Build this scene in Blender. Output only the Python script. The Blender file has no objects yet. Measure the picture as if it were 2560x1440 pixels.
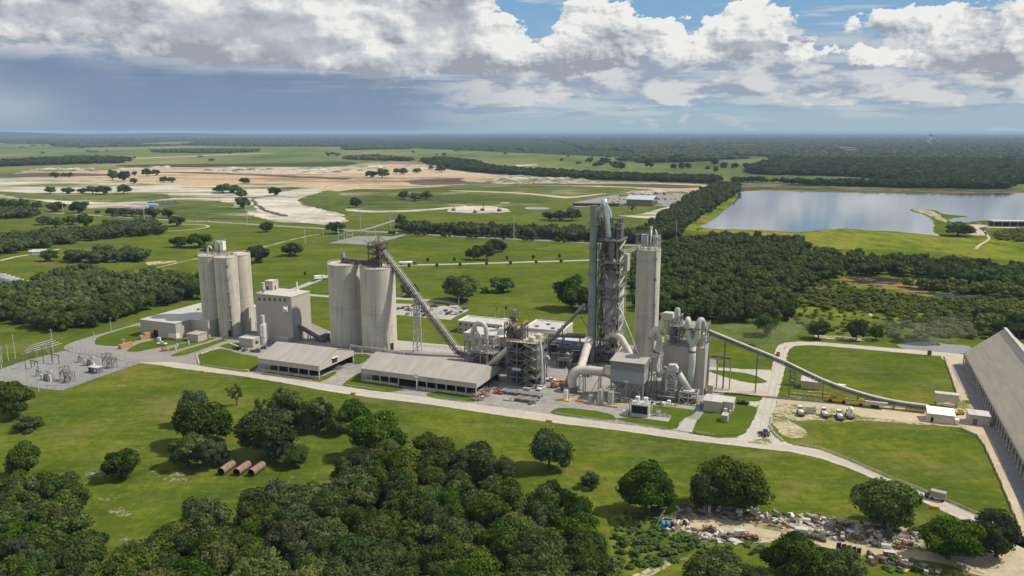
import bpy, math, random
import numpy as np
from mathutils import Vector, Matrix
from mathutils.geometry import tessellate_polygon

# ---------------------------------------------------------------- camera, sky, sun, exposure
SC = bpy.context.scene
COL = SC.collection
FPX, PITCH, CAMH = 1971.0, math.radians(11.25), 120.0
cam_d = bpy.data.cameras.new("camera")
cam_d.sensor_width = 36.0
cam_d.lens = 36.0 * FPX / 2560.0
cam_d.clip_start, cam_d.clip_end = 1.0, 200000.0
cam = bpy.data.objects.new("camera", cam_d)
cam.location = (0, 0, CAMH)
cam.rotation_euler = (math.pi / 2 - PITCH, 0, 0)
COL.objects.link(cam)
SC.camera = cam
SC.view_settings.view_transform = 'Standard'
SC.view_settings.look = 'None'
SC.view_settings.exposure = 0.36
SC.view_settings.gamma = 1.0
SC.cycles.max_bounces = 5
SC.cycles.diffuse_bounces = 2
SC.cycles.glossy_bounces = 2
SC.cycles.transmission_bounces = 2
SC.cycles.volume_bounces = 0
SC.cycles.transparent_max_bounces = 8
SC.cycles.sample_clamp_indirect = 4.0

SUN_AZ = math.radians(3.0)       # from +X: light from the right, a touch behind the plant
SUN_EL = math.radians(51.0)
sun_vec = Vector((math.cos(SUN_AZ) * math.cos(SUN_EL), math.sin(SUN_AZ) * math.cos(SUN_EL), math.sin(SUN_EL)))
sd = bpy.data.lights.new("sun", 'SUN')
sd.energy = 3.95
sd.angle = math.radians(0.55)
sd.color = (1.0, 0.925, 0.80)
sun = bpy.data.objects.new("sun", sd)
sun.location = (0, 0, 400)
sun.rotation_euler = (-sun_vec).to_track_quat('-Z', 'Y').to_euler()
COL.objects.link(sun)


class NT:
	"""small helper to write node trees as expressions"""
	def __init__(self, tree):
		self.t = tree
		tree.nodes.clear()

	def n(self, kind, **kw):
		nd = self.t.nodes.new(kind)
		for k, v in kw.items():
			setattr(nd, k, v)
		return nd

	def lk(self, a, b):
		self.t.links.new(a, b)

	def put(self, sock, v):
		if isinstance(v, bpy.types.NodeSocket):
			self.lk(v, sock)
		else:
			if sock.type == 'RGBA' and len(v) == 3:
				v = (*v, 1)
			sock.default_value = v

	def m(self, op, a, b=None, c=None, clamp=False):
		nd = self.n('ShaderNodeMath', operation=op, use_clamp=clamp)
		self.put(nd.inputs[0], a)
		if b is not None:
			self.put(nd.inputs[1], b)
		if c is not None:
			self.put(nd.inputs[2], c)
		return nd.outputs[0]

	def add(self, a, b): return self.m('ADD', a, b)
	def sub(self, a, b): return self.m('SUBTRACT', a, b)
	def mul(self, a, b): return self.m('MULTIPLY', a, b)

	def ss(self, v, lo, hi, a=0.0, b=1.0):
		nd = self.n('ShaderNodeMapRange', interpolation_type='SMOOTHSTEP')
		self.put(nd.inputs[0], v)
		self.put(nd.inputs[1], lo)
		self.put(nd.inputs[2], hi)
		self.put(nd.inputs[3], a)
		self.put(nd.inputs[4], b)
		return nd.outputs[0]

	def lin(self, v, lo, hi, a=0.0, b=1.0):
		nd = self.n('ShaderNodeMapRange')
		self.put(nd.inputs[0], v)
		for i, x in enumerate((lo, hi, a, b)):
			self.put(nd.inputs[i + 1], x)
		return nd.outputs[0]

	def mix(self, f, a, b, blend='MIX'):
		nd = self.n('ShaderNodeMix', data_type='RGBA', blend_type=blend)
		self.put(nd.inputs[0], f)
		self.put(nd.inputs[6], a)
		self.put(nd.inputs[7], b)
		return nd.outputs[2]

	def comb(self, x, y, z=0.0):
		nd = self.n('ShaderNodeCombineXYZ')
		for i, v in enumerate((x, y, z)):
			self.put(nd.inputs[i], v)
		return nd.outputs[0]

	def sep(self, v):
		nd = self.n('ShaderNodeSeparateXYZ')
		self.put(nd.inputs[0], v)
		return nd.outputs

	def noise(self, vec, scale, detail=3.0, rough=0.55, dist=0.0, dim='3D'):
		nd = self.n('ShaderNodeTexNoise', noise_dimensions=dim)
		self.put(nd.inputs['Vector'], vec)
		self.put(nd.inputs['Scale'], scale)
		nd.inputs['Detail'].default_value = detail
		nd.inputs['Roughness'].default_value = rough
		nd.inputs['Distortion'].default_value = dist
		return nd.outputs[0]

	def vmul(self, vec, xyz):
		nd = self.n('ShaderNodeVectorMath', operation='MULTIPLY')
		self.put(nd.inputs[0], vec)
		nd.inputs[1].default_value = xyz
		return nd.outputs[0]

	def vadd(self, vec, xyz):
		nd = self.n('ShaderNodeVectorMath', operation='ADD')
		self.put(nd.inputs[0], vec)
		self.put(nd.inputs[1], xyz)
		return nd.outputs[0]

	def ramp(self, f, stops):
		nd = self.n('ShaderNodeValToRGB')
		self.put(nd.inputs[0], f)
		el = nd.color_ramp.elements
		while len(el) < len(stops):
			el.new(0.5)
		for e, (p, c) in zip(el, stops):
			e.position = p
			e.color = (*c, 1)
		return nd.outputs[0]

	def geo(self):
		return self.n('ShaderNodeNewGeometry').outputs['Position']


# ---- sky: Nishita daylight with cumulus, a rain-dark storm bank to the left and a hazy horizon
world = bpy.data.worlds.new("World")
SC.world = world
world.use_nodes = True
world.cycles.sampling_method = 'MANUAL'
world.cycles.sample_map_resolution = 128
W = NT(world.node_tree)
wo = W.n('ShaderNodeOutputWorld')
bg = W.n('ShaderNodeBackground')
bg.inputs['Strength'].default_value = 0.085
W.lk(bg.outputs[0], wo.inputs[0])
sky = W.n('ShaderNodeTexSky', sky_type='NISHITA')
sky.sun_disc = False
sky.sun_elevation = SUN_EL
sky.sun_rotation = math.pi / 2 - SUN_AZ
sky.altitude = 100
sky.air_density = 1.0
sky.dust_density = 0.6
sky.ozone_density = 1.2
dirv = W.n('ShaderNodeTexCoord').outputs['Generated']
sx, sy, sz = W.sep(dirv)
U = W.m('ARCTAN2', sx, sy)
EL = W.m('ARCSINE', sz)


def px_ue(px, py):
	dx, dy = (px - 1280) / FPX, (720 - py) / FPX
	c, s = math.cos(PITCH), math.sin(PITCH)
	x, y, z = dx, c + dy * s, -s + dy * c
	return math.atan2(x, y), math.atan2(z, math.hypot(x, y))


def K(r, g, b, k=1.0):
	"""screen colour (0-255) to the value the Background needs for it"""
	def f(v):
		v /= 255
		return (v / 12.92 if v < .04045 else ((v + .055) / 1.055) ** 2.4) * k / (.085 * 2 ** .36)
	return (f(r), f(g), f(b))


# wobble so that authored shapes never show clean edges
wob = W.sub(W.noise(W.comb(W.mul(U, 9), W.mul(EL, 22), 3.1), 1.0, 5.0, .6), .5)


def blob(px, py, rx, ry, amp, tilt=False):
	u0, e0 = px_ue(px, py)
	a = W.mul(W.sub(U, u0), FPX / rx)
	b = W.mul(W.sub(EL, e0), FPX / ry)
	r2 = W.add(W.mul(a, a), W.mul(b, b))
	g = W.mul(W.m('EXPONENT', W.mul(r2, -1.0)), amp)
	return (g, W.mul(g, b)) if tilt else g


def total(vals):
	s = vals[0]
	for v in vals[1:]: s = W.add(s, v)
	return s


E_ = lambda py: px_ue(1280, py)[1]
# clear sky
base = W.ramp(W.lin(EL, 0.0, .30), [(0, K(164, 184, 196)), (.12, K(158, 185, 203)), (.30, K(142, 178, 208)), (.55, K(124, 168, 206)), (1, K(90, 145, 198))])
high = W.ss(EL, .16, .5)
col = W.mix(high, base, sky.outputs[0])
# soft cirrus veil
ci = W.ss(W.noise(W.comb(W.mul(U, 3.5), W.mul(EL, 17), 8.0), 1.0, 6.0, .65), .45, .8)
col = W.mix(W.mul(ci, .35), col, K(180, 196, 210))

# --- far, low clouds (small and flattened with distance)
def cloud_layer(col, su, se, seed, thr, soft, lit, mid, dark, mask=None, gain=5.0, lo=.42, amount=1.0, du=.018, de=.012, det=6.0, rough=.56):
	v = W.comb(W.mul(U, su), W.mul(EL, se), seed)
	nz = W.noise(v, 1.0, det, rough, .15)
	nz2 = W.noise(W.vadd(v, (du * su, de * se, 0)), 1.0, det - 2, rough, .15)
	d = nz if mask is None else W.add(nz, mask)
	a = W.mul(W.ss(d, thr, thr + soft), amount)
	s = W.add(W.mul(W.sub(nz, nz2), gain), .5)
	c = W.ramp(s, [(lo - .32, dark), (lo, mid), (lo + .25, lit)])
	return W.mix(a, col, c), a

lowband = W.mul(W.ss(EL, E_(318), E_(262)), W.ss(EL, E_(60), E_(130)))
lowmask = W.sub(W.mul(lowband, .25), .12)
col, a0 = cloud_layer(col, 7, 62, 2.0, .44, .12, K(196, 203, 207), K(178, 191, 202), K(152, 170, 191), lowmask, 4.0, .45, .75)
band2 = W.mul(W.ss(EL, E_(285), E_(215)), W.ss(EL, E_(30), E_(120)))
holes = total([blob(1765, 185, 70, 26, -.16), blob(2085, 70, 90, 60, -.4), blob(2180, 100, 60, 40, -.2), blob(1310, 50, 90, 70, -.25), blob(1720, 25, 80, 50, -.3), blob(1640, 30, 60, 40, -.3)])
mask2 = W.add(W.sub(W.mul(band2, .30), .13), holes)
col, a1 = cloud_layer(col, 15, 40, 5.3, .47, .07, K(212, 214, 214), K(188, 195, 203), K(154, 166, 184), mask2, 3.6, .5, .95, .02, .011)

# --- storm bank on the left: blue-grey, with rain falling from it
st_e = W.add(EL, W.mul(wob, .02))
left = W.ss(W.add(U, W.mul(wob, .12)), .03, -.16)
storm = W.mul(left, W.mul(W.ss(st_e, E_(120), E_(200)), 1.0))
rain = W.noise(W.comb(W.mul(W.add(U, W.mul(EL, .25)), 9), W.mul(EL, 1.2), 1.7), 1.0, 4.0, .6)
low_tint = W.ramp(W.lin(EL, 0, .07), [(0, K(138, 158, 182)), (.35, K(124, 147, 175)), (1, K(118, 139, 168))])
stc = W.mix(W.mul(W.ss(rain, .42, .68), .38), low_tint, K(146, 162, 184))
stc = W.mix(W.mul(blob(10, 268, 110, 42, 1.0), .7), stc, K(172, 188, 198))
col = W.mix(W.m('MULTIPLY', storm, .96, clamp=True), col, stc)
# thin bright streaks between the bank and the deck above
sk = W.ss(W.noise(W.comb(W.mul(U, 5), W.mul(EL, 95), 4.4), 1.0, 6.0, .6), .5, .68)
skm = W.mul(W.mul(sk, W.ss(U, -.52, -.2)), W.mul(W.ss(EL, E_(245), E_(200)), W.ss(EL, E_(120), E_(165))))
col = W.mix(W.mul(skm, .6), col, K(196, 206, 216))

# --- big near cumulus: the deck on the left and the towers on the right
deck_lo = W.lin(U, -.55, -.2, E_(165), E_(228))
deck = W.mul(W.ss(W.add(W.sub(EL, deck_lo), W.mul(wob, .04)), 0, .036), W.ss(W.add(U, W.mul(wob, .18)), .03, -.06))
tws = [blob(1465, 70, 75, 85, .36, True), blob(1550, 80, 55, 62, .30, True), blob(1345, 140, 95, 45, .28, True), blob(1480, 150, 150, 35, .26, True),
			blob(1650, 78, 52, 24, .27, True), blob(1830, 60, 85, 52, .34, True), blob(1925, 80, 95, 55, .32, True), blob(1800, 125, 120, 32, .24, True),
			blob(2240, 55, 60, 24, .25, True), blob(2340, 92, 85, 60, .32, True), blob(2440, 90, 85, 55, .30, True), blob(2390, 145, 130, 38, .22, True), blob(2545, 130, 50, 60, .28, True),
			blob(2025, 140, 36, 28, .17, True), blob(2140, 140, 46, 26, .17, True), blob(1230, 95, 85, 62, .26, True)]
tw = total([q[0] for q in tws])
tilt = total([q[1] for q in tws])
bigmask = W.sub(W.add(W.mul(tw, 1.12), W.mul(deck, .38)), .235)
v = W.comb(W.mul(U, 19), W.mul(EL, 29), 11.7)
nb = W.noise(v, 1.0, 7.0, .6, .2)
nb2 = W.noise(W.vadd(v, (.22, .26, 0)), 1.0, 5.0, .55, .2)
vL = W.vmul(v, (.42, .46, 1))
nbL = W.noise(vL, 1.0, 3.0, .5, .2)
nbL2 = W.noise(W.vadd(vL, (.2, .24, 0)), 1.0, 3.0, .5, .2)
d = W.add(W.add(nb, bigmask), W.mul(W.sub(nbL, .5), .42))
soft = W.add(W.lin(EL, E_(238), E_(150), .24, .035), W.mul(W.mul(W.ss(W.sub(EL, deck_lo), .04, .005), W.ss(U, -.02, -.12)), .16))
ab = W.mul(W.ss(d, .435, W.add(soft, .435)), W.ss(EL, E_(262), E_(215)))
# lit where the billow thins towards the sun, grey towards flat bases and thick middles
s = W.add(W.add(W.mul(W.sub(nb, nb2), 1.9), W.mul(W.sub(nbL, nbL2), 2.2)), .57)
thick = W.ss(d, .52, .86)
s = W.sub(s, W.mul(W.ss(nbL, .42, .66), W.mul(thick, W.lin(deck, 0, 1, .30, .55))))
s = W.add(s, W.mul(W.m('MULTIPLY', tilt, 1.0), 1.7))
s = W.sub(s, W.ss(EL, E_(115), E_(215), 0, .40))
s = W.sub(s, W.mul(W.mul(W.ss(W.sub(EL, deck_lo), .05, .008), W.ss(U, -.02, -.12)), .42))
# fine cauliflower relief
dt = W.sub(W.noise(v, 3.4, 5.0, .6), W.noise(W.vadd(v, (.07, .08, 0)), 3.4, 4.0, .6))
s = W.add(s, W.mul(dt, W.lin(deck, 0, 1, 1.2, .5)))
cumc = W.ramp(s, [(-.0, K(156, 163, 174)), (.25, K(187, 192, 199)), (.48, K(211, 213, 215)), (.72, K(238, 238, 235))])
col = W.mix(ab, col, cumc)
# dark flat-based scud in front of the deck
for (bx_, by_, rx_, ry_) in ((1105, 45, 105, 36), (95, 28, 150, 26), (265, 40, 60, 18), (620, 70, 230, 55), (760, 120, 130, 30), (1870, 118, 110, 20), (2420, 165, 120, 14)):
	g = W.add(blob(bx_, by_, rx_, ry_, .75), W.mul(W.sub(W.noise(v, 1.3, 7.0, .6), .5), 1.1))
	col = W.mix(W.mul(W.ss(g, .30, .62), .62), col, K(164, 169, 180))
# everything melts into the haze low over the horizon
hz = W.mul(W.ss(EL, .032, .0), W.ss(U, -.12, .08))
col = W.mix(W.mul(hz, .8), col, K(163, 184, 196))
ground_c = K(90, 105, 110)
col = W.mix(W.ss(EL, -.002, -.02), col, ground_c)
W.put(bg.inputs['Color'], col)


# ---------------------------------------------------------------- geometry helpers
CT, ST = math.cos(PITCH), math.sin(PITCH)


def P(px, py, z=0.0):
	"""ground (or height z) point seen at a pixel of the 2560x1440 photograph"""
	dx, dy = (px - 1280) / FPX, (720 - py) / FPX
	d = (dx, CT + dy * ST, -ST + dy * CT)
	t = (z - CAMH) / d[2]
	return (d[0] * t, d[1] * t)


def HT(px, py, pt):
	"""height of a vertical thing with its foot at (px,py) whose top is seen at row pt"""
	y = P(px, py)[1]
	k = (720 - pt) / FPX
	return (k * y * CT - y * ST) / (CT + k * ST) + CAMH


def PXM(px, py):
	"""photo pixels per metre at a ground pixel"""
	x, y = P(px, py)
	return FPX / (y * CT + CAMH * ST)


AX = math.radians(-22.3)          # direction of the plant's long axis
CA, SA = math.cos(AX), math.sin(AX)


def UV(px, py, z=0.0):
	x, y = P(px, py, z)
	return (x * CA + y * SA, -x * SA + y * CA)


def XY(u, v):
	return (u * CA - v * SA, u * SA + v * CA)


def setp(o, label=None, cat=None, group=None, kind=None):
	if label: o['label'] = label
	if cat: o['category'] = cat
	if group: o['group'] = group
	if kind: o['kind'] = kind
	return o


def thing(name, label, cat, loc=(0, 0, 0), rot=0.0, group=None):
	o = bpy.data.objects.new(name, None)
	COL.objects.link(o)
	o.empty_display_size = 1.0
	o.location = loc
	o.rotation_euler = (0, 0, rot)
	return setp(o, label, cat, group)


def pthing(name, label, cat, u, v, z=0.0, group=None):
	"""a thing standing in the plant's own axes"""
	x, y = XY(u, v)
	return thing(name, label, cat, (x, y, z), AX, group)


def children(o):
	return KIDS.get(o.name, [])


KIDS = {}


def own(o, parent):
	o.parent = parent
	KIDS.setdefault(parent.name, []).append(o)


def dup(o, loc=None, rot=None, label=None, group=None, scale=None, parent=None):
	c = o.copy()
	COL.objects.link(c)
	if loc is not None: c.location = loc
	if rot is not None: c.rotation_euler = (0, 0, rot)
	if scale is not None: c.scale = scale
	if label: c['label'] = label
	if group: c['group'] = group
	if parent is not None: own(c, parent)
	for k in list(children(o)):
		dup(k, parent=c)
	return c


class MB:
	"""collects shapes, links them as ONE mesh object. Coordinates: the local frame of the thing
	(frame='L'), the plant's axes ('P') or the world ('W')"""
	def __init__(self, frame='L'):
		self.v, self.f, self.mi, self.sm, self.frame, self.cur = [], [], [], [], frame, 0

	def face(self, idx, smooth=False):
		self.f.append(idx); self.mi.append(self.cur); self.sm.append(smooth)

	def poly(self, pts, smooth=False):
		b = len(self.v)
		self.v += [tuple(p) for p in pts]
		self.face(list(range(b, b + len(pts))), smooth)
		return self

	def box(self, x0, x1, y0, y1, z0, z1):
		b = len(self.v)
		self.v += [(x, y, z) for z in (z0, z1) for y in (y0, y1) for x in (x0, x1)]
		for q in ((0, 2, 3, 1), (4, 5, 7, 6), (0, 1, 5, 4), (2, 6, 7, 3), (0, 4, 6, 2), (1, 3, 7, 5)):
			self.face([b + i for i in q])
		return self

	def bx(self, cx, cy, z0, w, d, h):
		return self.box(cx - w / 2, cx + w / 2, cy - d / 2, cy + d / 2, z0, z0 + h)

	def prism(self, pts, z0, z1):
		n, b = len(pts), len(self.v)
		a = sum(pts[i][0] * pts[(i + 1) % n][1] - pts[(i + 1) % n][0] * pts[i][1] for i in range(n))
		if a < 0: pts = pts[::-1]
		self.v += [(x, y, z0) for x, y in pts] + [(x, y, z1) for x, y in pts]
		self.face([b + i for i in range(n)][::-1])
		self.face([b + n + i for i in range(n)])
		for i in range(n):
			j = (i + 1) % n
			self.face([b + i, b + j, b + n + j, b + n + i])
		return self

	def extr(self, prof, axis, a0, a1):
		"""profile in (t,z) swept along axis 'x' or 'y' from a0 to a1"""
		n, b = len(prof), len(self.v)
		for a in (a0, a1):
			self.v += [((a, t, z) if axis == 'x' else (t, a, z)) for t, z in prof]
		self.face([b + i for i in range(n)])
		self.face([b + n + i for i in range(n)][::-1])
		for i in range(n):
			j = (i + 1) % n
			self.face([b + j, b + i, b + n + i, b + n + j])
		return self

	def tube(self, pts, r, n=10, cap=True, smooth=True):
		pts = [Vector(p) for p in pts]
		rs = r if isinstance(r, (list, tuple)) else [r] * len(pts)
		b = len(self.v)
		up = None
		for i, p in enumerate(pts):
			d = (pts[min(i + 1, len(pts) - 1)] - pts[max(i - 1, 0)]).normalized()
			if up is None:
				up = Vector((0, 0, 1)) if abs(d.z) < 0.9 else Vector((1, 0, 0))
			s = d.cross(up).normalized()
			up = s.cross(d).normalized()
			for k in range(n):
				a = 2 * math.pi * k / n
				q = p + (s * math.cos(a) + up * math.sin(a)) * rs[i]
				self.v.append((q.x, q.y, q.z))
		for i in range(len(pts) - 1):
			for k in range(n):
				k2 = (k + 1) % n
				self.face([b + i * n + k, b + (i + 1) * n + k, b + (i + 1) * n + k2, b + i * n + k2], smooth)
		if cap:
			self.face([b + k for k in range(n)])
			e = b + (len(pts) - 1) * n
			self.face([e + k for k in range(n)][::-1])
		return self

	def lathe(self, cx, cy, prof, n=24, cap=True):
		"""profile list of (r, z) from bottom to top"""
		# split the profile at sharp angles so that the sides keep their own normals
		runs, cur = [], [prof[0]]
		for i in range(1, len(prof)):
			cur.append(prof[i])
			if i < len(prof) - 1:
				a = math.atan2(prof[i][1] - prof[i - 1][1], prof[i][0] - prof[i - 1][0])
				b = math.atan2(prof[i + 1][1] - prof[i][1], prof[i + 1][0] - prof[i][0])
				if abs((b - a + math.pi) % (2 * math.pi) - math.pi) > .6:
					runs.append(cur); cur = [prof[i]]
		runs.append(cur)
		for i, run in enumerate(runs):
			self.tube2([(cx, cy, z) for r, z in run], [max(r, 0.001) for r, z in run], n, False)
		if cap:
			for (r, z), up in ((prof[0], False), (prof[-1], True)):
				if r < .01: continue
				q = [(cx + r * math.cos(2 * math.pi * k / n), cy + r * math.sin(2 * math.pi * k / n), z) for k in range(n)]
				self.poly(q if up else q[::-1])
		return self

	def tube2(self, pts, rs, n, cap):
		b = len(self.v)
		for p, r in zip(pts, rs):
			for k in range(n):
				a = 2 * math.pi * k / n
				self.v.append((p[0] + r * math.cos(a), p[1] + r * math.sin(a), p[2]))
		for i in range(len(pts) - 1):
			for k in range(n):
				k2 = (k + 1) % n
				self.face([b + i * n + k, b + i * n + k2, b + (i + 1) * n + k2, b + (i + 1) * n + k], True)
		if cap:
			self.face([b + k for k in range(n)][::-1])
			e = b + (len(pts) - 1) * n
			self.face([e + k for k in range(n)])
		return self

	def cyl(self, x, y, z0, z1, r, n=20):
		return self.lathe(x, y, [(r, z0), (r, z1)], n)

	def beam(self, p, q, w=0.3, h=None):
		"""square bar between two points"""
		p, q = Vector(p), Vector(q)
		d = q - p
		if d.length < 1e-6: return self
		d.normalize()
		up = Vector((0, 0, 1)) if abs(d.z) < 0.95 else Vector((1, 0, 0))
		s = d.cross(up).normalized() * w / 2
		t = s.cross(d).normalized() * (h or w) / 2
		b = len(self.v)
		for o in (p, q):
			for a, c in ((-1, -1), (1, -1), (1, 1), (-1, 1)):
				x = o + s * a + t * c
				self.v.append((x.x, x.y, x.z))
		for q4 in ((0, 1, 2, 3), (7, 6, 5, 4), (0, 4, 5, 1), (1, 5, 6, 2), (2, 6, 7, 3), (3, 7, 4, 0)):
			self.face([b + i for i in q4])
		return self

	def rail(self, pts, h=1.1, w=0.09, step=2.5, mid=True):
		for i in range(len(pts) - 1):
			p, q = Vector(pts[i]), Vector(pts[i + 1])
			n = max(1, int((q - p).length / step))
			for k in range(n + 1):
				a = p.lerp(q, k / n)
				self.beam(a, a + Vector((0, 0, h)), w)
			self.beam(p + Vector((0, 0, h)), q + Vector((0, 0, h)), w)
			if mid: self.beam(p + Vector((0, 0, h * .5)), q + Vector((0, 0, h * .5)), w * .8)
		return self

	def frame_tower(self, x0, x1, y0, y1, zs, w=0.4, brace=True, nx=1, ny=1, skip=()):
		"""open steel frame: columns, floor beams and X or single bracing"""
		xs = [x0 + (x1 - x0) * i / nx for i in range(nx + 1)]
		ys = [y0 + (y1 - y0) * i / ny for i in range(ny + 1)]
		for i, x in enumerate(xs):
			for j, y in enumerate(ys):
				if 0 < i < nx and 0 < j < ny: continue
				self.beam((x, y, zs[0]), (x, y, zs[-1]), w)
		for k, z in enumerate(zs[1:]):
			for y in (y0, y1): self.beam((x0, y, z), (x1, y, z), w * .8)
			for x in (x0, x1): self.beam((x, y0, z), (x, y1, z), w * .8)
			if brace:
				za, zb = zs[k], z
				for y in (y0, y1):
					for i in range(nx):
						a, b2 = (xs[i], xs[i + 1]) if (k + i) % 2 else (xs[i + 1], xs[i])
						self.beam((a, y, za), (b2, y, zb), w * .55)
				for x in (x0, x1):
					for i in range(ny):
						a, b2 = (ys[i], ys[i + 1]) if (k + i) % 2 else (ys[i + 1], ys[i])
						self.beam((x, a, za), (x, b2, zb), w * .55)
		return self

	def build(self, name, mats, parent=None):
		me = bpy.data.meshes.new(name)
		M = Matrix.Identity(4)
		if self.frame == 'P':
			M = Matrix.Rotation(AX, 4, 'Z')
		if self.frame != 'L' and parent is not None:
			r = parent
			while r.parent is not None: r = r.parent
			M = (Matrix.Translation(r.location) @ Matrix.Rotation(r.rotation_euler.z, 4, 'Z')).inverted() @ M
		if self.frame != 'L':
			self.v = [tuple(M @ Vector(p)) for p in self.v]
		me.from_pydata(self.v, [], self.f)
		mats = mats if isinstance(mats, (list, tuple)) else [mats]
		for m in mats: me.materials.append(m)
		me.polygons.foreach_set('material_index', self.mi)
		me.polygons.foreach_set('use_smooth', self.sm)
		me.update()
		o = bpy.data.objects.new(name, me)
		COL.objects.link(o)
		if parent is not None: own(o, parent)
		return o


def smooth_closed(pts, n=4):
	out = []
	N = len(pts)
	for i in range(N):
		p0, p1, p2, p3 = (np.array(pts[(i + k) % N], float) for k in (-1, 0, 1, 2))
		for k in range(n):
			t = k / n
			out.append(tuple(0.5 * (2 * p1 + (p2 - p0) * t + (2 * p0 - 5 * p1 + 4 * p2 - p3) * t * t + (3 * p1 - p0 - 3 * p2 + p3) * t ** 3)))
	return out


def smooth_open(pts, n=5):
	pts = [np.array(p, float) for p in pts]
	out = []
	for i in range(len(pts) - 1):
		p0, p1, p2, p3 = pts[max(i - 1, 0)], pts[i], pts[i + 1], pts[min(i + 2, len(pts) - 1)]
		for k in range(n):
			t = k / n
			out.append(tuple(0.5 * (2 * p1 + (p2 - p0) * t + (2 * p0 - 5 * p1 + 4 * p2 - p3) * t * t + (3 * p1 - p0 - 3 * p2 + p3) * t ** 3)))
	out.append(tuple(pts[-1]))
	return out


def sheet_xy(name, pts, mat, z, kind='structure'):
	tri = tessellate_polygon([[Vector((x, y, 0)) for x, y in pts]])
	me = bpy.data.meshes.new(name)
	fs = []
	for t in tri:
		a, b, c = (pts[i] for i in t)
		cr = (b[0] - a[0]) * (c[1] - a[1]) - (b[1] - a[1]) * (c[0] - a[0])
		fs.append(t if cr > 0 else t[::-1])
	me.from_pydata([(x, y, z) for x, y in pts], [], fs)
	me.materials.append(mat)
	o = bpy.data.objects.new(name, me)
	COL.objects.link(o)
	if kind: o['kind'] = kind
	return o


def ragged(pts, amp, seed):
	"""break up an outline: extra points pushed in and out by a few octaves of noise"""
	rng = random.Random(seed)
	out = []
	ph = [rng.uniform(0, 6.28) for _ in range(6)]
	s = 0.0
	for i, p in enumerate(pts):
		q = pts[(i + 1) % len(pts)]
		L = math.dist(p, q)
		n = max(1, min(12, int(L / (amp * 1.6))))
		nx, ny = -(q[1] - p[1]) / (L + 1e-9), (q[0] - p[0]) / (L + 1e-9)
		for k in range(n):
			f = k / n
			w = s + L * f
			o = amp * (.5 * math.sin(w / (amp * 5) + ph[0]) + .35 * math.sin(w / (amp * 2.1) + ph[1]) + rng.uniform(-.45, .45))
			out.append((p[0] + (q[0] - p[0]) * f + nx * o, p[1] + (q[1] - p[1]) * f + ny * o))
		s += L
	return out


RAG = {'quarry_ground': 9, 'quarry_sand': 9, 'quarry_road': 4, 'quarry_grass': 8, 'quarry_track': 3, 'dark_earth': 9, 'sand_track': .8, 'quarry_pad': 4, 'dark_field': 12, 'pale_field': 9, 'lake': 1.6, 'lake_bank': 3, 'dam_grass': 2, 'spit': 2, 'meadow': 4, 'far_yard': 2, 'scrubland': 3, 'pond_mud': 2.4, 'dust_pad': 1.5, 'stony_patch': 1.0, 'sand_yard': 1.2, 'junction_sand': .8, 'scrap_ground': 1.2, 'scrub_ground': 1.5, 'store_lane': .7, 'sand_verge': .5, 'front_road': .22, 'cross_road': .3, 'lawn': .25, 'service_lane': .4, 'yard_loop': .3, 'tyre_island': .4, 'dirt_patch': .8}


def sheet(name, px, mat, z, sm=4):
	pts = [P(x, y) for x, y in px]
	if sm: pts = smooth_closed(pts, sm)
	if name in RAG: pts = ragged(pts, RAG[name], len(px) * 31 + int(px[0][0]))
	return sheet_xy(name, pts, mat, z)


def ribbon(name, px, w, mat, z, sm=5):
	pts = smooth_open([P(x, y) for x, y in px], sm)
	L, R = [], []
	for i, p in enumerate(pts):
		a, b = np.array(pts[max(i - 1, 0)]), np.array(pts[min(i + 1, len(pts) - 1)])
		d = (b - a) / (np.linalg.norm(b - a) + 1e-9)
		nrm = np.array((-d[1], d[0])) * w / 2
		L.append(tuple(np.array(p) + nrm)); R.append(tuple(np.array(p) - nrm))
	me = bpy.data.meshes.new(name)
	n = len(pts)
	me.from_pydata([(x, y, z) for x, y in R + L], [], [(i, i + 1, n + i + 1, n + i) for i in range(n - 1)])
	me.materials.append(mat)
	o = bpy.data.objects.new(name, me)
	COL.objects.link(o)
	o['kind'] = 'structure'
	return o


# ---------------------------------------------------------------- materials
def mat(name, fn, rough=0.9, metal=0.0, spec=0.3):
	m = bpy.data.materials.new(name)
	m.use_nodes = True
	t = NT(m.node_tree)
	out = t.n('ShaderNodeOutputMaterial')
	b = t.n('ShaderNodeBsdfPrincipled')
	b.inputs['Roughness'].default_value = rough
	b.inputs['Metallic'].default_value = metal
	b.inputs['Specular IOR Level'].default_value = spec
	t.lk(b.outputs[0], out.inputs[0])
	t.b = b
	t.put(b.inputs['Base Color'], fn(t))
	return m


def plain(name, c, var=0.15, scale=0.6, rough=0.8, metal=0.0, spec=0.3, dirt=None):
	"""flat colour with soft weathering blotches in object space"""
	def fn(t):
		co = t.n('ShaderNodeTexCoord').outputs['Object']
		f = t.noise(co, scale, 4.0, 0.65)
		a = tuple(x * (1 - var) for x in c)
		b = tuple(min(1, x * (1 + var)) for x in c)
		r = t.mix(t.ss(f, 0.3, 0.7), a, b)
		if dirt:
			r = t.mix(t.mul(t.ss(t.noise(t.vmul(co, (1, 1, .25)), scale * 2.3, 5.0, .7), .5, .75), .6), r, dirt)
		return r
	return mat(name, fn, rough, metal, spec)


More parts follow.
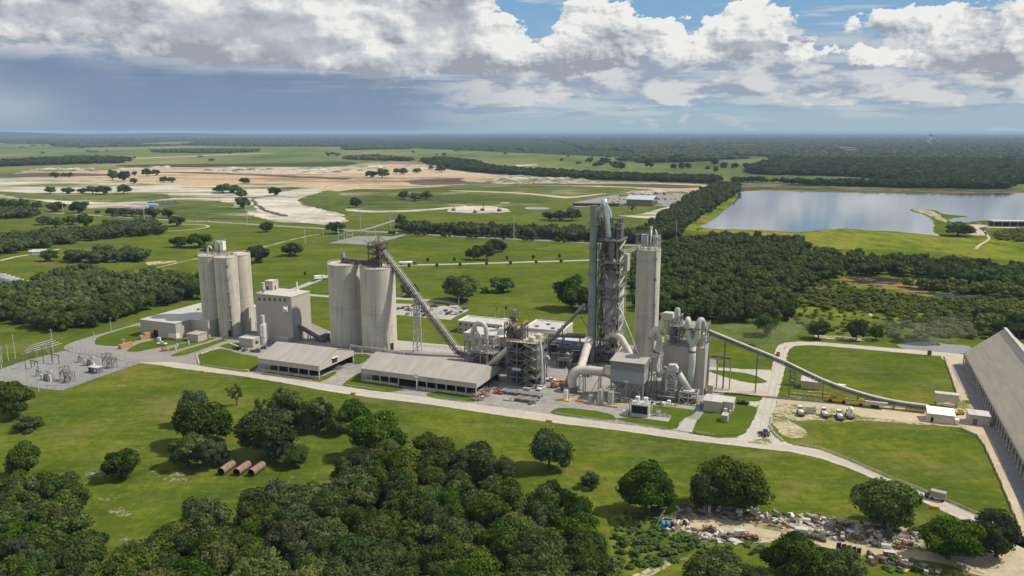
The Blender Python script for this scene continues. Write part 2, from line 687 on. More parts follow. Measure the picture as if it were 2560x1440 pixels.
def blend(name, stops, s1, s2, w2=0.4, stretch=(1, 1, 1), fine=None, rough=0.95, spot=None, con=(.32, .68)):
	"""two octaves of world-space patches through a colour ramp (+ fine grain, + sparse spots)"""
	def fn(t):
		p = t.vmul(t.geo(), stretch)
		f = t.add(t.mul(t.noise(p, s1, 4.0, .6), 1 - w2), t.mul(t.noise(p, s2, 4.0, .6), w2))
		c = t.ramp(t.lin(f, *con), stops)
		if fine:
			g = t.noise(t.geo(), fine[0], 3.0, .7)
			c = t.mix(1.0, c, t.ramp(g, [(.25, (1 - fine[1],) * 3), (.75, (1 + fine[1] * .5,) * 3)]), 'MULTIPLY')
		if spot:
			col, sc, lo, hi = spot
			c = t.mix(t.ss(t.noise(p, sc, 5.0, .7), lo, hi), c, col)
		return c
	return mat(name, fn, rough, 0, .0)


M = {}
# far pasture / general ground: grass of several greens with dry patches
def ground_fn(t):
	g = t.geo()
	n1 = t.noise(g, .0035, 4.0, .6)
	n2 = t.noise(g, .022, 5.0, .65)
	n3 = t.noise(g, .16, 5.0, .7)
	n4 = t.noise(t.vmul(g, (1, .45, 1)), .9, 3.0, .7)
	f = t.add(t.mul(n1, .35), t.add(t.mul(n2, .4), t.mul(n3, .25)))
	n5 = t.noise(t.vmul(t.vadd(g, (0, 0, 0)), (.02, .09, 1)), 1.0, 4.0, .7)
	f = t.add(t.mul(f, .8), t.mul(n5, .2))
	f = t.add(t.mul(t.sub(f, .5), t.lin(t.sep(g)[1], 200, 520, 2.1, 1.25)), .5)
	c = t.ramp(t.lin(f, .37, .63), [(0, (.046, .074, .009)), (.35, (.066, .100, .011)), (.6, (.090, .118, .013)), (.82, (.125, .142, .018)), (1, (.165, .148, .034))])
	c = t.mix(t.mul(t.ss(n4, .35, .75), .42), c, (.040, .064, .010))
	c = t.mix(t.mul(t.ss(t.noise(t.vmul(g, (.6, 1, 1)), .04, 5.0, .7), .50, .66), .5), c, (.155, .138, .058))
	wd = t.noise(t.vmul(g, (.8, 1, 1)), .33, 4.0, .75)
	near = t.lin(t.sep(g)[1], 250, 700, 1.0, .25)
	c = t.mix(t.mul(t.mul(t.ss(wd, .52, .68), .62), near), c, (.036, .068, .009))
	c = t.mix(t.mul(t.mul(t.ss(wd, .46, .34), .45), near), c, (.165, .175, .04))
	yel = t.mul(t.ss(t.noise(t.vmul(g, (.7, 1, 1)), .017, 4.0, .7), .55, .72), .5)
	c = t.mix(yel, c, (.165, .165, .018))
	wv = t.n('ShaderNodeTexWave', wave_type='BANDS', bands_direction='Y')
	t.put(wv.inputs['Vector'], t.vadd(t.vmul(g, (.36, 1, 1)), (0, 0, 0))); wv.inputs['Scale'].default_value = .085; wv.inputs['Distortion'].default_value = 2.2; wv.inputs['Detail'].default_value = 3
	c = t.mix(t.mul(wv.outputs[1], .15), c, (.112, .122, .022))
	# pale sandy scuffs
	c = t.mix(t.mul(t.ss(t.noise(t.vmul(g, (1, .6, 1)), .055, 6.0, .75), .665, .73), .6), c, (.25, .23, .15))
	# distance-scale olive pasture
	y = t.sep(g)[1]
	far = t.ss(y, 900, 2200)
	c2 = t.ramp(t.lin(t.noise(t.vmul(g, (1, .35, 1)), .0016, 5.0, .65), .35, .65), [(0, (.06, .09, .024)), (.45, (.115, .15, .042)), (.8, (.155, .175, .058)), (1, (.21, .20, .09))])
	return t.mix(far, c, c2)
M['ground'] = mat('grass_ground', ground_fn, .95, 0, 0)
def lawn_fn(t):
	g = t.geo()
	n2 = t.noise(g, .03, 5.0, .6)
	n3 = t.noise(g, .25, 5.0, .7)
	c = t.ramp(t.lin(t.add(t.mul(n2, .6), t.mul(n3, .4)), .34, .66), [(0, (.048, .080, .010)), (.5, (.068, .104, .012)), (.85, (.094, .120, .014)), (1, (.145, .145, .024))])
	st = t.n('ShaderNodeTexWave', wave_type='BANDS', bands_direction='DIAGONAL')
	t.put(st.inputs['Vector'], g); st.inputs['Scale'].default_value = .12; st.inputs['Distortion'].default_value = 1.5
	return t.mix(t.mul(st.outputs[1], .16), c, (.10, .125, .018))
M['lawn'] = mat('lawn_grass', lawn_fn, .95, 0, 0)
M['rough_green'] = blend('scrub_ground', [(0, (.05, .08, .014)), (.4, (.085, .115, .018)), (.7, (.14, .165, .024)), (1, (.20, .20, .03))], .012, .07, .5, fine=(.4, .4), con=(.39, .61))
M['yellow_field'] = blend('yellow_meadow', [(0, (.075, .115, .015)), (.4, (.135, .17, .019)), (.75, (.20, .21, .024)), (1, (.15, .125, .045))], .010, .05, .5, (1, .45, 1), fine=(.25, .4), con=(.40, .60))
M['wood_floor'] = blend('woodland_floor', [(0, (.018, .03, .008)), (1, (.04, .055, .015))], .02, .2)
M['road'] = blend('dusty_concrete_road', [(0, (.34, .31, .26)), (.5, (.43, .395, .335)), (1, (.49, .455, .39))], .05, .5, .5, fine=(.9, .12), spot=((.36, .32, .26), .12, .62, .8))
M['yard'] = blend('plant_yard', [(0, (.19, .182, .17)), (.5, (.27, .255, .235)), (1, (.37, .345, .30))], .03, .25, .5, fine=(.7, .15), spot=((.2, .18, .16), .1, .6, .75))
M['asphalt'] = blend('grey_paved_yard', [(0, (.20, .192, .18)), (1, (.285, .27, .25))], .04, .4, .5, fine=(.8, .12))
M['concrete_path'] = blend('pale_concrete_paving', [(0, (.31, .30, .275)), (1, (.40, .385, .345))], .04, .4, .5, fine=(.8, .1))
M['gravel'] = blend('grey_gravel', [(0, (.20, .20, .20)), (1, (.28, .275, .27))], .05, .5, .5, fine=(1.2, .25))
M['sand'] = blend('pale_sand_track', [(0, (.33, .275, .175)), (.5, (.43, .365, .25)), (1, (.50, .44, .32))], .04, .3, .5, fine=(.8, .15))
M['sandgrass'] = blend('sand_and_grass', [(0, (.09, .12, .03)), (.4, (.19, .19, .08)), (.55, (.38, .33, .22)), (1, (.48, .42, .30))], .07, .4, .5, fine=(.8, .2))
M['quarry'] = blend('quarry_floor', [(0, (.20, .165, .12)), (.3, (.40, .31, .20)), (.55, (.50, .36, .20)), (.75, (.42, .355, .27)), (1, (.50, .43, .34))], .0028, .02, .45, (.3, 1, 1), fine=(.06, .4), spot=((.36, .17, .075), .006, .56, .66), con=(.41, .59))
M['white_sand'] = blend('white_quarry_sand', [(0, (.11, .14, .05)), (.34, (.16, .18, .07)), (.5, (.34, .31, .24)), (1, (.54, .50, .42))], .006, .03, .45, (.3, 1, 1), fine=(.08, .3), con=(.40, .58))
M['bank'] = blend('lake_bank_scrub', [(0, (.035, .05, .015)), (.5, (.075, .085, .03)), (.75, (.16, .12, .08)), (1, (.24, .19, .14))], .02, .1, .5, (.3, 1, 1), fine=(.2, .3), con=(.4, .6))
M['stony'] = blend('stony_grass', [(0, (.060, .092, .011)), (.48, (.088, .112, .014)), (.66, (.20, .19, .11)), (1, (.38, .35, .26))], .14, .8, .55, (1, .6, 1), fine=(1.2, .3), con=(.34, .66))
M['white_pure'] = blend('bright_quarry_sand', [(0, (.16, .16, .08)), (.25, (.34, .31, .25)), (1, (.56, .52, .45))], .01, .05, .5, (.4, 1, 1), fine=(.12, .35), con=(.40, .58))
M['olive'] = blend('olive_quarry_grass', [(0, (.06, .085, .02)), (.5, (.095, .125, .032)), (.8, (.13, .145, .05)), (1, (.28, .25, .16))], .006, .04, .5, (.35, 1, 1), fine=(.12, .35), con=(.41, .60))
M['dark_earth'] = blend('dark_damp_earth', [(0, (.055, .05, .04)), (1, (.15, .12, .09))], .01, .06, .4, (.5, 1, 1))
M['brown_mud'] = blend('brown_pond_mud', [(0, (.02, .022, .02)), (.42, (.03, .03, .02)), (.5, (.20, .13, .065)), (1, (.27, .175, .09))], .03, .14, .5, (.5, 1, 1))
M['dark_field'] = blend('dark_far_field', [(0, (.035, .045, .02)), (1, (.07, .08, .03))], .004, .02, .4, (.4, 1, 1))  # field in darker greens than the pasture around it
def water_fn(t):
	nd = t.n('ShaderNodeBump'); nd.inputs['Strength'].default_value = .04; nd.inputs['Distance'].default_value = 1.0
	t.put(nd.inputs['Height'], t.noise(t.vmul(t.geo(), (1, .5, 1)), .25, 4.0, .6))
	t.lk(nd.outputs[0], t.b.inputs['Normal'])
	return t.mix(t.ss(t.noise(t.vmul(t.geo(), (.3, 1, 1)), .006, 4.0, .65), .35, .65), (.035, .06, .072), (.075, .105, .115))
M['water'] = mat('lake_water', water_fn, .06, 0, .5)

# ---------------------------------------------------------------- terrain, water, roads
def q3(sx0, sy0, k, pts):      # points read in an enlarged crop of the photograph
	return [(sx0 + x / k, sy0 + y / k) for x, y in pts]

sheet_xy('ground', [(-90000, -3000), (90000, -3000), (90000, 90000), (-90000, 90000)], M['ground'], 0.0)
sheet_xy('far_forest_floor', [(-88000, 9500), (-3000, 9500), (600, 3600), (9000, 3600), (88000, 3600), (88000, 88000), (-88000, 88000)], M['wood_floor'], 1.0)
# low hills on the left horizon
hb = MB('W')
for (x0, y0, w, hgt) in ((-11500, 17500, 4200, 95), (-8600, 19500, 3600, 70), (-14500, 20500, 5200, 120)):
	n, rows = 36, 5
	b = len(hb.v)
	for j in range(rows):
		for i in range(n):
			t = i / (n - 1)
			z = hgt * (math.sin(math.pi * t) ** 1.3) * math.sin(math.pi * j / (rows - 1)) * (1 + .15 * math.sin(9 * t + j)) - 2
			hb.v.append((x0 + (t - .5) * w * 2, y0 + (j - rows / 2) * 900, z))
	for j in range(rows - 1):
		for i in range(n - 1):
			hb.face([b + j * n + i, b + j * n + i + 1, b + (j + 1) * n + i + 1, b + (j + 1) * n + i], True)
setp(hb.build('hills', M['wood_floor']), kind='structure')

# far quarry and bare land
QF = lambda pts: q3(0, 320, 2.977, pts)
QM = lambda pts: q3(860, 320, 2.977, pts)
QR = lambda pts: q3(1700, 320, 2.977, pts)
sheet('quarry_ground', QF([(-60, 372), (0, 362), (230, 312), (370, 300), (600, 312), (800, 315), (950, 298), (1100, 284), (1400, 290), (1700, 285), (2300, 292)])
	  + QM([(0, 285), (200, 258), (480, 250), (740, 268), (860, 318), (1000, 335), (1300, 355), (1700, 375), (1900, 400), (2560, 415)])
	  + [(1777, 464), (1779, 474), (1700, 492), (1632, 476), (1545, 469), (1364, 464), (1162, 461), (1061, 474), (893, 480), (806, 476), (700, 478), (560, 476), (437, 472), (300, 473), (168, 467), (60, 462), (-20, 460)], M['quarry'], .25)
sheet('quarry_sand', QF([(-60, 372), (300, 380), (820, 400), (1300, 425), (2200, 440), (2420, 455), (2230, 540), (2400, 600), (2560, 655), (2480, 720), (2000, 690), (1750, 615), (1640, 545), (1300, 550), (1150, 565), (900, 605), (640, 600), (420, 560), (0, 515), (-60, 505), (-60, 490), (300, 520), (700, 550), (1250, 530), (1250, 505), (900, 492), (500, 502), (0, 470), (-60, 460)]), M['white_sand'], .4)
sheet('quarry_road', QF([(1850, 480), (2020, 490), (2330, 455), (2420, 465), (2230, 530), (2290, 590), (2420, 620), (2560, 655), (2480, 715), (2100, 690), (1930, 620), (1870, 560)]), M['white_pure'], .55)
sheet('quarry_track', QF([(1872, 530), (1895, 520), (1910, 560), (2010, 620), (2140, 650), (2120, 662), (1980, 630), (1890, 570)]), M['dark_earth'], .62, 3)
sheet('quarry_grass', QF([(2060, 455), (2150, 440), (2235, 450), (2140, 470), (2050, 472)]), M['olive'], .6)
sheet('quarry_grass', QF([(2200, 540), (2330, 500), (2420, 520), (2440, 580), (2400, 600), (2270, 560)]), M['olive'], .65)
sheet('quarry_grass', QF([(60, 490), (700, 540), (1180, 495), (1260, 525), (850, 555), (420, 540), (100, 515)]), M['olive'], .6)
sheet('quarry_grass', QF([(1250, 590), (1640, 560), (1760, 605), (1900, 660), (1980, 680), (1700, 680), (1300, 640)]), M['olive'], .6)
sheet('quarry_grass', QM([(0, 465), (400, 455), (900, 430), (1500, 430), (2000, 445), (2040, 480), (1700, 500), (1500, 560), (1300, 585), (900, 600), (300, 620), (0, 640)]), M['olive'], .3)
sheet('dark_earth', QF([(1060, 330), (1500, 340), (2200, 370), (2560, 385), (2560, 372), (2100, 352), (1500, 330)]), M['dark_earth'], .45)
sheet('dark_earth', QM([(450, 395), (850, 372), (920, 400), (1500, 412), (2560, 425), (2560, 450), (1900, 432), (1400, 424), (900, 418), (600, 425)]), M['dark_earth'], .45)
sheet('dark_earth', QF([(0, 345), (400, 335), (850, 345), (700, 358), (0, 368)]), M['dark_earth'], .45)
sheet('sand_track', QM([(830, 466), (1300, 482), (1640, 510), (1760, 505), (1930, 488), (1930, 494), (1700, 523), (1600, 522), (1300, 490), (830, 472)]), M['sand'], .5)
sheet('quarry_pad', QM([(760, 625), (900, 585), (1060, 580), (1180, 600), (1245, 625), (1040, 637)]), M['white_pure'], .5)
sheet('sand_track', QM([(20, 605), (250, 618), (620, 605), (880, 580), (900, 588), (660, 615), (300, 632), (60, 622)]), M['white_sand'], .45)
sheet('pond', QM([(1345, 600), (1370, 592), (1515, 595), (1510, 608), (1380, 608)]), M['water'], .5)
sheet('pond', QM([(1165, 558), (1225, 556), (1230, 562), (1170, 563)]), M['white_pure'], .5)
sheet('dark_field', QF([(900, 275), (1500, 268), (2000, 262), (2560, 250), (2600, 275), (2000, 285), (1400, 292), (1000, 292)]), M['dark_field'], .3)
sheet('pale_field', QF([(760, 78), (1490, 80), (1490, 95), (900, 105), (760, 92)]), M['white_sand'], .3)
sheet('far_track', QF([(950, 226), (1450, 208), (1560, 200), (2000, 187), (2000, 190), (1560, 205), (1450, 213), (950, 231)]), M['sand'], .4, 2)
sheet('far_track', QF([(0, 243), (200, 240), (380, 236), (380, 240), (200, 245), (0, 249)]), M['sand'], .4, 2)
sheet('pale_field', QM([(1280, 275), (1430, 267), (1420, 278), (1290, 286)]), M['white_pure'], .3)

# lake with its spit of land
lake = [(1864, 478), (2036, 479.6), (2237, 483), (2439, 484.5), (2640, 486), (2760, 560), (2560, 553), (2483, 551), (2440, 553), (2392, 557), (2372, 549), (2400, 544), (2419, 541), (2389, 538), (2355, 534), (2338, 526), (2291, 522.5), (2274, 526.6), (2315, 539), (2335, 558), (2333, 578), (2348, 590), (2300, 585), (2237, 579), (2170, 576), (2103, 572), (2019, 578.6), (1969, 580), (1901, 575), (1755, 570), (1778, 553), (1801, 535), (1841, 498)]
sheet('lake', lake, M['water'], .05, 3)
sheet('lake_bank', QR([(430, 420), (700, 415), (1300, 445), (2000, 452), (2560, 455), (2560, 482), (2200, 485), (1600, 482), (1000, 472), (480, 468), (420, 530), (300, 640), (165, 742), (120, 745), (300, 600), (400, 500)]), M['bank'], .03)
sheet('dam_grass', QR([(455, 465), (420, 530), (300, 640), (180, 735), (0, 745), (100, 660), (250, 580), (350, 490)]), M['yellow_field'], .04)
sheet('spit', QR([(1740, 612), (1800, 605), (1890, 622), (1985, 690), (1960, 698), (1850, 650)]), M['sandgrass'], .09)
sheet('meadow', [(1700, 573), (1755, 572), (1900, 577), (1990, 582), (2019, 580), (2103, 574), (2170, 578), (2237, 581), (2300, 587), (2348, 592), (2420, 594), (2560, 600), (2700, 620), (2700, 680), (2560, 655), (2440, 644), (2320, 628), (2121, 623), (2035, 624), (1990, 600), (1850, 590)], M['yellow_field'], .03)
sheet('far_yard', QR([(2030, 715), (2200, 718), (2330, 725), (2700, 728), (2700, 748), (2560, 748), (2260, 745), (2290, 790), (2200, 798), (2080, 770)]), M['sand'], .08)
ribbon('sand_track', [(2452, 568), (2466, 585), (2472, 598), (2450, 612), (2440, 622)], 3.0, M['sand'], .08)
sheet('scrubland', [(1960, 700), (2100, 672), (2330, 690), (2560, 690), (2760, 720), (2900, 900), (2560, 840), (2420, 850), (2250, 850), (2040, 835), (1985, 820)], M['rough_green'], .03)
sheet('pond_mud', [(2103, 696), (2130, 694), (2161, 693), (2205, 694), (2251, 697), (2280, 706), (2305, 719), (2337, 733), (2390, 735), (2438, 736), (2423, 742), (2344, 739), (2300, 733), (2251, 725), (2200, 720), (2143, 711), (2115, 703)], M['brown_mud'], .06)
sheet('pond', [(2340, 738), (2425, 741), (2500, 742), (2510, 746), (2430, 747), (2350, 744)], M['water'], .07)
ribbon('sand_track', [(2200, 762), (2190, 770), (2175, 778), (2178, 790)], 2.0, M['sand'], .07)
sheet('dust_pad', [(2265, 857), (2330, 856), (2420, 866), (2400, 884), (2260, 872)], M['gravel'], .03)
sheet('sand_track', [(2040, 838), (2100, 840), (2172, 848), (2170, 853), (2090, 848), (2042, 844)], M['sandgrass'], .035)
# depot yard beyond the tower
sheet('depot_yard', [(1428, 511), (1470, 500), (1540, 488), (1600, 485), (1690, 487), (1745, 492), (1725, 505), (1690, 519), (1640, 515), (1560, 513), (1450, 519)], M['asphalt'], .6)
sheet('sand_track', [(1545, 540), (1600, 536), (1660, 520), (1690, 520), (1665, 545), (1620, 547)], M['white_sand'], .5)

# highway, drives
ribbon('highway', [(-60, 514), (0, 523), (118, 531.5), (235, 538), (420, 550), (537, 555), (672, 563.5), (823, 572.5), (896, 577), (1012, 582.6), (1140, 590.5), (1400, 603), (1594, 614), (1660, 618)], 11, M['asphalt'], .12)
ribbon('sand_track', [(420, 578), (480, 574), (520, 567), (505, 562), (440, 560)], 4, M['sand'], .05)
ribbon('dirt_road', [(380, 672), (500, 645), (640, 622), (760, 592), (850, 580)], 4, M['sandgrass'], .05)
ribbon('dirt_road', [(880, 577), (920, 572), (990, 550)], 7, M['asphalt'], .14)
sheet('dirt_patch', [(368, 655), (430, 652), (440, 655), (400, 661), (370, 662)], M['sandgrass'], .05)
ribbon('plant_drive', [(700, 735), (752, 717), (790, 702), (822, 690), (880, 676), (998, 664), (1150, 660), (1455, 651), (1640, 645)], 6.5, M['concrete_path'], .05)
ribbon('plant_drive', [(765, 737), (822, 741), (930, 748), (990, 747), (1040, 749), (1090, 752), (1122, 756), (1136, 762), (1132, 768)], 6, M['concrete_path'], .06)
sheet('plant_drive', [(985, 742), (1030, 731), (1040, 734), (1000, 743), (1015, 746), (985, 749)], M['concrete_path'], .065)
sheet('car_park', [(895, 757), (990.5, 758.6), (1037, 760.6), (1066, 765), (1113, 764.6), (1131, 770.5), (1175, 774.5), (1136.6, 793), (1127, 800), (990.5, 787), (900, 780)], M['concrete_path'], .07, 0)
ribbon('dirt_road', [(0, 652), (40, 642), (90, 634), (150, 622)], 5, M['sand'], .05)
ribbon('dirt_road', [(50, 733), (110, 722), (160, 706)], 4, M['sandgrass'], .05)
sheet('trailer_yard', [(-40, 700), (20, 702), (50, 713), (30, 722), (-40, 735)], M['gravel'], .05, 0)

# the plant's paved ground, front road, junctions
front_lo = [(349, 907), (406, 914), (440, 920.5), (600, 940), (700, 956), (815, 977.5), (915, 992.5), (1080, 1012.5), (1210, 1032.5), (1385, 1057.5), (1560, 1078), (1700, 1099), (1800, 1110), (1900, 1122), (1975, 1130), (2050, 1146), (2125, 1172), (2200, 1204), (2275, 1240), (2350, 1275), (2425, 1309), (2500, 1345), (2560, 1372)]
front_up = [(2600, 1352), (2560, 1337), (2480, 1304), (2425, 1281), (2350, 1247), (2270, 1215), (2200, 1187), (2125, 1153), (2050, 1124), (1985, 1113), (1935, 1100), (1900, 1097), (1860, 1094), (1800, 1096), (1700, 1081), (1600, 1067), (1500, 1054), (1385, 1037.5), (1165, 1007.5), (1082, 996), (965, 981), (865, 967.5), (780, 955.5), (640, 935), (610, 931), (507, 916), (430, 905)]
sheet('front_road', front_lo + front_up, M['road'], .09, 0)
sheet('plant_yard', [(349, 907), (264, 894), (177, 879.5), (160, 872), (160, 867), (175, 858), (234, 839), (284, 826), (346, 808), (420, 790), (520, 765), (640, 790), (760, 800), (840, 835), (990, 850), (1100, 861), (1160, 868), (1330, 838), (1460, 845), (1660, 875), (1790, 900), (1800, 985), (1760, 1030), (1720, 1085), (1600, 1067), (1400, 1042), (1240, 1020), (1165, 1007), (965, 984), (865, 970), (700, 950), (507, 920), (406, 912)], M['yard'], .04, 0)
sheet('plant_yard', [(985, 851), (1165, 866), (1165, 886), (1080, 880), (985, 874)], M['concrete_path'], .06, 0)
sheet('yard_loop', [(335, 907), (264, 894), (177, 879.5), (160, 872), (160, 867), (175, 858), (234, 839), (284, 826), (346, 808), (350, 813), (300, 826), (258, 838), (244, 846), (236, 857), (244, 864), (270, 867), (320, 878), (346, 880), (372, 876), (480, 853), (520, 846), (560, 846), (570, 852), (540, 868), (505, 885), (494, 892), (499, 911), (510, 917), (640, 938), (560, 934), (440, 920), (406, 914)], M['asphalt'], .07, 0)
sheet('cross_road', [(1840, 1100), (1863, 1083), (1880, 1056), (1891, 1030), (1900, 1003), (1907, 980), (1913, 955), (1929, 927), (1936.6, 883), (1944, 866), (1957, 859), (1972.5, 856), (2041, 855), (2229, 870.6), (2410, 886), (2420, 897), (2354, 891), (2229, 880), (2072, 866), (2004, 863), (1985, 866), (1975, 873), (1968, 885), (1963, 917), (1954, 955), (1947, 980), (1941, 1005), (1930, 1039), (1924, 1067), (1935, 1089), (1975, 1113), (1930, 1115)], M['road'], .1, 2)
sheet('service_lane', [(1755, 916), (1860, 923), (1929, 925), (1921, 990), (1900, 1010), (1890, 1018), (1870, 1013), (1860, 1004), (1900, 1001), (1903, 993), (1760, 984)], M['road'], .07, 0)
sheet('store_lane', [(1941, 992), (2041, 1001), (2129, 1012), (2197, 1018), (2322, 1013), (2360, 1005), (2395, 1000), (2450, 1020), (2474, 1064), (2458, 1070), (2400, 1068), (2288, 1061), (2135, 1050), (1930, 1052)], M['sandgrass'], .06, 0)
sheet('store_lane', [(1944, 998), (2041, 1004), (2129, 1017), (2197, 1022), (2322, 1018), (2400, 1020), (2450, 1040), (2470, 1064), (2444, 1068), (2288, 1056), (2135, 1040), (2040, 1020), (1940, 1012)], M['sand'], .075, 0)
sheet('sand_verge', [(2352, 890), (2372, 893), (2410, 896), (2425, 930), (2405, 960), (2420, 1000), (2402, 1003), (2397, 996), (2382, 950), (2362, 905)], M['sand'], .08, 0)
sheet('store_apron', [(2378, 912), (2410, 905), (2440, 940), (2600, 1250), (2640, 1400), (2590, 1400), (2540, 1240), (2482, 1105), (2452, 1064), (2425, 1000), (2390, 945)], M['gravel'], .09, 0)
sheet('sand_verge', [(2404, 1072), (2446, 1089), (2462, 1113), (2500, 1199), (2530, 1270), (2549, 1319), (2556, 1340), (2600, 1360), (2600, 1330), (2575, 1290), (2545, 1220), (2512, 1140), (2474, 1064), (2440, 1064)], M['sand'], .08, 0)
sheet('substation_pad', [(-30, 935), (0, 924), (61, 902), (162, 877), (264, 896), (349, 909), (250, 943), (156, 977), (101, 971), (0, 952)], M['gravel'], .1, 0)
sheet('sand_yard', [(1930, 1008), (2010, 1014), (2135, 1032), (2138, 1056), (2040, 1048), (1930, 1040)], M['sandgrass'], .085, 3)
sheet('junction_sand', [(1935, 1045), (1990, 1060), (2020, 1085), (1980, 1095), (1945, 1080)], M['sandgrass'], .05, 3)
# mown islands between the roads
LAWNS = [
	[(237, 856), (240, 849), (254, 840), (346, 814), (352, 845), (310, 862), (298, 865), (270, 865), (242, 862)],
	[(317, 878), (345, 879), (372, 874), (480, 852), (470, 846), (400, 846), (372, 853), (340, 862)],
	[(416, 877), (440, 875), (535, 848), (520, 845), (460, 858), (440, 866)],
	[(426, 890), (470, 886), (550, 857), (573, 849), (560, 846), (520, 858), (470, 872)],
	[(495, 889), (500, 911), (508, 915), (612, 930), (643, 920), (648, 894), (600, 885), (570, 875), (545, 873), (520, 880)],
	[(650, 935), (700, 942), (785, 953), (806, 953), (838, 936), (835, 929), (790, 944), (700, 930)],
	[(861, 957), (866, 966), (960, 980), (1008, 974), (985, 962), (915, 952), (901, 932)],
	[(1070, 984), (1082, 994), (1178, 1005), (1186, 999), (1186, 990), (1120, 978)],
	[(1380, 1027), (1383, 1035), (1450, 1044), (1535, 1051), (1530, 1038), (1485, 1027), (1410, 1020)],
	[(1540, 1047), (1600, 1062), (1682, 1074), (1700, 1055), (1712, 1046), (1740, 1027), (1640, 1015), (1622, 1012), (1600, 1040)],
	[(1733, 1081), (1787, 1091), (1840, 1088), (1862, 1079), (1879, 1058), (1891, 1030), (1886, 1018), (1830, 1012), (1800, 1035), (1755, 1040)],
	[(1770, 926), (1830, 929), (1880, 937), (1916, 953), (1905, 958), (1870, 957), (1810, 942)],
	[(1814, 982), (1900, 991), (1897, 1003), (1863, 1003), (1822, 996)],
	[(886, 886), (925, 888), (907, 908), (886, 910), (876, 900)],
	[(550, 866), (580, 872), (600, 866), (595, 857), (575, 858)],
]
for k, L in enumerate(LAWNS):
	sheet('lawn', L, M['lawn'], .13, 3)
sheet('tyre_island', [(1868, 1107), (1888, 1099), (1925, 1098), (1928, 1112), (1895, 1110)], M['sandgrass'], .115, 3)
sheet('lawn_drive', [(1690, 1075), (1712, 1046), (1742, 1050), (1730, 1082)], M['concrete_path'], .14, 0)
# scrap yard ground and the track through it
Z8 = lambda pts: q3(1600, 1060, 2.6667, pts)
sheet('scrap_ground', Z8([(120, 640), (260, 560), (600, 560), (1000, 600), (1400, 640), (1900, 700), (2600, 760), (2700, 1000), (2300, 1020), (1900, 900), (1480, 880), (1150, 800), (900, 790), (640, 780), (300, 770), (150, 720)]), M['sandgrass'], .06)
sheet('sand_track', Z8([(310, 660), (480, 650), (760, 690), (1010, 735), (1250, 780), (1500, 815), (1850, 850), (2100, 880), (2300, 860), (2560, 740), (2700, 800), (2700, 1060), (2500, 1060), (2000, 920), (1500, 880), (1250, 820), (1000, 775), (800, 755), (560, 710), (330, 690)]), M['sand'], .09)
sheet('sand_track', Z8([(0, 985), (160, 920), (300, 890), (330, 900), (200, 950), (60, 1010), (-40, 1060), (-120, 1060)]), M['sandgrass'], .06)
sheet('scrub_ground', Z8([(-150, 600), (120, 560), (160, 700), (350, 790), (330, 880), (0, 980), (-150, 1060), (-220, 900)]), M['rough_green'], .04)
# worn stony places in the front meadow
Z5 = lambda pts: q3(0, 940, 2.88, pts)
for k, L in enumerate(([(1090, 690), (1180, 680), (1330, 712), (1240, 730), (1420, 740), (1300, 765), (1160, 735)], [(640, 690), (790, 700), (780, 730), (650, 735)], [(690, 880), (850, 880), (760, 915)], [(780, 930), (880, 940), (960, 990), (860, 1020), (790, 1000)], [(820, 62), (910, 70), (880, 82)], [(930, 5), (970, 0), (950, 12)], [(830, 1190), (930, 1170), (920, 1200)])):
	sheet('stony_patch', Z5(L), M['stony'], .03, 3)

for f, pts in enumerate(([(200, 127), (560, 119), (740, 126), (560, 134), (200, 136)], [(300, 206), (520, 211), (700, 218), (560, 227), (380, 229)], [(2040, 238), (2240, 240), (2200, 253), (2050, 252)], [(2290, 233), (2490, 230), (2480, 249), (2300, 251)], [(1440, 208), (1600, 210), (1560, 222), (1450, 220)])):
	sheet('far_field', QR(pts), M['olive'], 1.3)
# wheel tracks worn into the dusty roads
M['track'] = blend('worn_wheel_track', [(0, (.33, .30, .255)), (1, (.42, .385, .33))], .08, .6, .5)
mid = [((a[0] + c[0]) / 2, (a[1] + c[1]) / 2) for a, c in zip([(440, 920.5), (600, 940), (815, 977.5), (1080, 1012.5), (1385, 1057.5), (1700, 1099), (1975, 1130), (2125, 1172), (2275, 1240), (2425, 1309)], [(430, 905), (610, 931), (800, 958), (1082, 996), (1385, 1037.5), (1700, 1081), (1985, 1113), (2125, 1153), (2270, 1215), (2425, 1281)])]
for dy in (-3.2, 1.4): ribbon('wheel_track', [(x, y + dy) for x, y in mid], .9, M['track'], .105)
for dx in (-9, 8): ribbon('wheel_track', [(1910 + dx * 1.2, 1085), (1916 + dx, 1035), (1928 + dx, 985), (1937 + dx, 945), (1948 + dx * .9, 905), (1953 + dx * .8, 882), (1975, 864 - dx * .3), (2060, 861 - dx * .3), (2230, 875.5 - dx * .3)], .8, M['track'], .115)
ribbon('wheel_track', [(1900, 1105), (1885, 1098), (1905, 1080), (1918, 1050)], .7, M['track'], .118)
ribbon('wheel_track', [(1925, 955), (1936, 940), (1938, 928), (1930, 930)], .6, M['track'], .118)


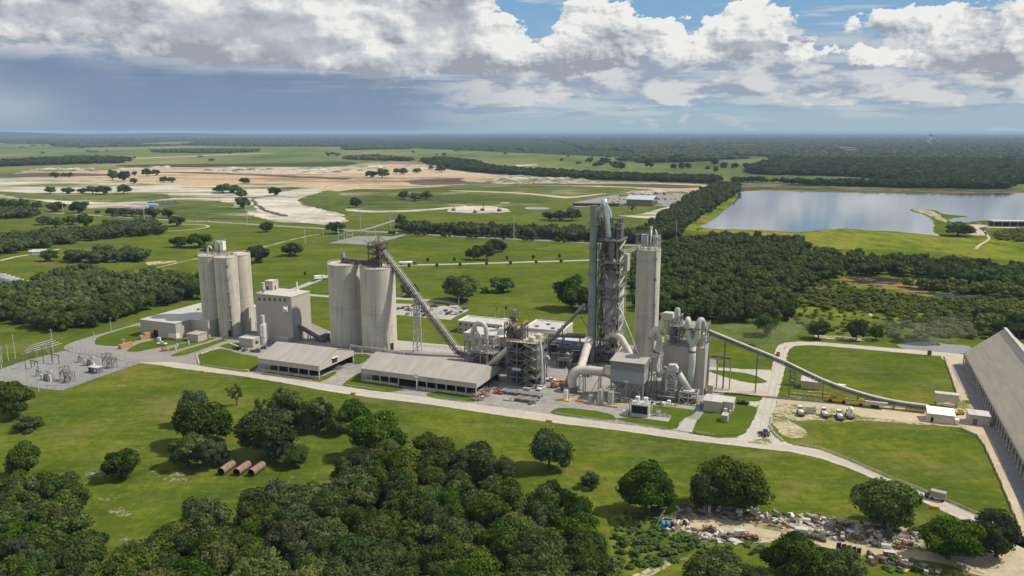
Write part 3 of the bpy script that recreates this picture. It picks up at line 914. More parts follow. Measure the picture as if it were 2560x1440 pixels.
# ---------------------------------------------------------------- vegetation
def leaf_mat(name, dark, mid, light, hue=.06):
	m = bpy.data.materials.new(name)
	m.use_nodes = True
	t = NT(m.node_tree)
	out = t.n('ShaderNodeOutputMaterial')
	b = t.n('ShaderNodeBsdfPrincipled')
	b.inputs['Roughness'].default_value = .75
	b.inputs['Specular IOR Level'].default_value = .0
	tr = t.n('ShaderNodeBsdfTranslucent')
	mx = t.n('ShaderNodeMixShader')
	mx.inputs[0].default_value = .2
	at = t.n('ShaderNodeAttribute', attribute_name='tint')
	rnd = t.n('ShaderNodeObjectInfo').outputs['Random']
	f = t.add(t.mul(at.outputs['Fac'], .75), t.mul(rnd, .25))
	c = t.ramp(f, [(0.05, dark), (.5, mid), (.95, light)])
	hs = t.n('ShaderNodeHueSaturation')
	t.put(hs.inputs['Hue'], t.lin(t.m('FRACT', t.mul(rnd, 7.13)), 0, 1, .5 - hue * .45, .5 + hue * .3))
	t.put(hs.inputs['Saturation'], t.lin(t.m('FRACT', t.mul(rnd, 3.7)), 0, 1, .72, 1.05))
	t.put(hs.inputs['Value'], t.lin(t.m('FRACT', t.mul(rnd, 5.3)), 0, 1, .8, 1.2))
	t.put(hs.inputs['Color'], c)
	t.lk(hs.outputs[0], b.inputs['Base Color'])
	t.lk(hs.outputs[0], tr.inputs['Color'])
	t.lk(b.outputs[0], mx.inputs[1]); t.lk(tr.outputs[0], mx.inputs[2])
	t.lk(mx.outputs[0], out.inputs[0])
	return m

LEAF = leaf_mat('oak_leaves', (.025, .050, .008), (.066, .108, .015), (.15, .185, .026))
LEAF_Y = leaf_mat('yellow_green_leaves', (.05, .075, .012), (.10, .12, .018), (.17, .165, .025))
LEAF_G = leaf_mat('greyish_leaves', (.036, .054, .018), (.070, .094, .028), (.125, .148, .044))
LEAF_W = leaf_mat('woodland_leaves', (.028, .048, .011), (.064, .093, .019), (.14, .165, .032))
BARK = plain('bark', (.09, .075, .06), .3, 2.0, .95)
BARE = plain('bare_grey_wood', (.20, .18, .16), .25, 2.0, .95)

ICO = {}
def ico(sub):
	if sub not in ICO:
		import bmesh
		bm = bmesh.new()
		bmesh.ops.create_icosphere(bm, subdivisions=sub, radius=1.0)
		v = np.array([p.co[:] for p in bm.verts]); f = np.array([[q.index for q in p.verts] for p in bm.faces])
		bm.free()
		ICO[sub] = (v, f)
	return ICO[sub]


def crown_arrays(rng, n_lobes, n_leaf, leaf, R=7.0, H=12.0, base=.25, lobe=(.28, .42), core=.8, sub=1, shape='dome', gap=0.0):
	"""leaf quads on many lobes spread over a dome, plus a dark rounded core inside each lobe.
	returns verts (4-gons padded as quads / tris apart)"""
	qv, qt, tv, tf, tt = [], [], [], [], []
	nv = 0
	iv, if_ = ico(sub)
	zc = H * (base + (1 - base) * .40)
	rz = H * (1 - base) * .55
	K = 1 if n_lobes < 12 else rng.integers(3, 6)
	subs = [(0.0, 0.0, 0.0, 1.0)] if K == 1 else [(*(rng.uniform(.18, .5) * R * np.array((math.cos(q), math.sin(q)))), rng.uniform(-.16, .06) * H, rng.uniform(.5, .78)) for q in (np.arange(K) * 6.283 / K + rng.uniform(0, 6))]
	for i in range(n_lobes):
		sx, sy, sz_, sr = subs[i % K]
		# spread over the dome: golden-angle with jitter
		a = i * 2.39996 + rng.normal(0, .3)
		h = -.75 + 1.7 * (i + .5) / n_lobes
		h = min(.97, h + rng.normal(0, .06))
		rr = math.sqrt(max(0.02, 1 - h * h)) * rng.uniform(.55, .92)
		lr = R * rng.uniform(*lobe) * (1.0 if h > -.4 else .8)
		c = np.array((sx + R * .82 * sr * rr * math.cos(a), sy + R * .82 * sr * rr * math.sin(a), zc + sz_ + rz * h * .82 * (.45 + .55 * sr)))
		if shape == 'tall': c[:2] *= .85
		tint = rng.uniform(.05, .72)
		d = rng.normal(size=(n_leaf, 3)); d /= np.linalg.norm(d, axis=1)[:, None]
		d[:, 2] = np.where(d[:, 2] < -.55, -d[:, 2], d[:, 2])
		sq = np.array((1, 1, .82))
		pos = c + d * lr * sq * rng.uniform(.86, 1.12, (n_leaf, 1))
		nrm = d + rng.normal(0, .45, (n_leaf, 3)); nrm /= np.linalg.norm(nrm, axis=1)[:, None]
		t1 = np.cross(nrm, rng.normal(size=(n_leaf, 3))); t1 /= np.linalg.norm(t1, axis=1)[:, None]
		t2 = np.cross(nrm, t1)
		s = leaf * rng.uniform(.6, 1.3, (n_leaf, 1))
		s2 = s * rng.uniform(.55, 1.0, (n_leaf, 1))
		quad = np.stack((pos - t1 * s * .5 - t2 * s2 * .25, pos + t1 * s * .2 - t2 * s2 * .55, pos + t1 * s * .55 + t2 * s2 * .2, pos - t1 * s * .15 + t2 * s2 * .5), 1)
		qv.append(quad.reshape(-1, 3))
		qt.append(np.clip(tint + rng.normal(0, .16, n_leaf), 0, 1))
		cv = c + iv * lr * sq * core * (1 + rng.normal(0, .07, (len(iv), 1)))
		tf.append(if_ + nv); tv.append(cv); nv += len(iv)
		tt.append(np.full(len(if_), tint * .8))
	return np.concatenate(qv), np.concatenate(qt), np.concatenate(tv), np.concatenate(tf), np.concatenate(tt)


def np_mesh(name, qv, qt, tv, tf, tt, mats):
	me = bpy.data.meshes.new(name)
	nq = len(qv) // 4
	co = np.concatenate((qv, tv)).astype(np.float32)
	li = np.concatenate((np.arange(nq * 4), (tf + nq * 4).ravel())).astype(np.int32)
	tot = np.concatenate((np.full(nq, 4), np.full(len(tf), 3))).astype(np.int32)
	st = np.concatenate(((0,), np.cumsum(tot)[:-1])).astype(np.int32)
	me.vertices.add(len(co)); me.vertices.foreach_set('co', co.ravel())
	me.loops.add(len(li)); me.loops.foreach_set('vertex_index', li)
	me.polygons.add(len(tot)); me.polygons.foreach_set('loop_start', st); me.polygons.foreach_set('loop_total', tot)
	at = me.attributes.new('tint', 'FLOAT', 'FACE')
	at.data.foreach_set('value', np.concatenate((qt, tt)).astype(np.float32))
	me.materials.append(mats)
	me.update(calc_edges=True)
	return me


def trunk_mesh(rng, H, spread, r=.45, limbs=6, top=.62):
	b = MB()
	b.tube([(0, 0, -.2), (.1, 0, H * .15), (.15, .1, H * .3)], [r * 1.35, r, r * .8], 8)
	for i in range(limbs):
		a = i * 2.4 + rng.uniform(-.4, .4)
		L = spread * rng.uniform(.5, .85)
		z1 = H * rng.uniform(.45, top)
		b.tube([(.12, .08, H * .24), (math.cos(a) * L * .45, math.sin(a) * L * .45, H * .24 + (z1 - H * .24) * .6), (math.cos(a) * L, math.sin(a) * L, z1)], [r * .6, r * .4, r * .12], 6)
	return b


def bare_mesh(rng, H, spread):
	b = MB()
	b.tube([(0, 0, -.2), (.3, .1, H * .3), (.1, 0, H * .5)], [.45, .33, .25], 7)
	for i in range(9):
		a = i * 2.4 + rng.uniform(-.4, .4); L = spread * rng.uniform(.5, 1); z0 = H * rng.uniform(.3, .5); z1 = H * rng.uniform(.6, 1)
		m = Vector((math.cos(a) * L * .5, math.sin(a) * L * .5, z0 + (z1 - z0) * .6))
		b.tube([(.15, .05, z0), m, (math.cos(a) * L, math.sin(a) * L, z1)], [.2, .12, .03], 5)
		for k in range(4):
			a2 = a + rng.uniform(-1, 1); l2 = L * .4
			b.tube([m, m + Vector((math.cos(a2) * l2, math.sin(a2) * l2, H * rng.uniform(.02, .2)))], [.09, .02], 4)
	return b


R0, H0 = 7.0, 12.0
PROTO = {}


def add_proto(kind, k, leafmat, seed, nl, nleaf, leaf, **kw):
	rng = np.random.default_rng(seed)
	me = np_mesh('crown', *crown_arrays(rng, nl, nleaf, leaf, R0, H0, **kw), leafmat)
	tb = trunk_mesh(rng, H0, R0 * .8)
	tm = bpy.data.meshes.new('trunk')
	tm.from_pydata(tb.v, [], tb.f); tm.materials.append(BARK)
	PROTO.setdefault(kind, []).append((me, tm))

for k in range(5): add_proto('oak', k, LEAF, 100 + k, 44 + 5 * k, 150, .68)
for k in range(2): add_proto('yellow', k, LEAF_Y, 200 + k, 48, 150, .66)
for k in range(2): add_proto('grey', k, LEAF_G, 300 + k, 52, 120, .58, lobe=(.2, .34))
for k in range(2): add_proto('sparse', k, LEAF_G, 400 + k, 22, 42, .6, lobe=(.12, .2), core=.3, base=.35)
for k in range(3): add_proto('mid', k, LEAF, 500 + k, 26, 80, 1.0)
for k in range(2): add_proto('bush', k, LEAF, 600 + k, 20, 80, .8, base=.0)
for k in range(2): add_proto('young', k, LEAF, 700 + k, 9, 60, 1.6, base=.3, lobe=(.4, .55))
TREE_RNG = random.Random(5)


def tree(px, py, w, top, kind='oak', label='dark green oak', name='oak_tree', group=None, cat='tree'):
	"""a tree whose foot is seen at pixel (px,py), crown w pixels wide, top at row `top`"""
	x, y = P(px, py)
	k = PXM(px, py)
	R = w / k / 2
	H = max(HT(px, py, top), R * .6)
	return tree_at(x, y, R, H, kind, label, name, group, cat)


def tree_at(x, y, R, H, kind, label, name, group, cat='tree'):
	cm, tm = TREE_RNG.choice(PROTO[kind])
	t = thing(name, label, cat, (x, y, 0), TREE_RNG.uniform(0, 6.28), group)
	t.scale = (R / R0, R / R0, H / H0)
	for nm, me in (('crown', cm), ('trunk', tm)):
		if kind == 'bush' and nm == 'trunk': continue
		o = bpy.data.objects.new(nm, me)
		COL.objects.link(o); own(o, t)
	return t


def in_poly(x, y, poly):
	c = False
	n = len(poly)
	j = n - 1
	for i in range(n):
		xi, yi = poly[i]; xj, yj = poly[j]
		if (yi > y) != (yj > y) and x < (xj - xi) * (y - yi) / (yj - yi) + xi: c = not c
		j = i
	return c


def scatter(poly, spacing, seed, jit=.42):
	rng = random.Random(seed)
	xs = [p[0] for p in poly]; ys = [p[1] for p in poly]
	out = []
	y, r = min(ys), 0
	while y < max(ys):
		x = min(xs) + (spacing / 2 if r % 2 else 0)
		while x < max(xs):
			a, b = x + rng.uniform(-jit, jit) * spacing, y + rng.uniform(-jit, jit) * spacing
			if in_poly(a, b, poly): out.append((a, b))
			x += spacing
		y += spacing * .87; r += 1
	return out


# --- single trees of the foreground and middle ground (photo pixel: foot x, foot y, crown width, crown top)
T = [
 (30, 1045, 100, 956, 'oak', 'round dark oak at the left edge below the substation'),
 (70, 1074, 80, 1044, 'bush', 'low spreading bush alone in the meadow below the substation'),
 (60, 1195, 84, 1110, 'oak', 'oak standing up at the corner of the left woods'),
 (306, 1194, 92, 1126, 'oak', 'small spreading oak alone in the front meadow, left of the three pipes'),
 (493, 1062, 78, 966, 'grey', 'greyish oak at the back of the clump left of the pipes'),
 (505, 1112, 128, 1005, 'oak', 'big dark oak in the middle of the clump left of the pipes'),
 (470, 1165, 92, 1088, 'oak', 'low oak with drooping boughs at the front left of the clump'),
 (530, 1168, 90, 1094, 'grey', 'low pale oak beside the left rusty pipe'),
 (592, 1014, 56, 953, 'sparse', 'thin half-bare tree by the front road'),
 (648, 1052, 42, 984, 'sparse', 'thin grey tree between two clumps in the front meadow'),
 (668, 1143, 126, 1028, 'oak', 'big dark oak directly behind the rusty pipes'),
 (738, 1166, 66, 1112, 'oak', 'low oak at the right end of the rusty pipes'),
 (716, 1075, 88, 968, 'oak', 'tall dark oak leading the clump by the front road'),
 (760, 1076, 60, 1005, 'grey', 'narrow grey oak in the clump by the front road'),
 (798, 1078, 72, 992, 'oak', 'oak in the middle of the clump by the front road'),
 (846, 1084, 60, 1025, 'oak', 'rounded small oak near the right end of the clump by the road'),
 (888, 1075, 66, 998, 'oak', 'dark oak at the right end of the clump by the front road'),
 (948, 1140, 130, 1035, 'oak', 'broad dark oak at the top of the central woods'),
 (1095, 1165, 105, 1086, 'yellow', 'yellowish oak at the top edge of the central woods'),
 (1190, 1208, 110, 1112, 'oak', 'tall dark oak at the right shoulder of the central woods'),
 (1250, 1222, 80, 1140, 'oak', 'rounded oak next to the clearing in the central woods'),
 (1372, 1172, 96, 1076, 'oak', 'single round oak alone on the lawn below the front road'),
 (1476, 1218, 62, 1180, 'bush', 'small bush alone on the front lawn'),
 (1615, 1284, 128, 1163, 'oak', 'dark dense oak at the left end of the scrap yard'),
 (1775, 1275, 110, 1175, 'oak', 'dark half of the tree pair over the scrap heap'),
 (1845, 1272, 160, 1150, 'yellow', 'large oak with yellow-green crown over the scrap heap'),
 (2210, 1320, 155, 1197, 'oak', 'broad oak between the curved road and the scrap yard'),
 (2370, 1398, 145, 1292, 'oak', 'wide oak at the right of the scrap yard beside the road'),
 (2490, 1392, 130, 1282, 'grey', 'open grey-green oak at the bottom right by the road'),
 (1985, 1452, 145, 1342, 'oak', 'oak in front of the scrap track, tallest there'),
 (2090, 1470, 130, 1372, 'oak', 'rounded oak right of the tallest oak at the bottom'),
 (1790, 1480, 140, 1388, 'oak', 'oak at the bottom edge below the sandy bank'),
 (1880, 1490, 100, 1420, 'oak', 'small oak at the bottom edge between two larger oaks'),
 (2400, 1462, 60, 1430, 'bush', 'bush at the bottom edge beside the sand track'),
 (1400, 1265, 70, 1220, 'bare', 'bare grey dead tree at the edge of the central woods'),
 (125, 653, 42, 624, 'mid', 'small round oak beside the white house, left field'),
 (452, 618, 46, 589, 'mid', 'left oak of the pair beyond the left silos'),
 (498, 618, 58, 581, 'mid', 'right oak of the pair beyond the left silos'),
 (521, 640, 40, 612, 'mid', 'oak half hidden behind the left silos'),
 (648, 656, 60, 611, 'mid', 'dark round oak just right of the left silos'),
 (733, 639, 54, 604, 'mid', 'spreading oak alone on the lawn behind the hall'),
 (665, 580, 35, 553, 'mid', 'round oak by the highway above the left silos'),
 (840, 584, 46, 551, 'mid', 'dark oak beside the far substation'),
 (442, 565, 40, 538, 'mid', 'oak beside the highway at the end of the tree row'),
 (1027, 740, 46, 708, 'mid', 'oak behind the long inclined conveyor'),
 (1152, 752, 92, 689, 'oak', 'largest oak above the car park'),
 (1212, 733, 24, 716, 'bush', 'small bush between two oaks above the car park'),
 (1258, 730, 64, 692, 'mid', 'spreading oak right of the largest oak above the car park'),
 (1428, 772, 88, 690, 'oak', 'big oak left of the tall stack'),
 (1468, 778, 60, 715, 'oak', 'oak half hidden by the tall stack'),
 (1172, 648, 24, 622, 'mid', 'leftmost small oak of the lawn grove'),
 (1194, 651, 34, 609, 'mid', 'second oak from the left in the lawn grove'),
 (1217, 650, 40, 606, 'mid', 'middle oak of the lawn grove'),
 (1236, 633, 46, 596, 'mid', 'tallest oak of the lawn grove'),
 (1254, 629, 32, 602, 'mid', 'rightmost oak of the lawn grove'),
 (1400, 552, 40, 523, 'mid', 'left oak of the clump beyond the highway wood'),
 (1430, 552, 46, 520, 'mid', 'right oak of the clump beyond the highway wood'),
 (1372, 550, 34, 527, 'mid', 'low oak at the left end of the clump beyond the highway wood'),
 (1580, 531, 26, 508, 'sparse', 'grey leafless-looking tree in front of the depot'),
 (2394, 590, 72, 556, 'mid', 'dense green tree on the lake shore at the spit'),
 (1915, 838, 60, 780, 'mid', 'dusty grey tree at the front corner of the right woods'),
 (2045, 848, 60, 800, 'grey', 'dusty tree alone behind the curved white road'),
 (2140, 850, 50, 798, 'mid', 'dark round tree in the scrub behind the white road'),
 (2190, 850, 34, 812, 'mid', 'small dark tree right of the round tree in the scrub'),
 (2545, 845, 90, 775, 'mid', 'dark tree beside the roof of the big store'),
]
for (px, py, w, top, kind, label) in T:
	if kind == 'bare':
		x, y = P(px, py); H = HT(px, py, top)
		t = thing('dead_tree', label, 'tree', (x, y, 0))
		bare_mesh(np.random.default_rng(3), H, w / PXM(px, py) / 2).build('trunk', BARE, t)
		continue
	tree(px, py, w, top, kind, label, 'bush' if kind == 'bush' else 'oak_tree', None, 'bush' if kind == 'bush' else 'tree')

# trees on the quarry land and along the highway
FT = [(180, 670, 100, 615), (320, 720, 110, 650), (415, 740, 120, 665), (535, 720, 110, 645), (640, 740, 120, 630), (725, 640, 40, 610),
 (30, 600, 80, 520), (110, 605, 100, 525), (180, 605, 90, 525), (275, 610, 100, 545), (420, 625, 140, 545), (585, 635, 140, 540),
 (830, 650, 90, 590), (900, 655, 120, 590), (980, 660, 100, 600), (1050, 665, 90, 600), (1140, 670, 120, 585), (1250, 670, 90, 600),
 (375, 490, 90, 435), (512, 490, 100, 440), (615, 485, 90, 445), (690, 490, 110, 430), (770, 495, 110, 425), (920, 490, 110, 420),
 (410, 372, 80, 325), (475, 365, 40, 332), (520, 365, 50, 328), (840, 390, 80, 310), (920, 395, 100, 315), (995, 415, 55, 370), (1000, 355, 40, 320), (1090, 360, 80, 300), (1160, 355, 60, 305), (1220, 408, 70, 360), (1275, 408, 60, 362),
 (1825, 415, 80, 365), (1660, 485, 150, 415), (1740, 485, 130, 420), (1615, 475, 60, 440), (1800, 520, 90, 450), (1815, 600, 110, 510), (2045, 505, 100, 435)]
FT = [(x / 2.977, 320 + y / 2.977, w / 2.977, 320 + tp / 2.977, 1 if y > 560 else 0) for x, y, w, tp in FT]
FT += [(860 + x / 2.977, 320 + y / 2.977, w / 2.977, 320 + tp / 2.977, 0) for x, y, w, tp in
	   [(85, 590, 90, 510), (445, 530, 100, 465), (530, 545, 100, 480), (610, 530, 95, 470), (200, 370, 90, 315), (285, 372, 110, 300), (390, 340, 50, 300), (440, 345, 80, 292), (545, 335, 80, 298), (650, 310, 40, 280), (725, 330, 90, 280), (430, 740, 90, 640)]]
for x, y, w, tp, hw in FT:
	tree(x, y, w, tp, 'mid', 'oak in the broken row along the highway, left of the plant' if hw else 'dark oak left standing on the quarry land beyond the highway', 'oak_tree', 'oaks along the highway' if hw else 'oaks on the quarry land')

# young trees planted along the two drives
YT = [(525, 15), (560, 20), (615, 20), (780, 30), (805, 35), (852, 30), (1023, 40), (1052, 45), (1098, 45), (1275, 45), (1360, 60), (1545, 65), (1577, 70), (1630, 70), (1857, 80), (1885, 85), (1935, 85), (285, 10), (320, 12)]
for x, y in YT:
	X, Y = 900 + x / 3.79, 580 + (y + 22) / 3.79
	tree(X, Y, 9.5, Y - 11.5, 'young', 'young round tree planted beside the highway', 'young_tree', 'young trees along the highway', 'young tree')
for x, y in [(642, 268), (893, 262), (1393, 248), (1642, 240), (1890, 230)]:
	X, Y = 900 + x / 3.79, 580 + (y + 24) / 3.79
	tree(X, Y, 7.5, Y - 12, 'young', 'young tree on the far side of the plant drive', 'young_tree', 'young trees beyond the drive', 'young tree')
for x, y in [(465, 320), (730, 317), (950, 312), (1200, 300), (1425, 295), (1668, 288), (1903, 278)]:
	X, Y = 900 + x / 3.79, 580 + (y + 24) / 3.79
	tree(X, Y, 7.5, Y - 12, 'young', 'young tree on the near side of the plant drive', 'young_tree', 'young trees before the drive', 'young tree')
tree(763, 690, 6, 679, 'young', 'lone young tree behind the hall roof', 'young_tree', None, 'young tree')

# --- woods near the camera: every tree its own thing
def wood(px_poly, spacing, seed, Rr, Hr, kinds, label, group, avoid=()):
	poly = [P(*p) for p in px_poly]
	rng = random.Random(seed)
	n = 0
	for x, y in scatter(poly, spacing, seed):
		if any((x - a) ** 2 + (y - b) ** 2 < r * r for a, b, r in avoid): continue
		R = rng.uniform(*Rr)
		tree_at(x, y, R, rng.uniform(*Hr) * (.75 + .25 * R / Rr[1]), rng.choice(kinds), label, 'oak_tree', group)
		n += 1
	return n

K5 = ['oak', 'oak', 'oak', 'oak', 'grey', 'oak', 'oak', 'yellow', 'oak', 'oak']
n1 = wood([(-90, 1285), (0, 1275), (90, 1248), (170, 1270), (205, 1320), (215, 1400), (255, 1470), (280, 1600), (-120, 1620)], 9.2, 1, (4.6, 6.8), (9.5, 13), K5, 'oak packed in the dark woods at the lower left', 'oaks of the lower left woods')
c1 = P(1215, 1245); c2 = P(720, 1345)
n2 = wood([(345, 1425), (400, 1395), (470, 1365), (520, 1325), (640, 1300), (760, 1290), (800, 1215), (880, 1185), (1010, 1175), (1090, 1195), (1150, 1250), (1230, 1270), (1330, 1275), (1400, 1310), (1490, 1335), (1535, 1390), (1530, 1470), (1560, 1640), (240, 1640)], 9.4, 2, (4.8, 7.2), (9.5, 14), K5, 'oak packed in the dark woods along the bottom edge', 'oaks of the central woods', ((c1[0], c1[1], 7),))
# --- the wood left of the silos: the trees of its near side
n3 = wood([(-60, 800), (60, 828), (215, 826), (300, 802), (400, 768), (500, 748), (500, 735), (400, 750), (300, 778), (200, 800), (60, 800), (-60, 775)], 10.0, 3, (5, 6.8), (10, 13), ['mid', 'mid', 'oak', 'grey'], 'oak on the near edge of the wood left of the silos', 'oaks on the edge of the left wood')
n4 = wood([(1650, 800), (1760, 806), (1900, 812), (1950, 812), (1988, 800), (1975, 785), (1900, 790), (1760, 780), (1660, 775)], 10.5, 4, (5, 6.8), (10, 13), ['mid', 'mid', 'grey'], 'oak on the near edge of the big wood right of the tall silo', 'oaks on the edge of the right wood')
print('woods', n1, n2, n3, n4)

# --- woods that read as one mass: one object each
def crown_lib(seed, n, nl, nleaf, leaf, **kw):
	rng = np.random.default_rng(seed)
	return [crown_arrays(rng, nl, nleaf, leaf, R0, H0, **kw) for k in range(n)]

LIB_A = crown_lib(11, 6, 14, 34, 1.25, lobe=(.32, .48), core=.93, sub=1)
LIB_B = crown_lib(12, 6, 8, 12, 2.6, lobe=(.4, .6), core=.9, sub=1)
LIB_C = crown_lib(13, 6, 3, 4, 3.4, lobe=(.5, .7), core=.95, sub=1)


def mass(name, spots, lib, label, cat, m=LEAF_W, seed=1):
	"""spots: (x, y, R, H)"""
	rng = np.random.default_rng(seed)
	Q, QT, V, F, TT = [], [], [], [], []
	nv = 0
	for x, y, R, H in spots:
		qv, qt, tv, tf, tt = lib[rng.integers(len(lib))]
		a = rng.uniform(0, 6.28); c, s = math.cos(a), math.sin(a)
		rot = np.array(((c, -s, 0), (s, c, 0), (0, 0, 1))) * np.array((R / R0, R / R0, H / H0))[:, None]
		o = np.array((x, y, 0))
		Q.append(qv @ rot.T + o); V.append(tv @ rot.T + o)
		d = rng.uniform(-.16, .2)
		QT.append(np.clip(qt + d, 0, 1)); TT.append(np.clip(tt + d, 0, 1))
		F.append(tf + nv); nv += len(tv)
	o = bpy.data.objects.new(name, np_mesh(name, np.concatenate(Q), np.concatenate(QT), np.concatenate(V), np.concatenate(F), np.concatenate(TT), m))
	COL.objects.link(o)
	return setp(o, label, cat, kind='stuff')


def spots(px_poly, spacing, seed, Rr, Hr):
	poly = [P(*p) for p in px_poly]
	rng = random.Random(seed)
	return [(x, y, rng.uniform(*Rr) * (1.35 if rng.random() < .16 else 1), rng.uniform(*Hr)) for x, y in scatter(poly, spacing, seed, .62)]


S = spots([(-90, 770), (0, 738), (150, 702), (170, 692), (260, 690), (300, 706), (400, 695), (515, 716), (515, 738), (400, 752), (300, 780), (200, 802), (60, 803), (-90, 780)], 8.6, 21, (3.6, 7.2), (7.5, 14))
mass('woodland', S, LIB_A, 'dark wood left of the silos, one closed canopy', 'woodland', seed=21)
S = spots([(-60, 600), (60, 598), (130, 592), (250, 580), (280, 567), (400, 563), (412, 586), (260, 599), (150, 613), (0, 640), (-60, 645)], 10.5, 22, (5, 8), (9, 13))
S += spots([(155, 652), (250, 642), (375, 642), (370, 654), (260, 657), (165, 660)], 10, 23, (6, 8.5), (9, 13))
S += spots([(-30, 536), (60, 533), (100, 537), (80, 545), (-30, 548)], 11, 28, (6, 8.5), (9, 13))
mass('woodland', S, LIB_A, 'belts of dark oaks across the fields at the far left', 'woodland', seed=22)
S = spots([(1000, 576), (1200, 580), (1450, 590), (1640, 600), (1640, 612), (1450, 604), (1200, 592), (1000, 583)], 9.5, 24, (5, 7), (11, 16))
mass('woodland', S, LIB_A, 'tree belt along the highway behind the stack', 'woodland', seed=24)
S = spots([(1785, 466), (1845, 466), (1848, 482), (1790, 520), (1745, 550), (1700, 580), (1700, 600), (1590, 602), (1655, 548), (1715, 505)], 10.5, 25, (5, 7.5), (10, 15))
mass('woodland', S, LIB_A, 'belt of trees along the left bank of the lake', 'woodland', seed=25)
S = spots([(1600, 640), (1680, 616), (1760, 604), (1900, 604), (1995, 610), (2012, 645), (2120, 655), (2300, 662), (2420, 668), (2560, 690), (2700, 700), (2700, 735), (2560, 728), (2440, 716), (2330, 704), (2250, 690), (2120, 690), (2050, 702), (1965, 750), (1985, 785), (1900, 790), (1760, 780), (1660, 775), (1590, 780), (1585, 700)], 8.4, 26, (3.4, 7.4), (7, 14.5))
mass('woodland', S, LIB_A, 'big dark wood between the tall silo and the lake meadow', 'woodland', seed=26)
print('right wood', len(S))
# scrub of the marsh
rng = random.Random(9)
poly = [P(*p) for p in [(1975, 725), (2060, 705), (2110, 712), (2250, 735), (2420, 752), (2560, 740), (2720, 760), (2850, 880), (2560, 845), (2440, 848), (2250, 845), (2060, 835), (1985, 815)]]
S = []
mudp = [P(*p) for p in [(2095, 698), (2130, 691), (2251, 694), (2305, 714), (2345, 728), (2450, 734), (2520, 744), (2344, 752), (2240, 738), (2140, 722)]]
for x, y in scatter(poly, 5.2, 31, .5):
	d = math.sin(x * .045 + 1.3) + math.sin(y * .06) + math.sin((x + y) * .025)
	if in_poly(x, y, mudp): continue
	if d + rng.uniform(-1.2, 1.2) > (-.75 if x / y > .385 else .1): S.append((x, y, rng.uniform(1.6, 3.6), rng.uniform(1.2, 4.2)))
	elif rng.random() < .42: S.append((x, y, rng.uniform(1.0, 2.6), rng.uniform(.7, 2.4)))
for x, y in scatter([P(*p) for p in [(2250, 715), (2400, 722), (2600, 735), (2600, 750), (2420, 735), (2300, 725)]], 7, 32):
	S.append((x, y, rng.uniform(3, 6), rng.uniform(4, 9)))
for x, y in scatter([P(*p) for p in [(2440, 790), (2560, 770), (2700, 800), (2700, 860), (2540, 842), (2450, 838)]], 8, 33):
	S.append((x, y, rng.uniform(3, 5.5), rng.uniform(5, 9)))
for x, y in scatter([P(*p) for p in [(2490, 585), (2560, 575), (2700, 580), (2700, 610), (2560, 606), (2500, 600)]], 9, 34):
	S.append((x, y, rng.uniform(4, 7), rng.uniform(3, 6)))
mass('scrub', S, LIB_B, 'green scrub and bushes covering the marsh behind the white road', 'scrub', leaf_mat('scrub_leaves', (.055, .085, .017), (.095, .130, .024), (.155, .185, .032)), 31)
S = []
for x, y in scatter([P(*p) for p in Z8([(-150, 600), (120, 560), (170, 720), (420, 800), (600, 840), (330, 890), (0, 960), (-200, 1020)])], 3.0, 35, .5):
	S.append((x, y, rng.uniform(.8, 2.2), rng.uniform(.5, 1.9)))
for x, y in scatter([P(*p) for p in Z8([(600, 560), (1000, 600), (1500, 650), (1900, 700), (1850, 740), (1400, 700), (1000, 640), (640, 600)])], 3.4, 36, .5):
	if rng.random() < .6: S.append((x, y, rng.uniform(.7, 1.9), rng.uniform(.5, 1.6)))
for x, y in scatter([P(*p) for p in Z8([(330, 800), (700, 790), (900, 800), (1500, 880), (2000, 960), (1900, 1010), (1500, 950), (850, 900), (500, 850)])], 3.4, 37, .5):
	if rng.random() < .6: S.append((x, y, rng.uniform(.7, 2.0), rng.uniform(.5, 1.8)))
mass('weeds', S, LIB_B, 'bright green weeds and brambles around the scrap yard', 'weeds', leaf_mat('weed_leaves', (.045, .085, .014), (.075, .125, .018), (.12, .165, .03)), 35)

# --- far woods: belts and the forest towards the horizon, canopy clumps that widen with distance
FIELDS = [[P(*q) for q in QR(p)] for p in ([(200, 127), (560, 119), (740, 126), (560, 134), (200, 136)], [(300, 206), (520, 211), (700, 218), (560, 227), (380, 229)], [(2040, 238), (2240, 240), (2200, 253), (2050, 252)], [(2290, 233), (2490, 230), (2480, 249), (2300, 251)], [(1440, 208), (1600, 210), (1560, 222), (1450, 220)], [(-120, 150), (60, 148), (80, 165), (-100, 172)])]
def far_spots(px_poly, seed, base=5.5, kd=.0045, H=(9, 13), dens=1.0):
	rng = random.Random(seed)
	poly = [P(x, max(y, 336.6)) for x, y in px_poly]
	ys = [p[1] for p in poly]
	out = []
	r, rmax = min(ys), max(ys)
	while r < rmax:
		R = base + kd * r
		step = R * 1.35
		xs = []
		n = len(poly)
		for i in range(n):
			(x1, y1), (x2, y2) = poly[i], poly[(i + 1) % n]
			if (y1 > r) != (y2 > r): xs.append(x1 + (x2 - x1) * (r - y1) / (y2 - y1))
		xs.sort()
		for a, b in zip(xs[::2], xs[1::2]):
			x = a + rng.uniform(0, step)
			while x < b:
				if rng.random() < dens and not any(in_poly(x, r, f) for f in FIELDS):
					out.append((x + rng.uniform(-.4, .4) * step, r + rng.uniform(-.4, .4) * step, R * rng.uniform(.75, 1.3), rng.uniform(*H)))
				x += step
		r += step * 1.1
	return out


far = []
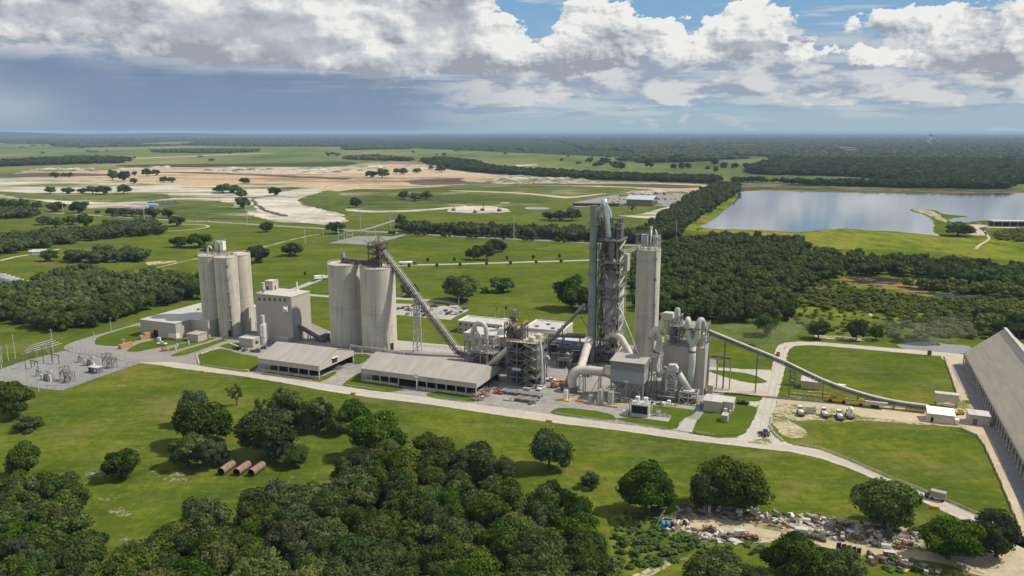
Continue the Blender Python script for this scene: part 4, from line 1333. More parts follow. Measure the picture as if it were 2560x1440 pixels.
# belts
far += far_spots([(1062, 402), (1110, 398), (1180, 408), (1240, 424), (1330, 430), (1500, 440), (1800, 452), (1800, 460), (1500, 450), (1240, 436), (1140, 426), (1060, 408)], 41, 6, .0025, (11, 16))
far += far_spots(QR([(380, 405), (700, 410), (850, 425), (1560, 445), (2440, 455), (2450, 420), (1600, 420), (900, 418), (400, 395)]), 42, 5, .0025, (9, 15))
far += far_spots(QR([(1580, 400), (2480, 425), (2440, 456), (1600, 440)]), 43, 7, .003, (12, 17))
far += far_spots(QR([(500, 340), (700, 350), (1250, 362), (1580, 385), (2560, 420), (2900, 430), (2900, 260), (2000, 250), (1300, 225), (700, 250), (540, 290)]), 44, 7, .004, (11, 17))
far += far_spots(QR([(-300, 262), (200, 250), (620, 222), (1000, 232), (2900, 245), (2900, 60), (1800, 50), (600, 45), (-500, 60), (-900, 100), (-700, 160), (-300, 180), (-400, 230)]), 45, 8, .0048, (11, 16), .93)
far += far_spots(QR([(3000, 62), (3000, 22), (1500, 21.5), (0, 23), (-1500, 24.5), (-2200, 28), (-2900, 40), (-2500, 55), (-1800, 75), (-1000, 95), (-500, 60), (600, 45)]), 46, 10, .0065, (11, 15), .95)
far += far_spots(QF([(-200, 300), (100, 285), (400, 275), (920, 262), (940, 240), (820, 228), (560, 225), (120, 255), (-200, 275)]), 47, 6, .003, (12, 17))
far += far_spots(QF([(1150, 183), (1600, 190), (1920, 178), (1900, 165), (1500, 165), (1160, 172)]), 48, 7, .0035, (11, 15))
far += far_spots(QF([(1870, 138), (2560, 140), (2560, 100), (1600, 95), (1300, 135), (700, 145), (400, 140), (450, 125), (1000, 118), (1500, 90), (2560, 70), (2560, 58), (1500, 72), (700, 78), (-200, 95), (-200, 60), (2560, 40), (2560, 34), (-200, 42), (-400, 110)]), 49, 8, .0042, (10, 14), .7)
far += far_spots(QM([(0, 225), (200, 215), (480, 235), (490, 250), (300, 245), (0, 235)]), 50, 7, .003, (11, 15))
far += far_spots(QM([(0, 165), (300, 160), (500, 158), (500, 150), (200, 140), (0, 145)]), 51, 7, .004, (10, 14))
# pasture trees
for (x, y, w, tp) in [(515, 188, 30, 165), (690, 205, 18, 190), (745, 210, 40, 182), (1200, 200, 35, 178), (1095, 178, 50, 150), (1195, 165, 22, 145), (1330, 180, 80, 145), (1400, 178, 40, 148), (1505, 178, 26, 160), (1450, 178, 18, 163), (1635, 200, 35, 178), (1670, 222, 35, 195), (1620, 250, 30, 225), (1720, 175, 25, 155), (1785, 175, 25, 150), (1845, 158, 35, 130), (1845, 225, 30, 202), (1910, 215, 40, 192), (1965, 228, 35, 202), (1830, 260, 60, 220), (1745, 270, 50, 250), (1940, 270, 100, 225), (1890, 290, 90, 255), (2045, 310, 120, 250), (2080, 250, 150, 220), (2000, 290, 60, 250), (2230, 250, 40, 210), (2270, 300, 70, 235), (2100, 205, 25, 185), (2015, 165, 40, 140), (2100, 160, 60, 130), (2150, 160, 60, 135), (2340, 210, 40, 185), (2380, 200, 40, 175), (2450, 310, 50, 265), (2510, 310, 50, 255), (2285, 185, 30, 160), (2350, 170, 30, 145), (2460, 250, 90, 200), (2500, 230, 90, 190), (860, 175, 100, 150), (955, 165, 30, 150), (1280, 165, 20, 148)]:
	X, Y = 860 + x / 2.977, 320 + y / 2.977
	gx, gy = P(X, Y)
	k = PXM(X, Y)
	far.append((gx, gy, w / 2.977 / k / 2, max(6, HT(X, Y, 320 + tp / 2.977))))
for (x, y, w, tp) in [(318, 195, 38, 175), (160, 147, 40, 137), (250, 137, 50, 125), (325, 135, 40, 124), (390, 137, 40, 110), (1003, 232, 32, 210), (690, 183, 90, 165), (795, 180, 20, 165), (1575, 250, 45, 228), (1495, 217, 60, 205), (1710, 200, 24, 178), (1020, 143, 20, 130), (1110, 160, 16, 150), (605, 155, 40, 140), (2440, 215, 40, 180), (2500, 215, 90, 178)]:
	X, Y = x / 2.977, 320 + y / 2.977
	gx, gy = P(X, Y); k = PXM(X, Y)
	far.append((gx, gy, w / 2.977 / k / 2, max(6, HT(X, Y, 320 + tp / 2.977))))
for (x, y, w, tp) in [(10, 305, 40, 260), (60, 305, 60, 262), (260, 280, 60, 230), (325, 310, 60, 255), (265, 330, 40, 290), (205, 315, 40, 285), (410, 305, 60, 262), (490, 305, 60, 260)]:
	X, Y = 1700 + x / 2.977, 320 + y / 2.977
	gx, gy = P(X, Y); k = PXM(X, Y)
	far.append((gx, gy, w / 2.977 / k / 2, max(6, HT(X, Y, 320 + tp / 2.977))))
print('far clumps', len(far))
near_f = [s for s in far if s[1] < 3300]
far_f = [s for s in far if s[1] >= 3300]
mass('distant_woods', near_f, LIB_B, 'dark tree belts and pasture trees between the lake and the horizon forest', 'woodland', seed=41)
mass('distant_forest', far_f, LIB_C, 'dark forest running to the horizon', 'forest', seed=42)


# ---------------------------------------------------------------- the cement works
def _ray(px, py):
	dx, dy = (px - 1280) / FPX, (720 - py) / FPX
	d = (dx, CT + dy * ST, -ST + dy * CT)
	return (d[0] * CA + d[1] * SA, -d[0] * SA + d[1] * CA, d[2])


def RV(px, py, v):
	"""point of the plant plane v=const seen at a pixel -> (u, z)"""
	d = _ray(px, py); t = v / d[1]
	return d[0] * t, CAMH + d[2] * t


def RU(px, py, u):
	d = _ray(px, py); t = u / d[0]
	return d[1] * t, CAMH + d[2] * t


def conc_fn(t):
	g = t.n('ShaderNodeTexCoord').outputs['Object']
	z = t.sep(g)[2]
	rings = t.noise(t.comb(0, 0, t.mul(z, .55)), 1.0, 3.0, .8)
	st = t.noise(t.vmul(g, (.55, .55, .03)), 1.0, 5.0, .7)
	bl = t.noise(g, .12, 5.0, .65)
	c = t.ramp(t.lin(t.add(t.mul(bl, .6), t.mul(rings, .4)), .35, .65), [(0, (.44, .405, .33)), (.5, (.52, .48, .39)), (1, (.58, .54, .45))])
	c = t.mix(t.mul(t.ss(st, .46, .70), .62), c, (.25, .23, .195))
	c = t.mix(t.mul(t.ss(t.noise(t.comb(0, 0, t.mul(z, .16)), 1.0, 4.0, .7), .52, .68), .35), c, (.30, .28, .235))
	lift = t.m('LESS_THAN', t.m('FRACT', t.mul(z, .42)), .05)
	return t.mix(t.mul(lift, .14), c, (.24, .22, .19))
CONC = mat('silo_concrete', conc_fn, .9, 0, .2)

def clad(name, c, pitch=.9, var=.06):
	def fn(t):
		g = t.n('ShaderNodeTexCoord').outputs['Object']
		x, y, z = t.sep(g)
		k = t.m('FRACT', t.mul(t.add(x, y), 1 / pitch))
		rib = t.m('LESS_THAN', k, .16)
		n = t.noise(t.vmul(g, (1, 1, .2)), .5, 4.0, .65)
		a = t.mix(n, tuple(v * (1 - var * 2) for v in c), tuple(v * (1 + var * 2) for v in c))
		return t.mix(t.mul(rib, .35), a, tuple(v * .72 for v in c))
	return mat(name, fn, .6, 0, .35)

def roofm(name, c, pitch=1.6):
	def fn(t):
		g = t.n('ShaderNodeTexCoord').outputs['Object']
		x, y, z = t.sep(g)
		seam = t.m('LESS_THAN', t.m('FRACT', t.mul(x, 1 / pitch)), .1)
		n = t.noise(t.vmul(g, (.9, .12, .3)), .5, 5.0, .7)
		a = t.mix(t.ss(n, .3, .7), tuple(v * .86 for v in c), tuple(min(1, v * 1.08) for v in c))
		return t.mix(t.mul(seam, .28), a, tuple(v * .7 for v in c))
	return mat(name, fn, .55, 0, .35)

CLAD = clad('grey_cladding', (.41, .375, .315))
CLAD_T = clad('tan_cladding', (.44, .40, .335))
CLAD_D = clad('blue_grey_cladding', (.27, .29, .30))
ROOF = roofm('dusty_sheet_roof', (.345, .325, .285))
ROOF_W = roofm('pale_sheet_roof', (.47, .45, .41), 2.4)
ROOF_S = roofm('store_roof', (.385, .345, .262), 6.5)
STEEL = plain('dusty_steel', (.27, .262, .245), .25, .3, .7, .0, .3, (.20, .18, .16))
STEEL_D = plain('dark_steel', (.115, .105, .095), .3, .4, .7, .0, .3, (.20, .17, .13))
STEEL_B = plain('brown_steel', (.17, .135, .10), .3, .4, .8, .0, .3, (.09, .08, .07))
STEEL_L = plain('light_grey_steel', (.46, .45, .43), .15, .3, .6, .0, .3, (.32, .30, .27))
DUCT = plain('dusty_duct', (.50, .465, .40), .16, .18, .65, .0, .3, (.34, .31, .26))
DUCT_G = plain('pale_green_duct', (.44, .455, .42), .14, .2, .6, .0, .3, (.32, .31, .27))
STACKM = plain('stack_steel', (.25, .27, .285), .15, .12, .45, .55, .5, (.19, .2, .21))
SILVER = plain('silver_cladding', (.62, .63, .64), .1, .2, .28, .9, .5)
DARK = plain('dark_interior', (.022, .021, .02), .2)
GLASS = plain('dark_window', (.05, .06, .07), .1, .5, .15, 0, .5)
YELLOW = plain('yellow_paint', (.50, .34, .04), .15, .6, .6, 0, .3, (.25, .19, .08))
ORANGE = plain('orange_paint', (.55, .16, .04), .15)
RED = plain('red_paint', (.33, .06, .04), .2)
WHITE = plain('white_paint', (.72, .70, .66), .08, .6, .5)
BLUE = plain('blue_paint', (.06, .16, .40), .15)
RUST = plain('rusty_steel', (.20, .105, .065), .3, .7, .9, 0, .2, (.09, .055, .04))
TYRE = plain('rubber', (.02, .02, .02), .2)
GREYP = plain('grey_machine', (.30, .30, .29), .2, .6)
TAN = plain('tan_block', (.46, .40, .30), .15, .5)
PILE = plain('bulk_material', (.10, .09, .075), .25, .2, .95)
SKIN = plain('skin', (.45, .28, .2), .05)


def silo(label, u, v, r, h, group, rim=True):
	t = pthing('cement_silo', label, 'silo', u, v, 0, group)
	MB().lathe(0, 0, [(r, 0), (r, h), (r + .12, h + .02), (r + .12, h + .5)], 64).build('shell', CONC, t)
	b = MB()
	n = 40
	ring = [((r - .1) * math.cos(2 * math.pi * k / n), (r - .1) * math.sin(2 * math.pi * k / n), h + .5) for k in range(n + 1)]
	b.rail(ring, 1.1, .1, 3)
	b.build('guard_rail', STEEL_L, t)
	return t


def face_on(t, u, v, ang):
	pass


# --- the three packing silos on the left
SIL = {}
for key, (px, py, lab) in dict(front=(577, 835, 'front silo of the left concrete cluster, with a pipe up its side'), left=(537.5, 829, 'left silo of the left concrete cluster'), right=(610, 824.5, 'right silo of the left concrete cluster')).items():
	u, v = UV(px, py)
	SIL[key] = (u, v)
bu = SIL['left'][0] + SIL['right'][0] - SIL['front'][0]; bv = SIL['left'][1] + SIL['right'][1] - SIL['front'][1]
SR, SH = 6.55, 46.9
for key in ('front', 'left', 'right'):
	u, v = SIL[key]
	t = silo(dict(front='front silo of the left concrete cluster, with a pipe up its side', left='left silo of the left concrete cluster, partly behind another', right='right silo of the left concrete cluster, facing the hall')[key], u, v, SR, SH, None)
	# outward direction towards the camera
	cx, cy = -u, -v
	a = math.atan2(cy, cx) + (.32 if key != 'right' else 0)
	if key != 'right':
		b = MB()
		ca, sa = math.cos(a - .35), math.sin(a - .35)
		p = Vector((ca, sa, 0)) * (SR - .55); s = Vector((-sa, ca, 0)) * 1.15
		b.poly([p - s + Vector((ca, sa, 0)) * .62, p + s + Vector((ca, sa, 0)) * .62, p + s + Vector((ca, sa, 0)) * .62 + Vector((0, 0, 4)), p - s + Vector((ca, sa, 0)) * .62 + Vector((0, 0, 4))])
		b.build('door', DARK, t)
	if key in ('front', 'right'):
		b = MB()
		aa = math.atan2(cy, cx) + (.05 if key == 'front' else -.25)
		for k in range(2):
			q = Vector((math.cos(aa + .07 * k), math.sin(aa + .07 * k), 0)) * (SR + .35)
			b.tube([q + Vector((0, 0, .5)), q + Vector((0, 0, SH + .8))], .22, 6)
		b.build('riser_pipe', STEEL, t)
		b = MB()
		for z in ((10, 19, 27, 35, 43) if key == 'front' else (12, 24, 34)):
			b = MB()
			q = Vector((math.cos(aa + .03), math.sin(aa + .03), 0)) * (SR + .7)
			b.bx(q.x, q.y, z, 2.2, 2.2, .2)
			b.rail([(q.x - 1, q.y - 1, z + .2), (q.x + 1, q.y - 1, z + .2), (q.x + 1, q.y + 1, z + .2)], 1.1, .12, 1)
			b.build('landing', STEEL, t)
MBr = MB('P')
u0, v0 = (SIL['left'][0] + SIL['right'][0]) / 2, (SIL['left'][1] + SIL['right'][1]) / 2
t = pthing('dust_filter', 'twin white filter boxes on legs above the left silo cluster', 'filter', u0 - 2.2, v0, SH + .5)
for k, x in enumerate((-1.9, 1.6)):
	MB().bx(x, 0, 2.6, 2.6, 2.6, 5.4).lathe(x, 0, [(.4, .6), (1.2, 2.6)], 8).build('filter_box', WHITE if k else STEEL_L, t)
b = MB()
for x in (-3.2, -.6, .3, 2.9):
	for y in (-1.3, 1.3): b.beam((x, y, 0), (x, y, 2.7), .25)
b.rail([(-3.4, -1.6, 8), (3.2, -1.6, 8), (3.2, 1.6, 8), (-3.4, 1.6, 8), (-3.4, -1.6, 8)], 1.1, .12, 1.5)
b.build('legs', STEEL, t)
t = pthing('vent_pipe', 'white bent vent pipe on top of the left silo cluster', 'pipe', SIL['left'][0] + 1.5, SIL['left'][1] - 2.5, SH + .5)
MB().tube([(0, 0, 0), (0, 0, 4), (.3, 0, 5), (1.2, 0, 5.6), (2.4, 0, 5.4), (3, 0, 4.2)], .45, 8).build('pipe', WHITE, t)
t = pthing('roof_walkway', 'walkways, chutes and small ducts across the left silo tops', 'walkway', u0, v0 - 3, SH + .5)
b = MB()
for k in range(9):
	x, y = -7 + k * 1.8, math.sin(k * 2.1) * 3
	b.beam((x, y, 0), (x + 1.2, y + .6, 2.2), .4); b.bx(x, y + 1, 0, 1.1, 1.1, 1.2)
b.build('chute', TAN, t)
MB().box(-8, 8, -1, 1, .1, .3).rail([(-8, -1, .3), (8, -1, .3)], 1.1, .1).rail([(-8, 1, .3), (8, 1, .3)], 1.1, .1).build('deck', STEEL_L, t)

# --- packing warehouse with its annex
WU0, WU1, WV0 = -379.3, -351.5, 339.2
t = pthing('warehouse', 'long low grey warehouse with flat pale roof, left of the silos', 'warehouse', WU0, WV0)
b = MB('P').prism([(WU0, WV0), (WU1, WV0), (WU1, WV0 + 11.5), (-338, WV0 + 11.5), (-338, 398), (WU0, 398)], 0, 9.6)
b.build('wall', CLAD, t)
MB('P').prism([(WU0 - .2, WV0 - .2), (WU1 + .2, WV0 - .2), (WU1 + .2, WV0 + 11.3), (-337.8, WV0 + 11.3), (-337.8, 398.2), (WU0 - .2, 398.2)], 9.62, 9.95).build('roof', roofm('flat_warehouse_roof', (.43, .415, .38), 5), t)
u, z = RV(389.5, 838, WV0)
MB('P').box(u - 1.5, u + 1.9, WV0 - .06, WV0 + .2, 0, 4.6).build('door', DARK, t)
b = MB('P')
for q in ((-365, 372), (-356, 380)): b.bx(q[0], q[1], 9.95, 1.6, 1.6, 1.2)
b.build('roof_vent', STEEL, t)
t = pthing('tower_block', 'tall narrow grey block behind the left silo', 'building', -346, 371)
MB('P').box(-349.5, -338.5, 366, 378, 9.96, 21).build('wall', CLAD, t)
au, av = UV(468, 852.5); au2, av2 = UV(497, 843)
t = pthing('annex', 'small tan lean-to with red panel at the end of the warehouse', 'building', au, av)
MB('P').box(au, au + 8.3, av, av + 7.3, 0, 4.3).build('wall', CLAD_T, t)
MB('P').box(au - .3, au + 8.6, av - .3, av + 7.6, 4.32, 4.6).build('roof', ROOF, t)
MB('P').box(au - .08, au + .1, av + 1, av + 6, .3, 3.4).build('panel', plain('faded_red_panel', (.30, .10, .08), .2), t)
b = MB('P')
for k in range(6): b.box(au + 1 + k * 1.3, au + 1.15 + k * 1.3, av - .07, av + .05, 0, 4.2)
b.build('pilaster', TAN, t)
b = MB('P')
u, v = UV(436, 848)
t = pthing('site_trailer', 'cream box trailer parked beside the warehouse annex', 'trailer', u, v)
MB().bx(0, 0, .9, 6, 2.5, 2.7).build('body', WHITE, t)
MB().bx(-2, -.9, 0, .8, .3, .8).bx(-2, .9, 0, .8, .3, .8).bx(2, 0, 0, .3, 1, .9).build('wheels', TYRE, t)

# --- the packing hall
HU0, HU1 = -311.3, -285.4
HV0 = RU(727.7, 741.5, HU1)[0]; HH = RU(727.7, 741.5, HU1)[1]
HV1 = HV0 + 17.5
t = pthing('packing_hall', 'tall windowless grey hall with row of small windows under its flat roof', 'hall', HU0, HV0)
MB('P').box(HU0, HU1, HV0, HV1, 0, HH - .5).build('wall', CLAD, t)
MB('P').box(HU0 - .25, HU1 + .25, HV0 - .25, HV1 + .25, HH - .48, HH).build('roof', ROOF_W, t)
for px in (648, 661, 674, 687, 700, 712):
	u, z = RV(px, 748 + (px - 648) * .03, HV0)
	MB('P').box(u - .75, u + .75, HV0 - .06, HV0 + .1, z - .9, z + .9).build('window', GLASS, t)
u, z = RV(717, 771, HV0)
MB('P').box(u - 1.8, u + 1.4, HV0 - 1.6, HV0 - .01, z - 1.6, z + 1.6).tube([(u, HV0 - 1.5, z), (u, HV0 - 2.4, z - .4)], [1.3, 1.0], 10).build('intake_hood', WHITE, t)
u, z = RV(700, 845, HV0 - 4)
MB('P').box(u - 6, u + 6, HV0 - 4.5, HV0 - .02, 2.6, 2.9).box(u - 5.6, u + 5.6, HV0 - 4, HV0 - .02, 0, 2.58).build('lean_to', ROOF_W, t)
u, v = UV(682, 726, HH)
b = MB('P').box(u - 5.6, u, v, v + 5.4, HH + .01, HH + 5.3)
ph = b.build('penthouse', CLAD_T, t)
MB('P').box(u - 5.8, u + .2, v - .2, v + 5.6, HH + 5.32, HH + 5.6).build('penthouse_roof', ROOF_W, ph)
MB('P').box(u - 4.4, u - 3.4, v - .06, v + .1, HH + .1, HH + 2.2).box(u - .1, u + .06, v + 2, v + 3, HH + .1, HH + 2.2).build('door', DARK, ph)
u, v = UV(656, 733, HH)
t = pthing('roof_stack', 'short thick vent stack on the left edge of the packing hall roof', 'vent stack', u, v + 1, HH)
MB().cyl(0, 0, 0, 6.2, .95, 12).build('pipe', DUCT, t)
MB().cyl(0, 0, 1.6, 2.2, 1.3, 12).build('collar', STEEL, t)
u, v = UV(743, 727, HH)
t = pthing('roof_stack', 'thin white vent pipe on the right side of the packing hall roof', 'vent stack', u, v, HH)
MB().cyl(0, 0, 0, 5.4, .45, 8).cyl(0, 0, 0, .5, 1.2, 8).build('pipe', WHITE, t)

# small building, white bin and yard clutter below the hall
u, v = UV(633, 869)
t = pthing('control_hut', 'flat-roofed tan block building beside the slim white silo', 'building', u - 9.8, v)
MB('P').box(u - 9.8, u, v, v + 6.5, 0, 4.6).build('wall', CLAD_T, t)
MB('P').box(u - 10, u + .2, v - .2, v + 6.7, 4.62, 5).build('roof', ROOF_W, t)
MB('P').box(u - .1, u + .08, v + 2, v + 4.4, 1.4, 3.2).build('window', GLASS, t)
u, v = UV(661.5, 860)
hb_ = HT(661.5, 860, 812)
t = pthing('dust_bin', 'slim white steel silo with a filter box on top, below the hall', 'silo', u, v)
MB().lathe(0, 0, [(2.05, 0), (2.05, hb_), (1.2, hb_ + 1.0)], 20).build('shell', WHITE, t)
MB().bx(-.3, 0, hb_ + 1, 1.7, 1.7, 4.6).build('filter_box', STEEL_L, t)
MB().lathe(0, 0, [(2.12, hb_ * .36), (2.12, hb_ * .36 + .2)], 20).rail([(1.9 * math.cos(k * .785), 1.9 * math.sin(k * .785), hb_) for k in range(9)], 1.1, .1, 1.4).build('ring', STEEL, t)
b = MB().beam((2.2, .5, 0), (2.2, .5, hb_ + 1), .25).beam((2.2, -.2, 0), (2.2, -.2, hb_ + 1), .12)
b.build('ladder', STEEL, t)
# --- low conveyor from the hall to the ground
u1, z1 = RV(752, 812, HV0 + 8); u2, z2 = RV(806, 856, HV0 + 4)
t = pthing('clinker_conveyor', 'short dark inclined conveyor leaving the right side of the packing hall', 'conveyor', u1, HV0 + 6)
b = MB('P')
vm = HV0 + 6
z2 = max(z2, .8)
b.beam((u1 - 3, vm, z1 + 1), (u2, vm, z2), 2.4, 1.6)
b.build('belt_gallery', STEEL_D, t)
b = MB('P').rail([(u1 - 2, vm - 1.2, z1 + 1.6), (u2, vm - 1.2, z2 + .8)], 1.1, .14, 2.2)
b.build('guard_rail', STEEL, t)
b = MB('P')
for k in (.1, .4, .7):
	x, zz = u1 + (u2 - u1) * k, z1 + (z2 - z1) * k
	b.beam((x, vm - 1.3, 0), (x, vm - 1, zz), .35).beam((x, vm + 1.3, 0), (x, vm + 1, zz), .35).beam((x, vm - 1.2, zz * .3), (x, vm + 1.1, zz * .9), .2)
b.build('trestle', STEEL_D, t)
u, v = UV(806, 852)
t = pthing('transfer_hopper', 'low dark transfer hopper where the short conveyor lands', 'hopper', u + 1, v)
MB().bx(0, 0, 0, 6, 4, 3.2).bx(2, 0, 3.2, 3, 3, 1.4).build('bin', STEEL_D, t)
MB().beam((-7, -2, 1), (0, -1, 3.4), .8).build('chute', STEEL, t)
# bare gantry line along the yard behind the sheds
t = pthing('pipe_rack', 'thin pale pipe rack running behind the open sheds', 'pipe rack', *UV(875, 885))
b = MB('P')
pr = [UV(876, 884), UV(905, 889), UV(948, 893), UV(978, 898), UV(1010, 902)]
for x, y in pr: b.beam((x, y, 0), (x, y, 5), .3)
for k in range(len(pr) - 1): b.beam((*pr[k], 5), (*pr[k + 1], 5), .35).beam((*pr[k], 4.3), (*pr[k + 1], 4.3), .25)
b.build('frame', STEEL_L, t)

# --- the two big clinker silos with head tower and inclined conveyor
TL, TR = UV(869, 855), UV(950, 868.5)
TLr, TRr, TH = 9.45, 9.75, 46.0
for (u, v), r, lab in ((TL, TLr, 'left one of the two huge concrete silos in the middle'), (TR, TRr, 'right one of the two huge concrete silos, carrying the dark head tower')):
	t = silo(lab, u, v, r, TH, None)
	if v == TR[1]:
		a = math.atan2(-v, -u) + .75
		q = Vector((math.cos(a), math.sin(a), 0)) * (r + .03); s = Vector((-math.sin(a), math.cos(a), 0)) * 1.2
		MB().poly([q - s, q + s, q + s + Vector((0, 0, 4.2)), q - s + Vector((0, 0, 4.2))]).build('door', DARK, t)
HTU0, HTZ0 = RV(926, 668, TR[1] - 3); HTU1, _ = RV(952.5, 672, TR[1] - 3)
HTU1 = HTU0 + 7.2
hv0, hv1 = TR[1] - 4.5, TR[1] + 3.5
t = pthing('head_tower', 'rusty brown open steel tower with pointed top on the right big silo', 'tower', HTU0, hv0, TH)
ZT = [TH + .5, TH + 4.2, TH + 7.8, TH + 11.2, TH + 14.0]
b = MB('P').frame_tower(HTU0, HTU1, hv0, hv1, ZT, .5, True, 1, 1)
for z in ZT[1:]: b.box(HTU0 - .6, HTU1 + .6, hv0 - .6, hv1 + .6, z - .1, z + .05).rail([(HTU0 - .6, hv0 - .6, z), (HTU1 + .6, hv0 - .6, z), (HTU1 + .6, hv1 + .6, z)], 1.1, .14)
mid_u, mid_v = HTU0 + 4.6, (hv0 + hv1) / 2
for c_ in ((HTU0 + 2, hv0 + 1), (HTU1, hv0 + 1), (HTU1, hv1 - 1), (HTU0 + 2, hv1 - 1)): b.beam((*c_, ZT[-1]), (mid_u, mid_v, ZT[-1] + 3.6), .35)
b.build('frame', STEEL_B, t)
MB('P').box(HTU0 + .8, HTU0 + 4.6, hv0 + 1, hv1 - 1.5, TH + .5, TH + 5.5).box(HTU0 + 3.6, HTU1 - .4, hv0 + 1.5, hv1 - 1, TH + 8, TH + 11.8).build('chute_housing', STEEL_D, t)
MB('P').tube([(HTU0 + 5, mid_v, TH + 8), (HTU0 + 2.6, mid_v, TH + 5)], [1.3, .9], 8).build('chute', STEEL_B, t)
# gallery between the silo tops
t = pthing('top_gallery', 'dark covered conveyor gallery crossing from one big silo top to the other', 'conveyor', TL[0], TL[1], TH)
gu0 = TL[0] - 1
b = MB('P')
b.beam((gu0, TL[1] + .5, TH + 2.2), (HTU0 + 1, TR[1] + .3, TH + 1.9), 2.8, 2.6)
b.build('housing', STEEL_D, t)
b = MB('P').rail([(gu0, TL[1] - 1.6, TH + 1), (HTU0, TR[1] - 1.8, TH + .8)], 1.2, .16, 1.8)
for k in range(8):
	x = gu0 + (HTU0 - gu0) * k / 7; y = TL[1] + (TR[1] - TL[1]) * k / 7
	b.beam((x, y - 1.7, TH + .5), (x, y - 1.5, TH + 3.4), .25)
b.build('support', STEEL_B, t)
t = pthing('dust_filter', 'small grey filter tower at the back of the left big silo', 'filter', TL[0] - 2.2, TL[1] + 2, TH + .5)
MB().bx(0, 0, 0, 1.8, 1.8, 4.6).build('filter_box', STEEL, t)
MB().cyl(.5, .3, 4.6, 5.8, .5, 8).bx(-.7, 0, 1.5, .9, 1.2, 2.2).build('fan', STEEL_L, t)
# inclined conveyor
cv_ = TR[1] + .2
cu0, cz0 = RV(954, 614, cv_)
cu1, cz1 = RV(1150, 878, cv_)
cz1 = max(cz1, 3.0)
t = pthing('inclined_conveyor', 'steep dark truss conveyor rising to the head tower on the big silo', 'conveyor', cu1, cv_)
A_, B_ = Vector((cu0 - 1.2, cv_, cz0)), Vector((cu1, cv_, cz1))
dd = (B_ - A_).normalized(); nn = Vector((-dd.z, 0, dd.x)); nn = nn if nn.z > 0 else -nn
sd_ = Vector((0, 1.25, 0))
b = MB('P')
NS = 26
for s_ in (-1, 1):
	b.beam(A_ + sd_ * s_, B_ + sd_ * s_, .42).beam(A_ + sd_ * s_ - nn * 2.6, B_ + sd_ * s_ - nn * 2.6, .42)
	for k in range(NS):
		p, q = A_.lerp(B_, k / NS), A_.lerp(B_, (k + 1) / NS)
		b.beam(p + sd_ * s_, q + sd_ * s_ - nn * 2.6, .22).beam(p + sd_ * s_, p + sd_ * s_ - nn * 2.6, .22)
b.build('truss', STEEL_B, t)
b = MB('P').beam(A_ - nn * 1.6, B_ - nn * 1.6, 1.9, .9)
b.build('belt_pan', STEEL_D, t)
b = MB('P').beam(A_ + nn * .15 + sd_ * .75, B_ + nn * .15 + sd_ * .75, .9, .12).beam(A_ + nn * .15 - sd_ * .9, B_ + nn * .15 - sd_ * .9, .6, .12)
b.build('walkway', STEEL_L, t)
MB('P').rail([tuple(A_ + nn * .2 + sd_ * 1.3), tuple(B_ + nn * .2 + sd_ * 1.3)], 1.1, .12, 3).build('guard_rail', STEEL_L, t)
u3, v3 = UV(1172, 895)
MB('P').beam(B_ + dd * -.5 - nn * 1.4, (cu1 + 7, cv_, 1.0), 2.4, 2.6).bx(cu1 + 9, cv_, 0, 6, 5, 2.6).build('tail_box', STEEL_D, t)
# trestle under it
tu = UV(1043, 880)[0]
tz = cz1 + (cz0 - cz1) * (tu - cu1) / (A_.x - cu1) - 3.2
b = MB('P')
for dy in (-1.6, 1.6):
	for dx in (-1.5, 1.5): b.beam((tu + dx, cv_ + dy * 1.4, 0), (tu + dx * .6, cv_ + dy * .7, tz), .45)
for k in range(6):
	za, zb = tz * k / 6, tz * (k + 1) / 6
	for dy in (-1, 1):
		wa, wb = 1.5 - .9 * k / 6 * 1, 1.5 - .9 * (k + 1) / 6
		b.beam((tu - wa, cv_ + dy * (2.2 - k * .18), za), (tu + wb, cv_ + dy * (2.05 - k * .18), zb), .24)
		b.beam((tu - wb, cv_ + dy * 2.05, zb), (tu + wb, cv_ + dy * 2.05, zb), .2)
b.build('trestle', STEEL_L, t)

